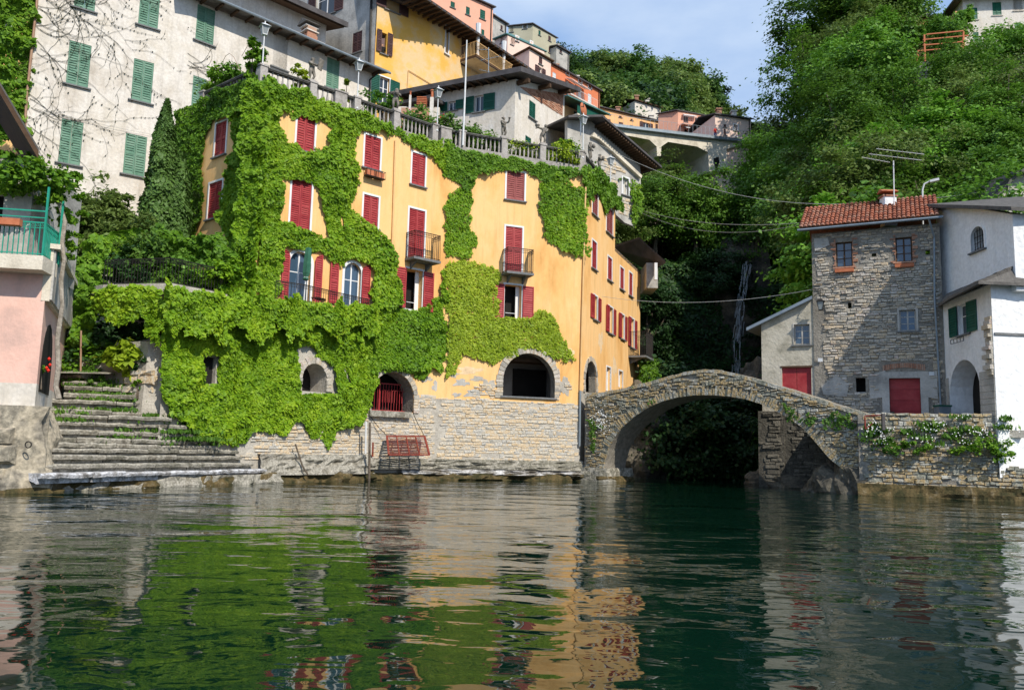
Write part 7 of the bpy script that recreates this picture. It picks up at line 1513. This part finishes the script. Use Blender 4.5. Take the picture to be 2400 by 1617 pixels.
# wires across the gorge
def wire(a, b, sag, label, r=.014):
    a, b = Vector(a), Vector(b); m = MB(); m.tube([a.lerp(b, i / 24) - Vector((0, 0, sag * 4 * (i / 24) * (1 - i / 24))) for i in range(25)], r * .6, 4, False); setprops(m.buildw('cable', WIREM), label, 'cable')
wire(WD.at(1392, 340, .3), s.at(2000, 425, -4), 1.1, 'long sagging cable from the corner lamp across to the trees above the stone house', .02)
wire(s.at(2000, 425, -4), WQ2.at(2372, 438, .2), .2, 'cable running behind the television aerial to the grey gabled house', .016)
wire(WD.at(1500, 495, .2), s.at(1906, 520, .0), .5, 'upper of two pale cables crossing the gorge to the clay tiled eave', .016)
wire(WD.at(1498, 500, .2), s.at(1908, 519, .0), .95, 'lower of two pale cables crossing the gorge to the clay tiled eave', .013)
wire(WD.at(1407, 695, .1), s.at(1932, 674, .12), .55, 'pale cable strung low from the ochre house to the wall lantern of the stone house', .018)
wire(WC.at(1185, 290, -3), WC.at(1342, 322, -3), .15, 'thin line strung along the wall of the brick gabled house', .012)
wire(W1.at(92, 258, .1), W1.at(422, 328, .1), .1, 'thin double line running along the old white house wall', .012)
# wall lantern at the stone house corner
P = SW.at(1926, 720, .55); T = thing('wall_lantern', 'old iron wall lantern on a scrolled bracket at the corner of the stone house', 'lantern', P); M = SW.M(uof(SW, P), P.z, -.55)
m = MB()
for sx, sy in ((-1, -1), (1, -1), (1, 1), (-1, 1)): m.bar((sx * .09, sy * .09, -.22), (sx * .15, sy * .15, .18), .02)
m.box(-.1, .1, -.1, .1, -.25, -.22); m.build('frame', IRON, T, M); m = MB(); m.hexa([(-.08, -.08, -.21), (.08, -.08, -.21), (.08, .08, -.21), (-.08, .08, -.21), (-.14, -.14, .17), (.14, -.14, .17), (.14, .14, .17), (-.14, .14, .17)]); m.build('lantern_glass', LAMPG, T, M)
m = MB(); m.add([(-.2, -.2, .18), (.2, -.2, .18), (.2, .2, .18), (-.2, .2, .18), (0, 0, .36)], [(3, 2, 1, 0), (0, 1, 4), (1, 2, 4), (2, 3, 4), (3, 0, 4)]); m.build('lantern_cap', IRON, T, M)
m = MB(); m.bar((0, 0, .36), (0, 0, .8), .02); m.bar((-.45, .52, .95), (.15, -.1, .8), .03); m.tube([(-.45, .52, .5), (-.2, .3, .62), (0, .05, .75)], .015, 5)
for k in range(8): a0, a1 = k * math.pi / 4, (k + 1) * math.pi / 4; m.bar((.1 * math.cos(a0), 0, .55 + .1 * math.sin(a0)), (.1 * math.cos(a1), 0, .55 + .1 * math.sin(a1)), .014)
m.build('bracket', IRON, T, M)
# house number plates, bin, railing stub
for (px, py, lab) in ((1923, 844, 'small white plate on the render beside the stone house corner'), (2183, 876, 'small white house number plate right of the garage door')):
    P = SW.at(px, py, .09); m = MB(); m.box(-.11, .11, -.01, .01, -.09, .09, SW.M(uof(SW, P), P.z, -.10)); setprops(m.buildw('wall_plate', LAMPW), lab, 'plate')
P = SW.at(2207, 960, 1.0); T = thing('waste_bin', 'grey waste bin with green lid at the foot of the drainpipe', 'bin', (P.x, P.y, zT - .2)); m = MB(); zb0 = zT - .3
m.hexa([(P.x - .22, P.y - .2, zb0), (P.x + .22, P.y - .2, zb0), (P.x + .22, P.y + .2, zb0), (P.x - .22, P.y + .2, zb0), (P.x - .27, P.y - .25, zb0 + .85), (P.x + .27, P.y - .25, zb0 + .85), (P.x + .27, P.y + .25, zb0 + .85), (P.x - .27, P.y + .25, zb0 + .85)]); m.buildw('bin_body', PIPEG, T)
m = MB(); m.box(P.x - .3, P.x + .3, P.y - .28, P.y + .28, zb0 + .85, zb0 + .93); m.buildw('lid', DKGREEN, T)
T = thing('rusty_rail', 'short rusty red handrail where the footbridge meets the quay wall', 'railing', TW.at(2050, 985, .1))
for a, b in (((2025, 975), (2066, 973)), ((2026, 977), (2027, 1006)), ((2027, 1006), (2044, 992))): MB().bar(TW.at(*a, .25), TW.at(*b, .25), .05).buildw('rail', RUST, T)
MB().bar(TW.at(2068, 970, .3), TW.at(2069, 1008, .3), .12).buildw('post', DARKROOF, T)
# viaduct person
def adult(loc, s, rz, label, top, legs, hand=None):
    J = dict(pelvis=(0, 0, .95), chest=(0, 0, 1.3), neck=(0, 0, 1.5), head=(0, -.01, 1.62), top=(0, 0, 1.72), hl=(-.1, 0, .9), kl=(-.11, -.02, .5), fl=(-.12, .02, .07), tl=(-.13, -.12, .04), hr=(.1, 0, .9), kr=(.12, -.03, .5), fr=(.12, 0, .07), tr=(.13, -.14, .04), sl=(-.19, 0, 1.42), sr=(.19, 0, 1.42), el=(-.27, .02, 1.14), wl=(-.24, -.14, .95), er=(.27, .02, 1.14), wr=(.24, -.14, .95))
    E = [('pelvis', 'chest'), ('chest', 'neck'), ('neck', 'head'), ('head', 'top'), ('pelvis', 'hl'), ('hl', 'kl'), ('kl', 'fl'), ('fl', 'tl'), ('pelvis', 'hr'), ('hr', 'kr'), ('kr', 'fr'), ('fr', 'tr'), ('chest', 'sl'), ('sl', 'el'), ('el', 'wl'), ('chest', 'sr'), ('sr', 'er'), ('er', 'wr')]
    R = dict(pelvis=.15, chest=.17, neck=.06, head=.10, top=.06, hl=.1, kl=.07, fl=.05, tl=.04, hr=.1, kr=.07, fr=.05, tr=.04, sl=.08, sr=.08, el=.05, er=.05, wl=.04, wr=.04)
    T = thing('person', label, 'person', loc); M = Matrix.Translation(Vector(loc)) @ Matrix.Rotation(rz, 4, 'Z') @ Matrix.Diagonal((s, s, s, 1))
    me = figure('body', J, E, R, nmat('skin', [(.45, .25, .17), (.5, .3, .2)], bump=0)); 
    me.materials.append(top); me.materials.append(legs); hair = nmat('dark_hair', [(.02, .015, .01), (.03, .02, .015)], bump=.2); me.materials.append(hair)
    for p in me.polygons:
        c = p.center; z = c.z
        if .92 < z < 1.50 and not (abs(c.x) > .21 and z < 1.05): p.material_index = 1
        elif z <= .92 and abs(c.x) < .22: p.material_index = 2
        elif z > 1.66 or (z > 1.56 and c.y > .03): p.material_index = 3
    link('body', me, T, M)
REDC = nmat('red_cloth', [(.5, .03, .02), (.6, .05, .03)], bump=.1); BLUEC = nmat('blue_cloth', [(.03, .06, .18), (.05, .08, .22)], bump=.1)
pv = VW.at(1678, 324, .3); adult((pv.x, pv.y + 1.0, pv.z - .0), 1.0, .3, 'person in a red top and dark blue trousers leaning at the viaduct railing', REDC, BLUEC)
pw_ = E1.at(900, 120, -.25); adult((pw_.x, pw_.y, pw_.z - 1.05), .95, .2, 'dark haired person in dark clothes looking out of the brown shuttered window', DARK, DARK)

# ================================================================== shrubs and garden plants
def bush(P, R, H, label, mat=IVYD, n=1500, size=.13, name='shrub', cat='shrub', group=None, seed=1, flat=.7, trunk=True, droop=.3, kindleaf=1.25):
    r = np.random.default_rng(seed); k = max(6, n // 60); pts, Nn, C = crown_pts(seed, R, H, k, n // k, flat, .3); pts[:, 2] += H
    me = leafmesh('foliage', pts, Nn, size, mat, droop=droop, jit=.5, long=kindleaf); T = thing(name, label, cat, P, group)
    link('foliage', me, T, Matrix.Translation(Vector(P)))
    if trunk:
        m = MB(); rr = random.Random(seed)
        for i in range(5): c = C[rr.randrange(len(C))] * .7; m.tube([(rr.uniform(-.06, .06), rr.uniform(-.06, .06), -.3), (c[0] * .4, c[1] * .4, H * .5), (c[0], c[1], c[2] + H)], [.04, .03, .01], 5)
        m.build('stem', BARK, T, Matrix.Translation(Vector(P)))
    return T
# cypresses (column of dense clumps)
def cypress(P, H, R, label, seed):
    r = np.random.default_rng(seed); n = 15000; t = r.uniform(0, 1, n) ** .85; a = r.uniform(0, 6.28, n); prof = np.interp(t, [0, .08, .3, .6, .85, 1], [.8, 1, 1, .82, .55, .06]) * R
    lump = .62 + .6 * vnoise(a * 2.2 + seed, t * 16, seed); rad = prof * lump * r.uniform(.55, 1.05, n) ** .5; pts = np.stack([np.cos(a) * rad, np.sin(a) * rad, t * H], 1)
    Nn = np.stack([np.cos(a), np.sin(a), np.full(n, .5)], 1); T = thing('cypress', label, 'tree', P); link('crown', leafmesh('crown', pts, Nn, .13, CYP, droop=-.8, jit=.5, long=1.9), T, Matrix.Translation(Vector(P))); MB().tube([(0, 0, -1), (0, 0, H * .8)], [.14, .04], 6).build('trunk', BARK, T, Matrix.Translation(Vector(P)))
pcy = at_d(362, 620, 35.2); topz = at_d(381, 236, 35.2).z; cypress((pcy.x, pcy.y, ZG), topz - ZG, .80, 'tall slim dark cypress standing in front of the white house wall', 3)
pcy = at_d(402, 620, 35.6); topz = at_d(408, 358, 35.6).z; cypress((pcy.x, pcy.y, ZG), topz - ZG, .8, 'shorter cypress tucked between the tall one and the ivy clad corner', 4)
for k, (px, py, d, R, H, mt, n, sz, lab) in enumerate((
    (225, 560, 34.5, 1.25, 1.9, TREE2, 5200, .13, 'grey green willow leaved shrub beside the tall cypress'),
    (258, 520, 35.0, 1.0, 1.9, TREE2, 4200, .13, 'upright oleander bush with feathery tips against the white wall'),
    (300, 575, 34.0, 1.3, 1.0, TREE2, 3600, .13, 'rounded olive toned shrub under the cypress'),
    (350, 600, 33.0, 1.2, .8, TREE, 3000, .14, 'low dark shrub behind the arbour roof'),
    (170, 520, 33.5, 1.2, 1.5, TREE2, 3000, .13, 'thin leaved bush leaning toward the pink house vine'),
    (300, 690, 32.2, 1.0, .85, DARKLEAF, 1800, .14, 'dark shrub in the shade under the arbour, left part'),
    (400, 690, 32.6, 1.2, .9, TREE, 2000, .14, 'shaded bush behind the terrace railing, middle part'),
    (480, 690, 32.6, .9, .8, TREE, 1600, .14, 'bush in the shade by the house corner behind the terrace railing'),
    (515, 665, 31.6, .75, .75, IVY, 2200, .14, 'glossy bush pushing over the terrace railing near the ivy column'))):
    q = at_d(px, py, d); bush((q.x, q.y, ZG), R, max(H, 0.6) , lab, mt, n, sz, seed=60 + k) if k < 3 and 0 else bush((q.x, q.y, max(ZG, q.z - H)), R, H, lab, mt, n, sz, seed=60 + k, kindleaf=1.9 if mt is TREE2 else 1.25)
for k, (px, py, d, R, H, mt, n, sz, lab) in enumerate((
    (200, 850, 31.2, .95, .75, IVYD, 1800, .16, 'broad leaved shrub left of the aralia at the top of the steps'),
    (245, 835, 31.0, .7, .6, TREE, 1300, .15, 'dark shrub between rocks at the top of the lake steps'),
    (305, 840, 30.4, .85, .62, IVYY, 1500, .24, 'aralia with large bright star shaped leaves above the rubble wall'),
    (340, 862, 30.2, .5, .4, DARKLEAF, 700, .15, 'dark tuft under the big leaved aralia'),
    (180, 800, 31.8, .9, .9, DARKLEAF, 1500, .17, 'shaded shrub behind the rusty post left of the steps'),
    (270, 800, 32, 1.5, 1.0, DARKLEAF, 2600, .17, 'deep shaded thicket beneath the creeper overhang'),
    (325, 900, 29.9, .18, .25, IVYD, 220, .1, 'little plant hanging down the sunny rubble wall'),
    (232, 895, 30.0, .3, .26, GRASS, 420, .1, 'bright weed tuft on the top stone steps'))):
    q = at_d(px, py, d); bush((q.x, q.y, q.z - H), R, H, lab, mt, n, sz, seed=80 + k)
q = at_d(190, 900, 30.8); MB().tube([at_d(189, 905, 30.6), at_d(190, 775, 30.8)], .035, 6); m = MB(); m.tube([at_d(189, 880, 30.4), at_d(190, 775, 30.4)], .035, 6); setprops(m.buildw('rusty_post', PIPE), 'rusty iron post among the shrubs at the top of the steps', 'post')
# plants on the balustrade terrace
for k, (W, px, py, back, R, H, mt, n, sz, lab) in enumerate((
    (WL, 490, 180, .8, .9, .7, IVYD, 1700, .13, 'leafy climber spilling over the left balustrade beside the bare hoops'),
    (WL, 520, 165, .6, .5, .6, TREE3, 700, .12, 'thin rose bush on the left balustrade'),
    (WL, 565, 165, .8, .5, .7, IVYD, 800, .12, 'rose climber left of the near corner lamp'),
    (WA, 605, 125, .5, .5, .95, IVYD, 1500, .12, 'tall bushy climber right behind the near corner lamp post'),
    (WA, 712, 175, .5, .4, .6, IVYY, 700, .12, 'pale green vine tuft behind the leftmost cherub'),
    (WB, 832, 200, .8, .3, .9, IVYY, 500, .13, 'narrow pale vine next to the second lamp post'),
    (WB, 925, 225, 1.2, .8, .6, TREE3, 900, .13, 'feathery shrub behind the second cherub in front of the green shutters'),
    (WB, 1015, 275, 1.5, 1.2, .6, TREE, 2600, .13, 'rose bush dotted with red blooms behind the balustrade lamp'),
    (WC, 1068, 285, 1.8, 1.5, .55, TREE, 3000, .13, 'rounded pergola climber right of the flagpole base'),
    (WC, 1130, 300, 1.8, 1.2, .5, TREE, 2200, .13, 'low hedge climber below the white gabled house'),
    (WC, 1160, 330, .9, .8, .5, IVYD, 1500, .12, 'green bush behind the balusters left of the horn blowing cherub'),
    (WC, 1240, 345, .9, 1.0, .45, IVYY, 1700, .12, 'pale bush seen through the balusters between two cherubs'),
    (WC, 1320, 360, .8, 1.3, .5, IVYY, 2600, .12, 'bright shrub filling the gaps of the last balusters'),
    (WC, 1350, 345, 1.2, .9, .8, IVYD, 2000, .12, 'bright climber heaped around the corner lamp post base'),
    (WD, 1405, 400, 1.0, .8, .7, IVYD, 1500, .12, 'shrub behind the rightmost cherubs on the receding balustrade'))):
    q = W.at(px, py, 0); q = W.w(uof(W, q), max(ZB + .1, q.z - H), back); bush(q, R, H, lab, mt, n, sz, seed=100 + k)
q = WB.w(WB.uz(1020, 290)[0], ZR + .15, .9); m = MB()
for i in range(22): c = q + Vector((random.uniform(-1.2, 1), random.uniform(-.4, .4), random.uniform(-.2, .9))); m.add(*[[tuple(Vector(v) * .05 + c) for v in ((1, 0, 0), (-1, 0, 0), (0, 1, 0), (0, -1, 0), (0, 0, 1), (0, 0, -1))], [(0, 2, 4), (2, 1, 4), (1, 3, 4), (3, 0, 4), (2, 0, 5), (1, 2, 5), (3, 1, 5), (0, 3, 5)]])
setprops(m.buildw('rose_blooms', FLR), 'red roses scattered over the bush behind the balustrade lamp', 'flowers', kind='stuff')
# bare hoops on the left balustrade
for k, (a, t, b) in enumerate((((497, 150), (520, 118), (545, 160)), ((548, 125), (575, 88), (600, 130)))):
    m = MB(); A, T_, B = [WL.at(*p, -.4) for p in (a, t, b)]; m.tube([A, A.lerp(T_, .6) + Vector((0, 0, .15)), T_, T_.lerp(B, .4) + Vector((0, 0, .15)), B], .012, 5); setprops(m.buildw('rose_hoop', PIPE), ['thin wire rose hoop, the lower left one on the balustrade', 'thin wire rose hoop next to the near corner lamp'][k], 'hoop')
# vine and trunk on the pink house
for k, (px, py, d, R, H, lab) in enumerate(((35, 415, 24.2, 1.1, .55, 'round leaved vine over the turquoise pergola, left part'), (110, 430, 24.8, .9, .6, 'round leaved vine over the turquoise pergola, middle part'), (150, 490, 26, .75, .7, 'vine leaves round the gnarled trunk beside the pink house'), (20, 370, 25, 1., .4, 'sparse upper vine shoots under the dark eave'), (165, 560, 26.5, .5, .8, 'loose vine shoots hanging below the pergola corner'))):
    q = at_d(px, py, d); bush((q.x, q.y, q.z - H), R, H, lab, IVYD, (1500, 1200, 800, 600, 350)[k], .13, name='grape_vine', cat='vine', seed=130 + k, trunk=False, flat=.5)
m = MB(); P = [at_d(x, y, 24.7 + i * .02) for i, (x, y) in enumerate(((138, 935), (131, 905), (137, 860), (134, 800), (138, 770), (146, 715), (143, 660), (150, 610), (145, 570), (152, 520), (140, 480), (110, 450)))]
m.tube(P, [.09, .075, .08, .07, .075, .06, .07, .06, .07, .07, .06, .03], 7); setprops(m.buildw('vine_trunk', BARKP), 'twisted pale vine trunk climbing the corner of the pink house', 'trunk')
# geranium at the door
q = at_d(103, 868, 25.3); bush((q.x, q.y - .15, q.z - .3), .22, .35, 'red geranium beside the dark arched side door of the pink house', IVYD, 300, .08, 'geranium', 'flower', seed=140)
m = MB()
for (px, py) in ((115, 841), (117, 855), (113, 868), (109, 862)):
    c = at_d(px, py, 25.0); m.add([tuple(Vector(v) * .06 + c) for v in ((1, 0, 0), (-1, 0, 0), (0, 1, 0), (0, -1, 0), (0, 0, 1), (0, 0, -1))], [(0, 2, 4), (2, 1, 4), (1, 3, 4), (3, 0, 4), (2, 0, 5), (1, 2, 5), (3, 1, 5), (0, 3, 5)])
setprops(m.buildw('geranium_blooms', FLR), 'red geranium blooms in front of the dark arched door', 'flowers', kind='stuff')
# weeds on the steps
def tufts(name, label, pts, spread, n, h, mat, cat='grass'):
    P = []; 
    for (c, k, s) in pts:
        for _ in range(k): P.append((c[0] + RNG.normal(0, s), c[1] + RNG.normal(0, s * .4), c[2] + abs(RNG.normal(0, h * .5))))
    P = np.array(P); o = P.mean(0); Nn = RNG.normal(0, 1, P.shape) * [1, 1, .2] + [0, -.5, .3]; me = leafmesh(name, P - o, Nn, h, mat, droop=-1.2, jit=.3, long=2.2)
    return setprops(link(name, me, None, Matrix.Translation(Vector(o))), label, None, None, 'stuff')
pts = []
r5 = random.Random(77)
for i, (a, b, z) in enumerate(stepdata):
    if i < 4: continue
    for _ in range(5 + i // 2):
        f = r5.random() ** (.7 if i < 9 else 1); c = a.lerp(b, f); pts.append(((c.x + .0, c.y + .25, z + .02), r5.randint(8, 60), r5.uniform(.1, .35)))
for f, k in ((.8, 500), (.92, 500), (.7, 200)): c = stepdata[5][0].lerp(stepdata[5][1], f); pts.append(((c.x, c.y + .3, stepdata[5][2] + .03), k, .5)); c = stepdata[6][0].lerp(stepdata[6][1], f); pts.append(((c.x, c.y + .3, stepdata[6][2] + .03), k // 2, .4))
tufts('step_weeds', 'grass and weeds growing in the joints of the stone steps', pts, 0, 0, .075, GRASS)
pts = []; dpts = []
for _ in range(30):
    px = r5.uniform(2030, 2360); py = 1010 + 55 * ((px - 2030) / 330) ** .7 * r5.uniform(-.4, 1) + r5.uniform(-18, 22); c = TW.at(px, py, .12); pts.append(((c.x, c.y, c.z), r5.randint(20, 80), r5.uniform(.1, .25)))
    if r5.random() < .75:
        for _ in range(r5.randint(4, 22)): dpts.append((c.x + r5.gauss(0, .22), c.y - .12 + r5.gauss(0, .05), c.z + r5.gauss(.02, .13)))
tufts('wall_weeds', 'green cushions of weeds draped over the quay wall', pts, 0, 0, .10, GRASS)
m = MB()
for (px0, n_) in ((1410, 40), (1408, 30), (1418, 20)):
    for _ in range(n_): c = BW.at(px0 + r5.gauss(0, 9), 985 + r5.gauss(0, 14), .14); dpts.append(tuple(c))
for c in dpts:
    c = Vector(c); s_ = r5.uniform(.018, .032); a = r5.uniform(0, 1)
    m.add([tuple(c + Vector((math.cos(a + i * 1.257) * s_, -.01, math.sin(a + i * 1.257) * s_))) for i in range(5)], [(0, 1, 2, 3, 4)])
setprops(m.buildw('daisies', FLW), 'many small white daisies flowering over the quay wall and bridge foot', 'flowers', kind='stuff')
for k, (px, py, R, mt, lab) in enumerate(((2062, 1040, .7, GRASS, 'tall grassy clump at the left end of the quay wall'), (2110, 1045, .45, IVYD, 'valerian clump below the second stretch of quay coping'), (2165, 1050, .5, IVYD, 'leafy clump in the middle of the quay wall'), (2240, 1050, .55, IVYD, 'leafy clump on the right part of the quay wall'), (2310, 1040, .75, IVYD, 'spreading bush at the corner of the bright whitewashed wall'), (2345, 1060, .5, IVYD, 'trailing bush tip lying against the whitewashed wall'))):
    c = TW.at(px, py, .25); bush((c.x, c.y, c.z - R * .5), R, R * .5, lab, mt, int(900 * R), .09, 'wall_plant', 'plant', seed=150 + k, trunk=False)
for k, (px, py, R, mt, lab) in enumerate(((1565, 478, 1.5, TREE3, 'bright bush in front of the ruined dry stone wall, left'), (1612, 480, 1.6, TREE, 'bush in front of the ruined dry stone wall, right'), (1575, 428, 1.2, TREE2, 'olive bush crowning the ruined dry stone wall'))):
    c = at_d(px, py, 76.5); bush((c.x, c.y, c.z - R), R, R * .8, lab, mt, 2200, .26, seed=170 + k)
for k, (px, py, d, R, mt, lab) in enumerate(((2215, 70, 79, 2.4, TREE3, 'loose bright shrub growing through the orange pergola frame'), (2128, 72, 80, 1.5, TREE, 'bushy crown hiding the left side of the tan house'), (2235, 130, 73, 2.2, TREE, 'shrub spilling over the stone garden wall'), (2330, 95, 78, 3.0, TREE3, 'wide bright shrub in front of the hilltop white house'), (2390, 85, 77, 2.4, TREE, 'rounded shrub at the right edge below the hilltop white house'), (2255, 40, 82, 1.5, TREE3, 'thin sprawling bush beside the orange pillar of the hilltop house'))):
    c = at_d(px, py, d); bush((c.x, c.y, c.z - R), R, R * .75, lab, mt, int(1500 * R), .21, seed=190 + k)
# fig tree behind the stone house and pale trunks on the slope
c = SW.at(2050, 470, -5.5); c.z = 7; cm, tm_ = make_tree(160, TREE3, R=3.0, H=3.0, ncl=46, per=34, leaf=.34, trunk=5.0, bark=BARKP, flat=.4); put_tree((cm, tm_), c, 1.0, 'pale branched fig tree with big drooping leaves behind the television aerial', rz=0)
for k, (x0, y0, x1, y1, d, lab) in enumerate(((2288, 385, 2300, 275, 58, 'straight pale bare trunk on the right slope'), (2286, 385, 2268, 330, 58, 'thin pale trunk leaning left beside the straight one'), (2370, 345, 2398, 230, 60, 'pale leaning trunk near the right edge of the slope'), (2365, 350, 2395, 300, 60, 'slanting bare branch crossing below the leaning trunk'))):
    a, b = at_d(x0, y0, d), at_d(x1, y1, d); m = MB(); m.tube([a, a.lerp(b, .5) + Vector((.1, 0, .12)), b], [.10, .07, .03], 6); setprops(m.buildw('bare_trunk', BARKP), lab, 'trunk')
c = SW.at(2120, 495, -7);
